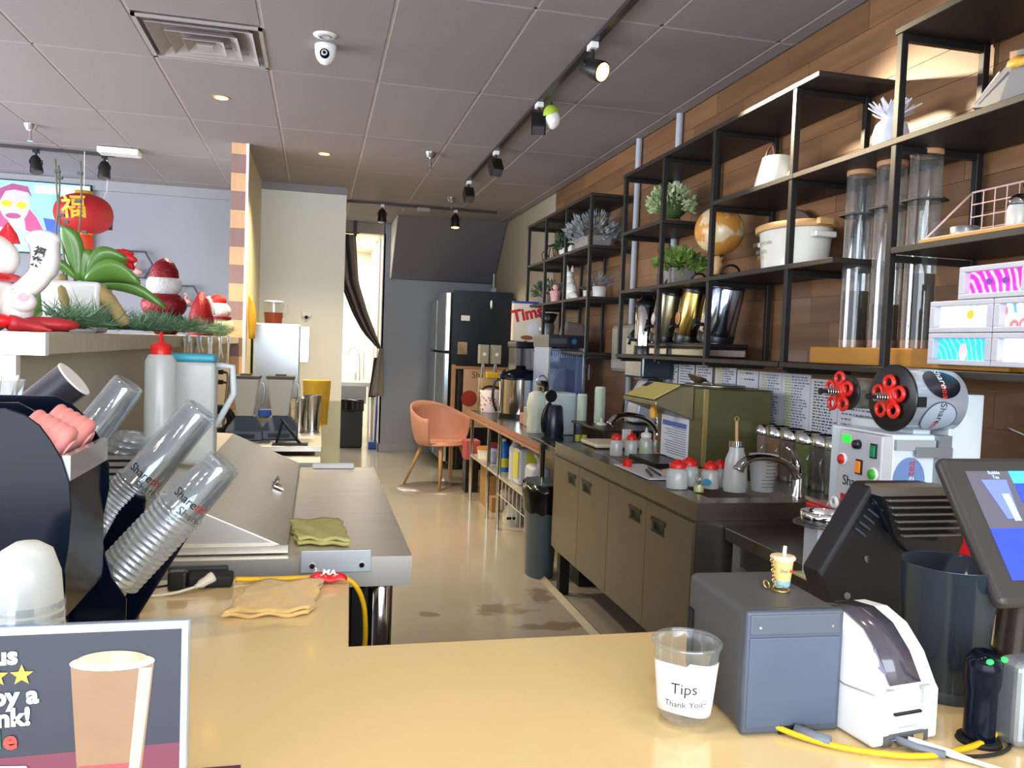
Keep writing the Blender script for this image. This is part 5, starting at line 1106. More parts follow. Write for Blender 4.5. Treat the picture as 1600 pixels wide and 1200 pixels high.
# steel dispenser cabinet with pitcher on top
sd2 = thing('steel_cabinet','tall stainless water boiler cabinet against the cream wall','boiler',(-.56,7.55,0))
MB().box(0,.40,0,.5,.60,1.585).out('cabinet_body', mat('boiler_steel','#b5bcc2',0.22,0.9,0.1,3), sd2, bevel=.006); MB().box(.40,.485,.02,.4,1.25,1.575).out('side_box', mat('side_steel','#c3d0de',0.15,0.9), sd2, bevel=.004)
MB().box(.0,.40,0,.5,0,.60).out('plinth', steel_front, sd2); MB().box(-.002,.402,-.006,0,1.575,1.59).out('top_lip', steel, sd2)
pj = thing('tea_jug','clear pitcher of dark red tea with a blue lid on the boiler','jug',(-.40,7.72,1.591)); MB().lathe([(.075,0),(.085,.10)], n=24).out('tea', mat('red_tea','#7c3526',0.2), pj); MB().lathe([(.086,.10),(.088,.19)], n=24, closed=False).out('glass_wall', clear_glass, pj)
MB().lathe([(.09,.19),(.092,.205),(.05,.21)], n=24).out('lid', mat('pale_blue_lid','#9fb9df',0.3), pj); MB().tube([(.085,0,.17),(.12,0,.16),(.12,0,.09),(.085,0,.06)],.008,sub=1).out('handle', clear_glass, pj)
yg = thing('yellow_gloves','yellow rubber gloves hung in the corner of the cream partition','gloves',(-.565,7.05,1.50)); 
for y, L_ in ((-.04,.0),(.05,.03)): MB().tube([(.0,y,.28-L_),(.02,y,.30-L_),(.03,y,.12),(.03,y+.01,-.05)],.02,sub=1,rads=[.01,.02,.03,.022]).out('glove', mat('rubber_yellow','#d8a82c',0.5), yg)
hk = thing('wall_hook','small white adhesive hook with a dark tip on the pale wall','hook',(-.12,8.495,1.70)); MB().box(-.05,.05,-.02,0,-.02,.03).out('hook_plate', white_plastic, hk, bevel=.01); MB().ball((.0,-.03,-.02),.018).out('hook_tip', black_plastic, hk)
# bottle and jug on the hood
sq = thing('squeeze_bottle_large','large frosted squeeze bottle of white powder with a red nozzle cap','bottle',(-.475,2.72,1.047))
MB().lathe([(.042,0),(.046,.01),(.046,.335),(.035,.355)], n=24).out('body', frosted, sq); MB().lathe([(.041,.005),(.042,.17)], n=20).out('powder', mat('white_powder','#e9e9ec',0.9), sq)
MB().lathe([(.03,.355),(.031,.385),(.018,.39),(.009,.395),(.004,.425),(.0005,.426)], n=20).out('red_cap', red_plastic, sq)
jg = thing('lidded_jug','tall frosted jug with a teal lid and angular handle','jug',(-.40,2.86,1.045)); MB().box(-.075,.075,-.05,.05,0,.335).out('body', frosted, jg, bevel=.012)
MB().box(-.08,.075,-.055,.055,.335,.36).out('teal_lid', mat('teal_lid','#2b9bb5',0.35), jg, bevel=.008); MB().tube([(.07,0,.325),(.125,0,.32),(.13,0,.23),(.075,0,.12)],.011,n=8).out('handle', mat('frost_handle','#cfd5d8',0.4), jg)
ls = thing('lid_stack','stack of clear flat lids on dark trays on the hood','lids',(-.535,2.42,1.047))
q = MB(); 
for k in range(5): MB().box(-.07,.10,-.07,.06,.006+k*.018,.018+k*.018).out('tray', mat('tray_grey','#6a6560',0.4), ls, bevel=.002, seg=1)
for k in range(3): MB().lathe([(.05,0),(.052,.006),(.03,.014),(.028,.008)], n=22, mt=pose((.02+.012*k,-.01,.098+k*.016),.15,.2,0)).out('lid', clear_cup, ls)
# ================================================================ back kitchen
ks = thing('kitchen_sink','white counter with a steel sink in the back kitchen','sink',(.0,11.9,0))
MB().box(.02,.80,0,.7,.80,.86).out('counter', mat('sink_rim_steel','#c9c6bd',0.3,0.5), ks, bevel=.004); MB().box(.05,.70,.05,.65,.55,.80).out('bowl', mat('bowl_steel','#9a9791',0.35,0.7), ks)
for x in (.08,.74): MB().box(x-.015,x+.015,.04,.07,0,.8).out('leg', steel, ks)
kf = thing('sprayer_faucet','tall chrome gooseneck sprayer faucet in the back kitchen','faucet',(.62,12.4,.86)); MB().tube([(0,0,0),(0,0,.35),(-.05,0,.50),(-.14,0,.50),(-.18,0,.38)],.014,sub=2,n=8).out('gooseneck', chrome, kf); MB().tube([(.06,0,0),(.06,0,.7),(.1,0,.95),(.16,0,.8)],.012,sub=1,n=8).out('riser_pipe', chrome, kf); MB().rod((-.06,0,.0),(-.06,0,.12),.015).out('valve', chrome, kf)
tb_ = thing('waste_bin','tall black waste bin with a bag in the kitchen doorway','bin',(.45,11.35,0)); MB().box(-.17,.17,-.15,.15,0,.60).out('bin_body', mat('bin_black','#2e3236',0.5), tb_, bevel=.02); 
q = MB(); q.grid(lambda u,v: ((-.18+.36*u), -.165+.01*math.sin(u*14), .50+.15*v+.01*math.sin(u*9+v*4)), 16, 5); q.grid(lambda u,v: ((-.18+.36*u), -.165+.33*v, .65+.015*math.sin(u*9)*math.cos(v*8)), 16, 8); q.out('bag', mat('black_bag','#131312',0.22), tb_, solid=.004)
mp_ = thing('floor_mop','blue handled mop leaning in the kitchen doorway','mop',(.76,11.15,0)); MB().rod((.03,0,.10),(.06,.02,1.1),.013).out('handle', mat('mop_blue','#2b3fc4',0.4), mp_); MB().box(-.06,.06,-.07,.07,.0,.10).out('mop_head', mat('mop_block','#3f63c8',0.4), mp_, bevel=.01)
cu_ = thing('door_curtain','dark striped curtain tied back to the right side of the kitchen doorway','curtain',(.28,10.72,0))
cdark = mat('curtain_dark','#3b3638',0.8,0,0.2,8,stretch=(14,1,1)); clite = mat('curtain_grey','#9d9189',0.8)
def _lerp(tab, v):
    for (v0,x0),(v1,x1) in zip(tab, tab[1:]):
        if v <= v1: return x0+(x1-x0)*(v-v0)/(v1-v0)
    return tab[-1][1]
def curtain(u, v):
    # v 0 top .. 1 tie point
    xl = _lerp([(0,-.15),(.415,-.03),(.69,.14),(.86,.28),(1,.48)], v); xr = _lerp([(0,.157),(.415,.21),(.69,.34),(1,.525)], v)
    x = xl + (xr-xl)*u; z = 2.82 - 1.45*v
    return (x, .03*math.sin(u*26)*(1-.6*v), z)
for k, (a_, b2, mm) in enumerate(((0,.30,cdark),(.30,.55,clite),(.55,.70,cdark),(.70,.95,clite),(.95,1.0,cdark))):
    q = MB(); q.grid(lambda u,v: curtain(a_+(b2-a_)*u, v), 8, 18); q.out('curtain_stripe', mm, cu_, solid=.004)
q = MB(); q.grid(lambda u,v: (.50+.05*u-.10*v*(1-u)*1.2+.02*v, .02*math.sin(u*12), 1.37-.62*v), 8, 12); q.out('curtain_tail', clite, cu_, solid=.006)
q = MB(); q.grid(lambda u,v: (.44+.09*u-.06*v, .03+.02*math.sin(u*12), 1.25-.52*v), 8, 12); q.out('curtain_tail', cdark, cu_, solid=.006)
MB().box(.13,.17,-.01,.01,2.80,3.001).out('hanger_tab', black_plastic, cu_); MB().rod((-.3,0,2.84),(.2,0,2.84),.008).out('rod', black_metal, cu_)
# ================================================================ ceiling fittings
vt = thing('air_vent','square stepped air diffuser set in the ceiling','vent',(-.615,4.625,3.0))
vm = mat('vent_white','#a39b9b',0.5); s0 = .305
q = MB(); q.box(-s0,s0,-s0,-s0+.02,-.006,.006).box(-s0,s0,s0-.02,s0,-.006,.006).box(-s0,-s0+.02,-s0,s0,-.006,.006).box(s0-.02,s0,-s0,s0,-.006,.006); q.out('frame', vm, vt)
MB().box(-.28,.28,-.28,.28,.06,.065).out('dark_duct', mat('duct_dark','#1c1a1a',0.9), vt)
for k, s in enumerate((.255,.175,.10)):
    q = MB(); z = -.012 - .006*k; t = .05
    for a in range(4):
        m_ = Matrix.Rotation(a*PI/2,4,'Z')
        q.add([(-s,-s,z),(s,-s,z),(s-t,-s+t,z+.04),(-s+t,-s+t,z+.04)],[(0,1,2,3)],False,m_)
    q.out('louver_ring', vm, vt, solid=.003)
MB().box(-.04,.04,-.04,.04,-.03,-.025).out('louver_core', vm, vt)
dt = thing('ceiling_speaker','round white flush detector in the ceiling above the camera','detector',(-.004,4.30,3.0)); MB().lathe([(.04,-.008),(.058,-.004),(.06,.0)], n=28).out('rim', white_plastic, dt); MB().torus((0,0,-.008),.028,.005,n=24,m=6).out('ring', mat('grey_ring','#8f8d8c',0.5), dt)
dc = thing('dome_camera','white ceiling dome camera with a black lens','camera',(0,4.45,3.0)); MB().lathe([(.056,0),(.056,-.02),(.05,-.03)], n=26).out('mount', white_plastic, dc); MB().ball((0,0,-.03),(.055,.055,.07),z0=-1,z1=.2,n=26,m=12).out('dome', white_gloss, dc); MB().ball((-.005,-.045,-.055),(.026,.022,.026)).out('lens', black_gloss, dc); MB().torus((-.006,-.068,-.058),.012,.003,n=16,m=5,mt=Matrix.Translation((-.006,-.068,-.058))@Matrix.Rotation(PI/2,4,'X')@Matrix.Translation((.006,.068,.058))).out('lens_ring', white_plastic, dc)
bulb = mat('warm_bulb','#ffc45c',0.4,emit=6)
for k, (x, y) in enumerate(((-.646,5.63),(.012,7.0))):
    t = thing('recessed_downlight', ('lit recessed downlight, nearer one between the vent and striped post','lit recessed downlight, farther one in front of the pale wall')[k], 'light', (x,y,3.0))
    MB().lathe([(.045,-.003),(.055,-.002),(.055,.0)], n=24).out('trim_ring', mat('trim_bronze','#a68a5a',0.4), t); MB().lathe([(.0005,-.005),(.042,-.0045)], n=22, closed=False).out('bulb', bulb, t)
    lamp('downlight_lamp','SPOT',(x,y,2.98),(x,y,0),150,WARM,.04,angle=120,blend=.8)
def track(lab, a, b_, heads_):
    t = thing('light_track', lab, 'track light', a); a = Vector(a)
    MB().bar((0,0,-.012),Vector(b_)-a+Vector((0,0,-.012)),.035,.022,up='X' if abs(Vector(b_).x-a.x)>1 else 'Y').out('rail', mat('track_black','#302c2b',0.4), t)
    return t
track('long black light track running along the ceiling toward the back',(1.285,2.6,3.0),(1.32,7.6,3.0),[])
track('rear black light track crossing the ceiling in front of the bulkhead',(.25,9.18,3.0),(1.95,9.18,3.0),[])
track('black light track over the dining room',(-3.2,7.70,3.0),(-1.75,7.74,3.0),[])
def head(lab, loc, aim, lit=False, kind='can', power=0, angle=50, group='track light heads'):
    t = thing('track_head', lab, 'spotlight', loc, group=group); d = (Vector(aim)-Vector(loc)).normalized()
    MB().box(-.02,.02,-.035,.035,-.03,-.0).out('adapter', white_plastic if kind != 'dark' else black_plastic, t, bevel=.003)
    MB().rod((0,0,-.03),(0,0,-.10),.010).out('stem', black_metal, t)
    c = Vector((0,0,-.12)); m_ = Matrix.Translation(c) @ d.to_track_quat('Z','Y').to_matrix().to_4x4()
    if kind == 'box': MB().box(-.045,.045,-.045,.045,-.05,.06,m_).out('housing', black_metal, t, bevel=.004)
    else: MB().lathe([(.025,-.07),(.04,-.05),(.045,.0),(.052,.07),(.05,.075)], n=22, mt=m_).out('housing', black_metal, t)
    if kind != 'box': MB().tube([m_@Vector((-.048,0,0)), (-.05,0,-.09),(0,0,-.075),(.05,0,-.09), m_@Vector((.048,0,0))],.005,n=6).out('yoke', black_metal, t)
    fm_ = bulb if lit else mat('lens_dark','#4b4a52',0.2)
    if kind == 'box': MB().box(-.036,.036,-.036,.036,.06,.064,m_).out('lens', fm_, t)
    else: MB().lathe([(.0005,.077),(.044,.076)], n=20, mt=m_, closed=False).out('lens', fm_, t)
    if power: 
        p = Vector(loc)+c+d*.09; lamp('track_lamp','SPOT',tuple(p),aim,power,WARM,.03,angle=angle,blend=.6)
    return t
head('lit black track spotlight nearest the camera',(1.283,3.90,2.976),(2.25,2.38,2.12),True,'can',150,50)
head('square black track spotlight beside the green and white lamp',(1.294,4.94,2.976),(1.1,4.2,1.4),False,'box')
gh = thing('green_white_lamp','small green and white clip-on lamp hanging from the track','lamp',(1.36,4.90,2.90)); MB().ball((0,0,0),(.05,.05,.06),z0=-.2,z1=1).out('green_shell', mat('lime_shell','#a9c63a',0.4), gh); MB().ball((.01,-.01,-.03),(.046,.046,.06)).out('white_shell', white_gloss, gh); MB().rod((0,0,.05),(0,0,.08),.006).out('stem', black_metal, gh)
head('square black track spotlight, third along the track',(1.31,6.27,2.976),(1.5,5.2,1.4),False,'box')
head('black track spotlight at the far end of the long track',(1.32,7.50,2.976),(1.4,6.4,1.4),False,'box')
head('lit spotlight on the rear track under the bulkhead',(1.475,9.18,2.976),(1.475,8.9,0),True,'can',55,110)
head('unlit black spotlight on the rear track by the kitchen doorway',(.655,9.18,2.976),(.655,9.0,1),False,'can')
head('black cylinder spotlight over the television, left one of the dining pair',(-2.36,7.72,2.976),(-2.0,7.2,1.0),False,'dark')
head('black cylinder spotlight over the lantern, right one of the dining pair',(-1.83,7.73,2.976),(-1.85,7.5,1.0),False,'dark')
for k, (x, y, lab) in enumerate(((.843,6.62,'chrome fire sprinkler in the middle of the ceiling'),(1.33,8.55,'small chrome sprinkler near the rear track'),(-2.15,6.9,'chrome fire sprinkler over the dining room'))):
    t = thing('fire_sprinkler', lab, 'sprinkler', (x,y,3.0)); MB().lathe([(.05,0),(.045,-.02),(.03,-.045)], n=20).out('escutcheon', mat('grey_chrome','#a8a4ac',0.25,0.8), t); MB().rod((0,0,-.04),(0,0,-.12),.012).out('head', chrome, t); MB().lathe([(.0005,-.122),(.022,-.12),(.022,-.124)], n=12).out('deflector', chrome, t)
ex = thing('emergency_light','flat white ceiling fixture beside the dining track','fixture',(-1.64,7.50,2.995)); MB().box(-.18,.14,-.08,.08,-.05,.0).out('housing', white_plastic, ex, bevel=.01)
sp_ = thing('ceiling_box','small white box on the rear light track','box',(1.11,9.18,2.974)); MB().box(-.07,.07,-.03,.03,-.04,0).out('box_body', mat('pale_box','#a5a09b',0.5), sp_, bevel=.004)
jb = thing('junction_box','white junction box with a thin conduit beside the fridge','box',(2.245,10.55,2.12)); MB().box(-.04,.012,-.08,.08,-.10,.10).out('box_body', white_plastic, jb, bevel=.01); MB().rod((-.01,0,.10),(-.01,0,.55),.012).out('conduit', white_plastic, jb)
cg = thing('hanging_sensor','black sensor box hung on a thin white cord behind the dining spotlights','sensor',(-1.85,7.9,2.6)); MB().tube([(0,0,.4),(.01,0,.12),(-.03,0,.02),(0,0,-.06),(.0,0,-.14)],.004,sub=1,n=6).out('cord', white_plastic, cg); MB().cbox((0,0,-.18),(.10,.06,.12)).out('black_box', black_plastic, cg, bevel=.01)

for k, (x, y) in enumerate(((.2,1.0),(1.3,1.1),(-.9,1.2))):  # extra downlights out of view, added to warm and brighten the front counter
    t = thing('recessed_downlight', ('added out-of-view downlight above the middle of the front counter','added out-of-view downlight above the printers','added out-of-view downlight above the counter sign')[k], 'light', (x,y,3.0))
    MB().lathe([(.045,-.003),(.055,-.002),(.055,.0)], n=24).out('trim_ring', mat('trim_bronze','#a68a5a',0.4), t); MB().lathe([(.0005,-.005),(.042,-.0045)], n=22, closed=False).out('bulb', bulb, t)
    lamp('downlight_lamp','SPOT',(x,y,2.98),(x,y,0),22,WARM,.05,angle=110,blend=.8)
# ================================================================ cup sealing machine on the low bench
sm = thing('sealing_machine','white cup sealing machine with red knobs and a roll of printed film','machine',(1.62,2.06,.813))
O = Vector((1.62,2.06,.813))
def L(x,y,z): return (x-O.x, y-O.y, z-O.z)
def lbox(x0,x1,y0,y1,z0,z1): return MB().box(x0-O.x,x1-O.x,y0-O.y,y1-O.y,z0-O.z,z1-O.z)
wsm = mat('machine_white','#dbe6ec',0.35,0,0.02,coat=.2); rdm = mat('machine_red','#c4161c',0.35,coat=.3)
XF, YN, YF = 1.62, 2.06, 2.26
lbox(1.615,2.05,2.06,2.42,.813,.985).out('red_base', rdm, sm, bevel=.01)
lbox(XF,1.66,YN,YF,.99,1.245).out('control_box', mat('panel_grey','#c3c5c9',0.4), sm, bevel=.004)
lbox(1.66,1.84,2.065,2.36,.985,1.25).out('main_body', wsm, sm, bevel=.006)
lbox(1.85,1.97,2.06,2.36,.95,1.375).out('rear_tower', wsm, sm, bevel=.004)
lbox(1.665,1.80,2.052,2.066,1.205,1.235).out('film_guide', mat('pale_guide','#b9c3c9',0.3,0.4), sm)
lbox(1.805,1.85,2.045,2.075,1.0,1.25).out('side_bracket', mat('bracket_grey','#9aa2a8',0.35,0.6), sm)
lbox(1.73,1.85,2.040,2.050,1.185,1.215).out('crossbar', mat('bracket_grey','#9aa2a8',0.35,0.6), sm)
disc = mat('disc_blue','#6f8fc2',0.3)
MB().lathe([(.0005,0),(.056,.001)], n=30, sy=1.3, mt=frame(L(1.722,2.0645,1.11),(1,0,0),(0,-1,0))).out('film_disc', disc, sm)
lettering('Share', .036, mat('white_print','#f2f4f8',0.5), frame(L(1.727,2.0625,1.085),(0,0,1),(0,-1,0)), sm)
lettering('tea', .036, red_ink, frame(L(1.727,2.0625,1.15),(0,0,1),(0,-1,0)), sm)
FR = lambda y, z: frame(L(XF,y,z),(0,-1,0),(-1,0,0))
def pbox(y, z, w, h, d, m_, nm): MB().box(XF-d-O.x,XF-O.x,y-w/2-O.y,y+w/2-O.y,z-h/2-O.z,z+h/2-O.z).out(nm, m_, sm, bevel=.001, seg=1)
pbox(2.222,1.219,.040,.026,.003,mat('lcd_green','#28d23c',0.3,emit=.6),'lcd_display')
MB().lathe([(.0,0),(.015,.0),(.013,.016),(.0005,.017)], n=18, mt=FR(2.165,1.208)).out('dial_knob', black_plastic, sm)
pbox(2.092,1.197,.028,.044,.005,mat('switch_frame','#141414',0.4),'switch_frame'); pbox(2.092,1.197,.020,.034,.009,mat('rocker_green','#0c8f5c',0.3),'green_rocker')
for y, z, mm, nm in ((2.235,1.153,red_plastic,'red_button'),(2.088,1.128,mat('button_green','#3dbb2c',0.3),'green_button')):
    MB().lathe([(.0005,.0),(.021,.0),(.020,.006),(.016,.007)], n=20, mt=FR(y,z)).out('button_ring', white_plastic, sm)
    MB().lathe([(.016,.005),(.015,.012),(.0005,.013)], n=18, mt=FR(y,z)).out(nm, mm, sm)
pbox(2.155,1.140,.030,.046,.005,mat('switch_frame','#141414',0.4),'switch_frame'); pbox(2.155,1.140,.020,.036,.009,mat('rocker_orange','#e07a1c',0.3,emit=.2),'orange_rocker')
lettering('Share', .044, ink, frame(L(XF-.0015,2.182,1.088),(0,-1,0),(-1,0,0)), sm); lettering('tea', .044, red_ink, frame(L(XF-.0015,2.103,1.088),(0,-1,0),(-1,0,0)), sm)
pbox(2.155,1.026,.165,.040,.002,rdm,'warning_label')
q = MB(); q.add([(-.012,0,0),(.012,0,0),(0,.022,0)],[(0,1,2)], mt=frame(L(XF-.003,2.215,1.015),(0,-1,0),(-1,0,0))); q.out('warning_triangle', mat('warn_orange','#f08a2a',0.5), sm)
q = MB()
for k in range(3): q.box(XF-.0035-O.x,XF-.002-O.x,2.085-O.y,2.19-O.y,1.014+k*.010-O.z,1.018+k*.010-O.z)
q.out('warning_text', mat('warn_text','#e9b0a8',0.6), sm, kind='stuff')
MB().torus((0,0,0),.014,.007,n=18,m=8,mt=frame(L(XF-.01,2.255,1.012),(0,-1,0),(-1,0,0))).out('side_socket', white_plastic, sm)
MB().lathe([(.0005,0),(.004,.001)],n=8,mt=frame(L(1.825,2.0445,1.20),(1,0,0),(0,-1,0))).out('screw', chrome, sm)
# film roll + spindle knobs
ax = Vector((.998,.03,-.03)).normalized()
def roll(c, r, length, m_disc, m_roll, nm, core=True):
    t = frame(L(*c), (0,0,1), ax)     # local z along axis
    MB().lathe([(r*.15,-.001),(r,-.001),(r+.003,.0),(r+.003,.006)], n=44, mt=t).out('spool_disc', m_disc, sm)
    if length: MB().lathe([(r-.004,.006),(r-.004,length)], n=44, mt=t).out(nm, m_roll, sm)
    return t
c1 = (1.675,2.10,1.357)
t1 = roll(c1, .098, .19, mat('spool_black','#141517',0.3,0,0.3,60), mat('film_silver','#a9b3bf',0.12,0.35,0.08,3), 'film_roll')
def knob(c):
    t = frame(L(*c), (0,0,1), ax); rk = mat('knob_red','#d81f14',0.3,coat=.4)
    q = MB()
    for k in range(5):
        a = k*2*PI/5; q.torus((.045*math.cos(a),.045*math.sin(a),-.012), .019, .007, n=16, m=6, mt=t)
    q.lathe([(.0005,-.018),(.035,-.018),(.038,-.006),(.0005,-.004)], n=24, mt=t)
    q.out('spindle_knob', rk, sm, kind='stuff')
    q = MB()
    for k in range(5): q.torus((0,0,-.022-k*.009), .011, .0025, n=14, m=5, mt=t)
    q.out('spring', chrome, sm, kind='stuff'); MB().lathe([(.006,-.08),(.006,-.01)], n=10, mt=t).lathe([(.009,-.086),(.010,-.076),(.006,-.074)],n=12,mt=t).out('spindle_end', black_plastic, sm)
knob(c1); knob((1.68,2.345,1.358))
roll((1.70,2.345,1.358), .055, .10, mat('spool_black2','#2a2826',0.4), mat('crumpled_film','#a39c8e',0.3,0.3,0.5,40,bump=1.5,bscale=30), 'waste_film')
for zz in (1.346,):
    pass
lbox(1.76,1.82,2.10,2.40,1.245,1.275).out('spindle_arm', wsm, sm, bevel=.004)
# printed stickers on the film roll (front side)
def on_roll(u, ang, r=.0975):   # u along axis, ang from front (-Y) upwards
    tt = t1
    # local frame: x = up, y = ax x up ; front direction ~ -Y
    a = ang
    return tt, a
def roll_patch(u0, du, a0, da, m_, nm, r=.0972):
    n_ = 28; vs = [(0,0,0)]
    def P_(u, a): return t1 @ Vector((r*math.sin(a), r*math.cos(a)*SG, u))
    q = MB(); vs = [P_(u0,a0)]+[P_(u0+du*math.cos(2*PI*k/n_), a0+da*math.sin(2*PI*k/n_)) for k in range(n_)]
    # concentric rings so the patch follows the roll
    rings = [0.001,.35,.7,1.0]; vs = []; fs = []
    for f_ in rings:
        for k in range(n_): vs.append(P_(u0+f_*du*math.cos(2*PI*k/n_), a0+f_*da*math.sin(2*PI*k/n_)))
    for i in range(3):
        for k in range(n_): fs.append((i*n_+k,i*n_+(k+1)%n_,(i+1)*n_+(k+1)%n_,(i+1)*n_+k))
    q.add(vs, fs, True); return q.out(nm, m_, sm)
SG = -1 if (t1 @ Vector((0,-.1,0))).y < (t1 @ Vector((0,.1,0))).y else 1
roll_patch(.105,.062,.62,.52,mat('sticker_black','#15161c',0.25),'black_sticker')
roll_patch(.100,.060,-.55,.56,mat('sticker_ring','#4d5868',0.3),'sticker_ring',.0970)
roll_patch(.100,.056,-.55,.52,mat('sticker_grey','#a6b6c6',0.25),'grey_sticker',.0974)
def roll_text(body, u, a, m_, size):
    # text runs down the roll: local x -> decreasing angle, local y -> +axis
    cu = lettering(body, size, m_, Matrix.Identity(4), sm, th=0.0)
    for v in cu.data.vertices:
        x, y = v.co.x, v.co.y; aa = a - x/.098
        v.co = t1 @ Vector((.0982*math.sin(aa), .0982*math.cos(aa)*SG, u+y))
    return cu
roll_text('Share', .105, .78, mat('white_print','#f2f4f8',0.5), .034); roll_text('tea', .105, .30, red_ink, .034)
roll_text('Share', .100, -.40, ink, .032); roll_text('tea', .100, -.84, red_ink, .032)
MB().cbox(L(1.70,2.003,1.352),(.028,.006,.03)).out('dark_tab', black_plastic, sm); 
cr2 = thing('cup_ring','polished steel cup ring on a square white post beside the sealing machine','holder',(1.475,2.12,.813))
MB().lathe([(.058,.165),(.062,.167),(.062,.198),(.058,.20),(.055,.198),(.055,.165)], n=36).out('ring', chrome, cr2); MB().lathe([(.060,.158),(.082,.160),(.082,.165),(.060,.166)], n=36).out('flange', mat('flange_dark','#6f7173',0.25,0.9), cr2)
MB().box(-.035,.04,-.035,.035,.005,.16).out('post', mat('post_white','#d4dade',0.35), cr2, bevel=.003); MB().box(-.06,.06,-.05,.05,0,.006).out('foot_plate', mat('foot_cream','#d8cf9c',0.5), cr2)
# ================================================================ things on the front counter, right side
CT = .9005
cp_ = thing('receipt_printer','tall dark grey cube printer with rounded edges on the counter','printer',(.630,1.075,CT), rz=-.05)
body = mat('printer_grey','#4b4d50',0.5,0,0.04,40)
MB().box(0,.158,.006,.215,0.003,.188).out('housing', body, cp_, bevel=.012, seg=4)
MB().box(-.001,.159,-.004,.012,.001,.189).out('front_frame', mat('frame_blue_grey','#464e5c',0.4), cp_, bevel=.005, seg=3)
MB().box(.005,.153,-.006,0,.152,.184).out('top_panel', mat('panel_blue_grey','#4d5664',0.45), cp_, bevel=.003); MB().box(.005,.153,-.006,0,.012,.149).out('front_panel', mat('panel_blue_grey2','#495669',0.45), cp_, bevel=.002)
for x in (.02,.138): MB().lathe([(.0025,0),(.002,.0015)], n=10, mt=frame((x,-.006,.165),(1,0,0),(0,-1,0))).out('screw', chrome, cp_)
MB().box(-.003,.0,.185,.205,.03,.13).out('rear_slot', black_plastic, cp_); MB().box(.06,.10,-.007,0,.001,.014).out('cable_notch', black_rubber, cp_)
# keychain cup on it
kc = thing('keychain_cup','tiny bubble tea cup keychain with blue pearls on the grey printer','keychain',(.759,1.19,1.0895))
MB().lathe([(.013,.0),(.0175,.044)], n=22).out('drink', mat('milk_tea','#e2bf7a',0.4,coat=.4), kc)
MB().lathe([(.0132,.0005),(.0142,.010)], n=22, closed=False).out('blue_pearls', mat('pearl_blue','#3f86b4',0.4,0,.3,300,col2='#b8d4dc'), kc)
MB().lathe([(.0195,.044),(.021,.047),(.0195,.050),(.015,.051)], n=24).out('lid', mat('lid_cream','#dcc7ab',0.3), kc); MB().rod((.002,0,.049),(.003,0,.066),.003).out('straw', white_plastic, kc)
lettering('Share', .0085, mat('tan_print','#6d5530',0.5), frame((-.003,-.0164,.028),(1,0,0),(0,-1,.05)), kc, wrap=.016); lettering('tea', .0085, red_ink, frame((.008,-.0150,.028),(1,.5,0),(.5,-1,.05)), kc)
brs = mat('brass_ring','#c9ad62',0.25,1.0)
q = MB()
for k in range(6): q.torus((-.022-.0006*k,-.004-.003*k,.044-.0075*k),.0034,.0009,n=12,m=5,mt=Matrix.Translation((-.022-.0006*k,-.004-.003*k,.044-.0075*k))@Matrix.Rotation((k%2)*PI/2,4,'Z')@Matrix.Rotation(PI/2,4,'X')@Matrix.Translation((.022+.0006*k,.004+.003*k,-.044+.0075*k)))
q.out('chain', brs, kc, kind='stuff'); MB().torus((-.02,-.03,.0025),.0135,.0016,n=28,m=6).out('key_ring', brs, kc); MB().torus((-.035,-.012,.006),.007,.0014,n=18,m=6,mt=pose((-.035,-.012,.006),1.0,0,.5)@Matrix.Translation((.035,.012,-.006))).out('clasp', brs, kc)
# label printer
lp2 = thing('label_printer','white label printer with a curved lid and smoky window','printer',(.800,1.000,CT), rz=.14)
prof = [(0,.002),(0,.078),(.006,.084),(.03,.125),(.065,.158),(.105,.172),(.15,.168),(.20,.15),(.21,.10),(.21,.002)]
wpr = mat('printer_white','#e9ecee',0.35,0,0.02)
MB().prism([(a,b) for a,b in prof], 0, .034, 'X').out('side_cover', wpr, lp2, bevel=.005, seg=3); MB().prism(prof, .098, .128, 'X').out('side_cover', wpr, lp2, bevel=.005, seg=3)
MB().prism([(a+.0025,b-.003 if b>.05 else b) for a,b in prof], .033, .099, 'X').out('centre_body', mat('printer_white2','#dfe3e6',0.4), lp2)
pr2 = [(.008,.086),(.032,.1245),(.066,.1565),(.105,.170),(.15,.166)]
q = MB(); vs = [(x,a-.001,b+.0025) for x in (.036,.096) for a,b in pr2]; q.add(vs,[(k,k+1,len(pr2)+k+1,len(pr2)+k) for k in range(len(pr2)-1)],True); q.out('smoky_window', mat('smoky_window','#4a4650',0.15,coat=.5), lp2, solid=.002)
q = MB(); q.lathe([(.0005,0),(.022,.001)],n=22,mt=frame((.045,.028,.118),(1,0,0),(0,-.8,.6))); q.out('label_roll_glimpse', mat('lilac_grey','#7d7690',0.3), lp2)
for x in (.030,.102): MB().box(x-.009,x+.007,-.003,.004,.058,.086).out('latch', mat('latch_grey','#b5b8ba',0.4), lp2, bevel=.001)
MB().box(.04,.092,-.002,.004,.046,.0495).out('label_slot', black_rubber, lp2); MB().box(.02,.108,-.001,.012,.002,.018).out('port_recess', mat('port_dark','#55565a',0.5), lp2)
MB().box(.05,.085,-.0015,.0,.025,.027).out('embossed_text', mat('emboss_grey','#c3c6c8',0.5), lp2); MB().box(.03,.04,-.008,.004,.004,.014).box(.075,.095,-.004,.004,.004,.016).out('port', chrome, lp2)
q = MB(); vs=[(-.001, a, b) for a,b in ((0,.082),(.06,.075),(.13,.09),(.21,.085))]; q.tube(vs,.0012,n=4); q.out('seam', mat('seam_grey','#8c9094',0.5), lp2)
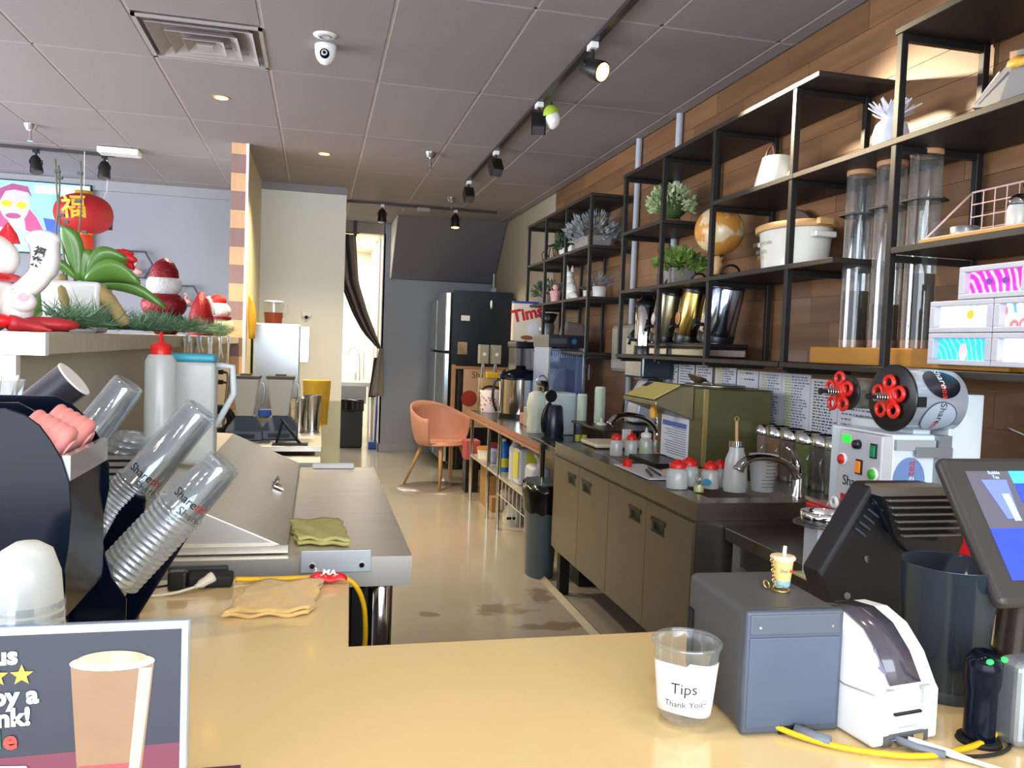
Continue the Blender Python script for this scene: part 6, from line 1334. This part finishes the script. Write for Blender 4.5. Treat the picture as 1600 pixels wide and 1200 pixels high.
# smoked cylinder
cy = thing('smoked_canister','large smoky dark translucent cylinder behind the label printer','canister',(1.065,1.165,CT))
MB().lathe([(.060,0),(.063,.008),(.063,.02)], n=36).out('base', mat('canister_base','#3d444c',0.3), cy); MB().lathe([(.062,.02),(.077,.225),(.079,.227),(.075,.225),(.060,.021)], n=44).out('smoked_wall', clear('smoked_acrylic','#5f6d7c',0.5,.10,.3), cy)
# scanner and card reader
scn = thing('barcode_scanner','black rounded scanner stand with two green lights','scanner',(.985,1.00,CT), rz=.1)
MB().tube([(0,0,0),(.0,.0,.06),(-.002,-.002,.11),(-.006,-.008,.135)],.024,sub=2,n=16,rads=[.022,.022,.025,.020]).out('stand_body', black_gloss, scn); MB().lathe([(.0,0),(.032,0),(.030,.006)],n=22).out('foot', black_rubber, scn)
gl = mat('led_green','#18d83a',0.3,emit=2.5)
MB().ball((-.016,-.024,.132),(.006,.004,.004)).out('green_light', gl, scn); MB().ball((.010,-.026,.134),(.005,.004,.004)).out('green_light', gl, scn)
crd = thing('card_reader','silver framed card reader with a dark glossy face at the right edge','card reader',(1.07,.985,CT), rz=.08)
MB().box(-.055,.055,-.02,.03,.0,.13).out('reader_body', mat('reader_silver','#9ba1a6',0.3,0.6), crd, bevel=.014, seg=4); MB().box(-.044,.044,-.024,-.018,.016,.115).out('reader_face', black_gloss, crd, bevel=.008); 
for k, (z, r) in enumerate(((.085,.017),(.045,.014))): MB().lathe([(.0005,0),(r,.002),(r*.7,.004)], n=20, mt=frame((-.012,-.024,z),(1,0,0),(0,-1,0))).out('face_button', mat('button_smoke','#6a7278',0.2), crd)
# black vented equipment
ve = thing('vented_housing','black angular equipment housing with cooling fins and two screws','equipment',(1.15,1.34,CT))
def V(x,z): return (x-1.15, z-CT)
poly = [V(1.106,1.214),V(1.271,1.214),V(1.33,1.158),V(1.344,1.09),V(1.26,.905),V(1.045,.905),V(.995,1.033)]
MB().prism(poly[::-1], .09, .155, 'Y').out('housing', mat('housing_black','#15161b',0.38), ve, bevel=.010, seg=3)
MB().prism([V(1.12,1.20),V(1.268,1.201),V(1.30,1.165),V(1.25,1.10),V(1.15,1.115)][::-1], .07,.092,'Y').out('fin_tray', black_rubber, ve)
finm = mat('fin_grey','#7d7873',0.35,0.3)
for k in range(6):
    z = 1.187-.0145*k; x0 = 1.125+.008*k; MB().box(x0-1.15, 1.322-1.15-.004*k, .058, .088, z-.0022-CT, z+.0022-CT).out('fin', finm, ve, bevel=.001, seg=1)
MB().prism([V(1.106,1.196),V(1.271,1.197),V(1.271,1.215),V(1.106,1.214)][::-1], .06,.11,'Y').out('olive_rim', mat('olive_rim','#6b665c',0.4), ve)
for k in range(5): 
    x = 1.082+.009*k; z = 1.118+.013*k; MB().bar((x-1.15-.012,.084,z-CT+.008),(x-1.15+.012,.084,z-CT-.008),.004).out('slot_fin', mat('slot_slate','#3c4654',0.4), ve)
for x, z in ((1.104,1.062),(1.061,.987)): MB().lathe([(.008,0),(.007,.003)], n=16, mt=frame((x-1.15,.088,z-CT),(1,0,0),(0,-1,0))).out('screw', chrome, ve); 
q = MB(); q.tube([V(1.10,1.19)[:1]+(.075,)+V(1.10,1.19)[1:], (V(1.15,1.11)[0],.075,V(1.15,1.11)[1]), (V(1.19,1.075)[0],.075,V(1.19,1.075)[1])],.004,sub=1); q.out('glossy_edge', black_gloss, ve)
# point of sale screen
ps = thing('touch_screen','tilted touch screen terminal showing a blue menu on a dark pedestal','screen',(1.078,1.20,1.295))
dn = Vector((0,-.14,-.20)); dn_n = dn.normalized(); nrm = Vector((0,-.20,.14)).normalized()   # panel faces the viewer and up
nrm = Vector((1,0,0)).cross(dn_n); nrm = -nrm if nrm.y > 0 else nrm
T0 = Matrix((( 1,0,0),tuple(-dn_n),tuple(nrm))).transposed().to_4x4()       # local x right, y up the panel, z outward
HH = dn.length
MB().box(-.01,.36,-HH-.01,.012,-.028,-.0, T0).out('bezel', mat('bezel_black','#34312f',0.35), ps, bevel=.012, seg=4)
scm = mat('menu_screen','#4c4a55',0.25,0,0.03,emit=.55); bl2 = mat('menu_blue','#2438e6',0.3,emit=1.0)
MB().box(.028,.335,-HH+.03,-.018,0,.0012,T0).out('screen', scm, ps)
MB().box(.028,.335,-HH+.03,-.125,.0012,.002,T0).out('blue_panel', bl2, ps); MB().box(.118,.335,-.042,-.018,.0012,.002,T0).out('blue_header', mat('menu_cyan','#3c8fe0',0.3,emit=.9), ps)
MB().box(.118,.335,-.08,-.042,.0012,.0018,T0).out('blue_block', bl2, ps)
cupm = mat('menu_cup','#5a68e8',0.3,emit=.8)
q = MB(); q.add([(.052,-.035,.0022),(.105,-.035,.0022),(.098,-.108,.0022),(.072,-.108,.0022)],[(0,1,2,3)],False,T0); q.out('cup_icon', cupm, ps)
q = MB(); q.add([(.082,-.062,.0026),(.097,-.062,.0026),(.099,-.112,.0026),(.085,-.112,.0026)],[(0,1,2,3)],False,T0); q.out('cup_icon', mat('menu_slate','#8fa0c8',0.3,emit=.7), ps)
lettering('Bubble\nTea', .009, mat('menu_text','#9fb6e8',0.4,emit=.6), T0 @ Matrix.Translation((.085,-.026,.0022)), ps); lettering('Drinks', .012, mat('menu_text2','#1a2aa0',0.4,emit=.3), T0 @ Matrix.Translation((.135,-.155,.0026)), ps)
MB().tube([(.19,-.02,-.10),(.20,.03,-.24),(.20,.04,-.392)],.03,sub=1,n=14).out('pedestal', mat('pedestal_brown','#2f2825',0.25,coat=.4), ps); MB().box(.12,.30,-.02,.12,-.394,-.38).out('foot', black_plastic, ps, bevel=.005)
# tips cup
tc = thing('tip_cup','clear plastic tip cup with a handwritten paper label','cup',(.566,1.135,CT))
MB().lathe([(.025,.001),(.036,.008),(.0405,.022),(.0505,.122)], n=40, closed=False).lathe([(.0505,.122),(.0535,.122),(.054,.126),(.0515,.128)], n=40, closed=False).out('cup_body', clear_cup, tc)
MB().lathe([(.0005,.004),(.026,.004),(.035,.010)], n=30, closed=False).out('cup_floor', clear('floor_plastic','#d9d2cc',0.5,.1), tc)
q = MB(); 
def lab(u, v):
    a = -PI/2 - .44 + (u-.5)*2.75; z = .022+.077*v + .004*math.sin(a*2)+(.006 if u>.5 else 0)*v; r = .0405+.010*(z-.022)/.1+.0012
    return (r*math.cos(a), r*math.sin(a), z)
q.grid(lab, 28, 4); q.out('paper_label', mat('tip_paper','#f3f2ee',0.8), tc, solid=.0005)
hw = mat('pen_ink','#3a3a44',0.6)
def cup_text(body, size, z0, shift=0):
    o = lettering(body, size, hw, Matrix.Identity(4), tc, name='handwriting')
    for v in o.data.vertices:
        z = z0+v.co.y+.06*v.co.x; r = .0405+.010*(z-.022)/.1+.0022; a = -PI/2 - .44 + (v.co.x+shift)/r; v.co = (r*math.cos(a), r*math.sin(a), z)
cup_text('Tips', .024, .066, -.002); cup_text('Thank You~', .0135, .042, .002)
tag(MB().lathe([(.012,.0),(.012,.0015)], (.575,1.14,CT+.006), n=18).out('coin', mat('coin_copper','#7a5a4c',0.35,0.8)), 'dull coin at the bottom of the tip cup', 'coin')
# cables on the right
yc = thing('yellow_cable','yellow network cable running in front of the two printers','cable',(.70,1.06,CT))
MB().tube([(-.02,.02,.012),(.01,-.015,.006),(.06,-.06,.005),(.15,-.10,.005),(.25,-.085,.005),(.32,-.06,.008),(.335,-.045,.02),(.32,-.03,.03)],.0045,sub=2,n=8).out('cable', yellow_cable, yc); MB().tube([(.012,.0,.010),(.03,-.025,.008),(.045,-.04,.008)],.009,n=10).out('strain_relief', grey_plastic, yc)
wcb = thing('printer_cables','grey and white plugs and cords hanging from the label printer','cable',(.86,1.0,CT))
MB().tube([(-.02,.01,.012),(.0,-.02,.010),(.03,-.04,.007)],.006,n=8).out('grey_plug', grey_plastic, wcb); MB().tube([(.0,.0,.010),(.03,-.025,.008),(.07,-.07,.004),(.12,-.13,.004)],.004,sub=1,n=8,rads=[.007,.006,.0035,.0035]).out('white_cord', white_plastic, wcb); MB().tube([(.03,-.035,.003),(.10,-.05,.003),(.16,-.03,.003),(.17,.0,.003)],.0028,sub=2,n=6).out('black_cord', black_rubber, wcb); MB().tube([(.14,.02,.004),(.175,.01,.004),(.185,-.03,.004),(.17,-.08,.004)],.0035,sub=2,n=6).out('white_loop', white_plastic, wcb)
# ================================================================ counter, left side
tw = mat('yellow_cloth','#dcb873',0.95,0,0.08,50,bump=.6,bscale=120,sheen=.3)
def cloth(name, label, pts, z, th, m_, layers=2, seed=1, amp=.003):
    A, B, C_, D = [Vector((*p,0)) for p in pts]; t = thing(name, label, 'cloth', (A.x,A.y,z)); rr = random.Random(seed); ph = [rr.uniform(0,6) for _ in range(4)]
    for k in range(layers):
        o = Vector((rr.uniform(-.006,.006), .004*k, 0))
        def f(u, v):
            p = (A.lerp(B,u)).lerp(D.lerp(C_,u), v) + o - A; e = min(u,1-u,v,1-v); w = .004*math.sin(u*14+ph[0])*math.sin(v*9+ph[1])
            return (p.x+.004*math.sin(v*17+ph[2]), p.y+.005*math.sin(u*15+ph[3]), th*(k+.5)+w*.5+amp*math.sin(u*11+v*7+ph[k%4])*(k==layers-1))
        q = MB(); q.grid(f, 26, 16); q.out('cloth_layer', m_, t, solid=th*.85)
    return t
cloth('folded_cloth','folded mustard cloth lying on the cream counter top', [(-.175,1.694),(-.005,1.688),(.02,1.90),(-.135,1.90)], CT+.002, .007, tw, 2, 5)
cloth('folded_cloth','folded yellow-green cloth on the steel prep table', [(-.04,2.36),(.105,2.33),(.085,2.62),(-.065,2.60)], .884, .010, mat('lime_cloth','#c4bf7c',0.95,0,0.1,50,bump=.6,bscale=120), 2, 8)
tag(MB().box(-.01,.175,3.76,3.80,.882,.902).out('white_strip', white_plastic, bevel=.003), 'white plastic strip at the far edge of the steel prep table', 'strip')
psb = thing('power_strip','black power strip with a chunky adapter and a white plug on the counter','power strip',(-.25,1.925,CT))
MB().box(-.02,.075,-.02,.03,0,.028).out('strip_body', black_rubber, psb, bevel=.006); MB().box(-.07,.06,.035,.055,.0,.034).out('rear_strip', mat('strip_dark','#222528',0.5), psb, bevel=.004); MB().box(-.06,-.02,-.035,.0,0,.042).out('adapter', black_plastic, psb, bevel=.006)
MB().tube([(.035,-.022,.028),(.015,-.035,.018),(-.0,-.045,.012)],.010,sub=1,n=10,rads=[.012,.010,.005]).out('white_plug', mat('plug_ivory','#e0d6c4',0.4), psb); MB().tube([(-.0,-.045,.012),(-.05,-.07,.004),(-.12,-.075,.004),(-.2,-.04,.004)],.0032,sub=2,n=6).out('white_cord', mat('plug_ivory','#e0d6c4',0.4), psb)
MB().tube([(-.06,-.02,.01),(-.12,-.03,.004),(-.22,.0,.006)],.003,sub=1,n=6).out('black_cord', black_rubber, psb)
yc2 = thing('extension_cable','yellow extension cable with a red printed tag hanging over the counter edge','cable',(-.17,1.925,CT))
MB().tube([(-.0,.005,.012),(.06,.012,.008),(.15,.018,.007),(.215,.02,.008),(.262,.022,.0),(.292,.028,-.05),(.300,.03,-.12),(.298,.03,-.20)],.0062,sub=2,n=10).out('cable', yellow_cable, yc2)
MB().tube([(.298,.03,-.17),(.298,.03,-.20)],.009,n=10).out('green_sleeve', mat('lime_sleeve','#b8e02c',0.4), yc2)
q = MB(); q.grid(lambda u,v: (.165+.085*u, -.012+.03*v-.012*u, .008+.018*math.sin(PI*v)*math.sin(PI*(.1+.8*u))+.004*math.sin(u*9)), 14, 8); q.out('red_tag', mat('tag_red','#d01a22',0.25,coat=.4), yc2, solid=.0015)
lettering('MA.', .022, mat('tag_white','#f5f0f0',0.4), frame((.212,-.010,.026),(1,-.12,.0),(-.02,-.55,.83)), yc2, bold=.0006); lettering('3.', .016, mat('tag_white','#f5f0f0',0.4), frame((.180,.003,.030),(1,.1,.05),(-.02,-.55,.83)), yc2)
# cup dispenser
cd = thing('cup_dispenser','black acrylic cup and lid dispenser with curved side panels','dispenser',(-.35,1.30,CT))
def S(p): return [(x+.35, z-CT) for x,z in p]
prF = S([(-0.49,1.352),(-0.426,1.355),(-0.401,1.346),(-0.383,1.332),(-0.368,1.31),(-0.353,1.282),(-0.343,1.248),(-0.34,1.206),(-0.343,1.159),(-0.349,1.113),(-0.352,1.042),(-.352,.902),(-.62,.902),(-.62,1.352)])
MB().prism(prF[::-1], -.022, -.018, 'Y').out('side_panel', black_gloss, cd, bevel=.001, seg=1)
prB = S([(-.62,1.357),(-0.425,1.358),(-0.401,1.346),(-0.375,1.321),(-0.354,1.283),(-0.341,1.243),(-0.34,1.202),(-0.348,1.155),(-0.36,1.118),(-0.40,1.04),(-.40,.902),(-.62,.902)])
MB().prism(prB[::-1], .196, .200, 'Y').out('side_panel', black_gloss, cd, bevel=.001, seg=1)
prM = S([(-.62,1.350),(-0.445,1.355),(-0.415,1.338),(-0.392,1.31),(-0.374,1.28),(-0.362,1.245),(-0.358,1.215),(-.358,1.15),(-.62,1.15)])
MB().prism(prM[::-1], .088, .092, 'Y').out('divider', black_gloss, cd, bevel=.001, seg=1)
MB().box(-.004,.007,-.018,.196,1.251-CT,1.288-CT).out('front_lip', mat('lip_smoke','#8d8f94',0.15,coat=.5), cd)
MB().box(-.004,.002,-.018,.196,1.05-CT,1.252-CT).out('front_wall', black_gloss, cd)
MB().box(-.27,.0,-.018,.196,1.145-CT,1.15-CT).out('shelf', black_gloss, cd); MB().box(-.27,-.265,-.018,.40,.002,1.30-CT).out('back_wall', black_gloss, cd)
MB().box(-.265,-.12,.21,.40,.002,.40).out('rear_bin', black_gloss, cd, bevel=.003)
pinkm = mat('pink_plastic','#d98a87',0.45,0,0.05)
for k, (yy, lab_) in enumerate(((.145,'stack of pink cup lids with its round end facing out, nearer the back panel'),(.04,'second stack of pink lids half hidden behind the divider'))):
    t = thing('lid_stack', lab_, 'lids', (-.35,1.30,CT), group='pink lid stacks')
    m_ = frame((-.072,yy,.415),(0,1,0),(.75,0,-.42)); prof = []
    for i in range(5): prof += [(.0375,.012*i),(.0395,.012*i+.003),(.0395,.012*i+.007),(.0375,.012*i+.011)]
    prof += [(.036,.062),(.030,.064)]
    MB().lathe(prof, n=30, mt=m_).out('lids', pinkm, t); MB().lathe([(.020,.064),(.024,.067),(.020,.068)], n=24, mt=m_).out('rim_ring', mat('pink_pale','#e7a9a4',0.4), t)
# cup stacks: leaning tubes of nested cups
hold = thing('cup_holder','black acrylic angled cup cradle with rounded arms','holder',(-.35,1.50,CT))
def H(p): return [(x+.35, z-CT) for x,z in p][::-1]
MB().prism(H([(-0.42,1.046),(-0.36,1.136),(-0.35,1.083),(-0.339,1.043),(-0.314,1.003),(-0.315,.94),(-.335,.902),(-0.42,.902)]), .015, .020, 'Y').out('near_plate', black_gloss, hold, bevel=.001, seg=1)
MB().prism(H([(-0.352,.902),(-0.345,.966),(-0.246,1.126),(-0.233,1.132),(-0.223,1.119),(-0.225,1.094),(-0.335,.902)]), .150, .175, 'Y').out('cradle_arm', black_gloss, hold, bevel=.004)
MB().prism(H([(-0.432,.905),(-.432,.992),(-0.373,1.118),(-0.343,1.151),(-0.324,1.144),(-0.326,1.111),(-0.384,1.0),(-.384,.905)]), .215, .235, 'Y').out('cradle_arm', black_gloss, hold, bevel=.004)
MB().box(-.09,.02,.02,.21,.002,.010).out('floor_plate', black_gloss, hold); 
def cupstack(label, base, tip, n_ridge, ridge_len, r_rim=.046, r_base=.033, txt=True, scale=1.0):
    b_ = Vector(base); t_ = Vector(tip); ax_ = (t_-b_); Ltot = ax_.length; axn = ax_.normalized()
    root = thing('cup_stack', label, 'cups', tuple(b_), group='leaning stacks of clear cups')
    m_ = frame((0,0,0),(0,1,0),tuple(axn))
    prof = []
    for i in range(n_ridge):
        z = ridge_len*i/n_ridge; dz = ridge_len/n_ridge; prof += [(r_rim-.003,z),(r_rim,z+dz*.25),(r_rim,z+dz*.5),(r_rim-.003,z+dz*.75)]
    MB().lathe(prof, n=36, mt=m_, closed=False).out('nested_rims', clear('rim_plastic','#dfe6ea',0.66,.15,.45), root)
    z0 = ridge_len; prof = [(r_rim,z0),(r_rim,z0+.004),(r_rim-.004,z0+.005),(r_base+.002,Ltot-.012),(r_base+.001,Ltot-.010),(r_base,Ltot-.002),(r_base-.004,Ltot),(r_base-.006,Ltot-.004),(.0005,Ltot-.005)]
    MB().lathe(prof, n=40, mt=m_, closed=False).out('outer_cup', clear_cup, root)
    for k in range(1,4): MB().lathe([(r_rim-.007-.0006*k,z0-.01*k),(r_base-.0015*k,Ltot-.012*k),(.0005,Ltot-.012*k)], n=32, mt=m_, closed=False).out('inner_cup', clear_cup, root)
    if txt:
        rr_ = (r_rim+r_base)/2
        for body_, mm_, zz, a0 in (('Share', ink, .030, -.55), ('tea', red_ink, .030, .42), ('Share', mat('faded_ink','#6a7078',0.6), .008, .15)):
            o = lettering(body_, .023, mm_, Matrix.Identity(4), root)
            for v in o.data.vertices:
                x, y = v.co.x, v.co.y; zl = z0 + zz + y; r = (r_rim-.004) + (r_base-r_rim+.004)*(zl-z0)/(Ltot-z0) + .0008
                aa = PI + .35 + a0 + x/r
                v.co = m_ @ Vector((r*math.cos(aa), r*math.sin(aa), zl))
    return root
cupstack('clear cup stack leaning right, nearest of three, in the low black cradle', (-.349,1.60,1.018), (-.163,1.60,1.233), 15, .165)
cupstack('clear cup stack leaning right, middle of three, tallest printed cup', (-.410,1.76,1.08), (-.226,1.76,1.318), 12, .105)
cupstack('clear cup stack leaning right, farthest of three, behind the pink lids', (-.52,1.93,1.18), (-.400,1.93,1.358), 4, .03)
MB().box(-.20,-.10,.40,.46,.0,.30).out('rear_support', black_gloss, hold)
# clear inverted stack front left
cs = thing('clear_cup_tower','inverted stack of rounded clear cups standing by the sign','cups',(-.362,1.165,CT))
prof = [(.052,0),(.050,.01),(.048,.10),(.044,.20),(.040,.25),(.030,.28),(.015,.290),(.0005,.291)]
MB().lathe(prof, n=36, closed=False).out('outer_cup', frosted, cs)
for k in range(7): MB().lathe([(.046,.12+.014*k),(.0465,.124+.014*k),(.045,.13+.014*k)], n=30, closed=False).out('nested_rim', clear_cup, cs)
o = lettering('tea', .022, red_ink, Matrix.Identity(4), cs); o2 = lettering('Share', .018, ink, Matrix.Identity(4), cs)
for oo, sh in ((o,.006),(o2,.034)):
    for v in oo.data.vertices:
        r = .0505; a = -PI/2 + (sh + .012 - v.co.x*-1)/r; v.co = (r*math.cos(a), r*math.sin(a), .185+v.co.y)
# stirrers cup and dark mug
sc3 = thing('stirrer_cup','clear cup of pale paper wrapped stirrers on the dispenser','cup',(-.545,1.58,1.301))
MB().lathe([(.036,0),(.046,.075),(.048,.077)], n=28, closed=False).out('cup_body', clear_cup, sc3)
rr = random.Random(6)
for k in range(12):
    a = rr.uniform(0,6.28); r0 = .02*rr.random(); MB().bar((r0*math.cos(a),r0*math.sin(a),.005),(.038*math.cos(a),.03*math.sin(a),.075+.012*rr.random()),.009,.003).out('stirrer', mat('stirrer_paper','#d9d2c2',0.7,rnd=.08), sc3)
dm = thing('dark_tumbler','dark metal tumbler tipped over behind the stirrers','tumbler',(-.57,1.80,1.29), rot=(0,.86,0))
MB().lathe([(.036,0),(.040,.12),(.0405,.122),(.037,.121),(.033,.01)], n=32).out('tumbler_body', mat('tumbler_grey','#4a4850',0.35,0.6), dm); MB().lathe([(.0405,.121),(.041,.124),(.037,.124)], n=32).out('white_rim', white_plastic, dm)
tag(MB().box(-.66,-.50,1.71,1.90,CT,1.30).out('black_box', black_gloss, bevel=.004), 'tall black box behind the cup dispenser', 'box')
# counter sign in a clear holder
sg = thing('counter_sign','clear framed counter sign with an iced drink and white lettering','sign',(-.27,.85,CT))
def G(x,z): return (x+.27, z-CT)
MB().box(G(-.43,0)[0],G(-.1165,0)[0],0,.004,0,G(0,1.186)[1]).out('clear_holder', clear('holder_acrylic','#dfe9f4',0.7,.05), sg, bevel=.001, seg=1)
MB().box(-.155,.1515,-.0015,0,.012,1.1845-CT).out('white_border', mat('sign_white','#c3cbd8',0.5), sg)
MB().box(-.155,.1455,-.0025,-.0015,.012,1.177-CT).out('slate_print', mat('sign_slate','#2b303b',0.5,0,0.06,6), sg)
def sp(pts, name, m_, d): 
    q = MB(); q.add([(x+.27,-d,z-CT) for x,z in pts],[tuple(range(len(pts)))]); return q.out(name, m_, sg)
sp([(-.425,.912),(-.1245,.912),(-.1245,1.062),(-.425,1.056)],'pink_table',mat('sign_plum','#6b2f41',0.5),.0028)
sp([(-.2245,1.145),(-.149,1.148),(-.1635,.99),(-.2145,.99)],'cup_shape',mat('sign_tea','#8e6e52',0.5,0,.1,30),.0031)
sp([(-.163,1.14),(-.151,1.14),(-.165,1.0),(-.174,1.0)],'cup_highlight',mat('sign_pale','#b3a496',0.5),.0034)
sp([(-.2165,1.045),(-.161,1.045),(-.1655,.99),(-.2140,.99)],'red_bottom',mat('sign_red','#b9424a',0.5),.0033)
sp([(-.187+.0385*math.cos(a),1.147+.0085*math.sin(a)) for a in [2*PI*k/28 for k in range(28)]],'cup_lid',mat('sign_lid','#cfdbe8',0.4),.0036)
sp([(-.187+.033*math.cos(a),1.149+(.0095 if math.sin(a)>0 else .004)*math.sin(a)) for a in [2*PI*k/28 for k in range(28)]],'foam',mat('sign_foam','#a87040',0.6,0,.3,60,col2='#d0bda8'),.0039)
sgw = mat('sign_lettering','#eef2f8',0.5); strm = mat('sign_star','#f2a53c',0.4)
def st(body, x, z, size, m_): return lettering(body, size, m_, frame((x+.27,-.0042,z-CT),(1,0,.03),(0,-1,0)), sg, align='RIGHT', bold=.0009)
st('us', -.270, 1.158, .024, sgw); st('oy a', -.252, 1.119, .024, sgw); st('nk!', -.258, 1.098, .024, sgw)
st('e', -.270, 1.076, .025, mat('sign_e_red','#dc4038',0.4)); st('l', -.2835, 1.077, .025, mat('sign_l_green','#35a853',0.4)); st('g', -.289, 1.076, .025, mat('sign_g_blue','#4284f3',0.4))
for cx in (-.2665,-.288,-.3095): sp([(cx+(.0105 if k%2==0 else .0045)*math.sin(k*PI/5), 1.139+(.0105 if k%2==0 else .0045)*math.cos(k*PI/5)) for k in range(10)],'star',strm,.0042)
sp([(-.33,1.0),(-.33,1.045),(-.29,1.052),(-.262,1.050),(-.252,1.035),(-.252,1.0)],'pale_blob',mat('sign_blob','#dfe6ee',0.5),.0042)
MB().box(-.16,.16,-.04,.05,-.0,.004).out('holder_foot', clear('holder_acrylic','#dfe9f4',0.7,.05), sg)
tag(MB().box(-.20,-.085,1.065,1.10,CT,CT+.003).out('plum_card', mat('plum_card','#5d2a4d',0.5)), 'dark plum card behind the counter sign', 'card')
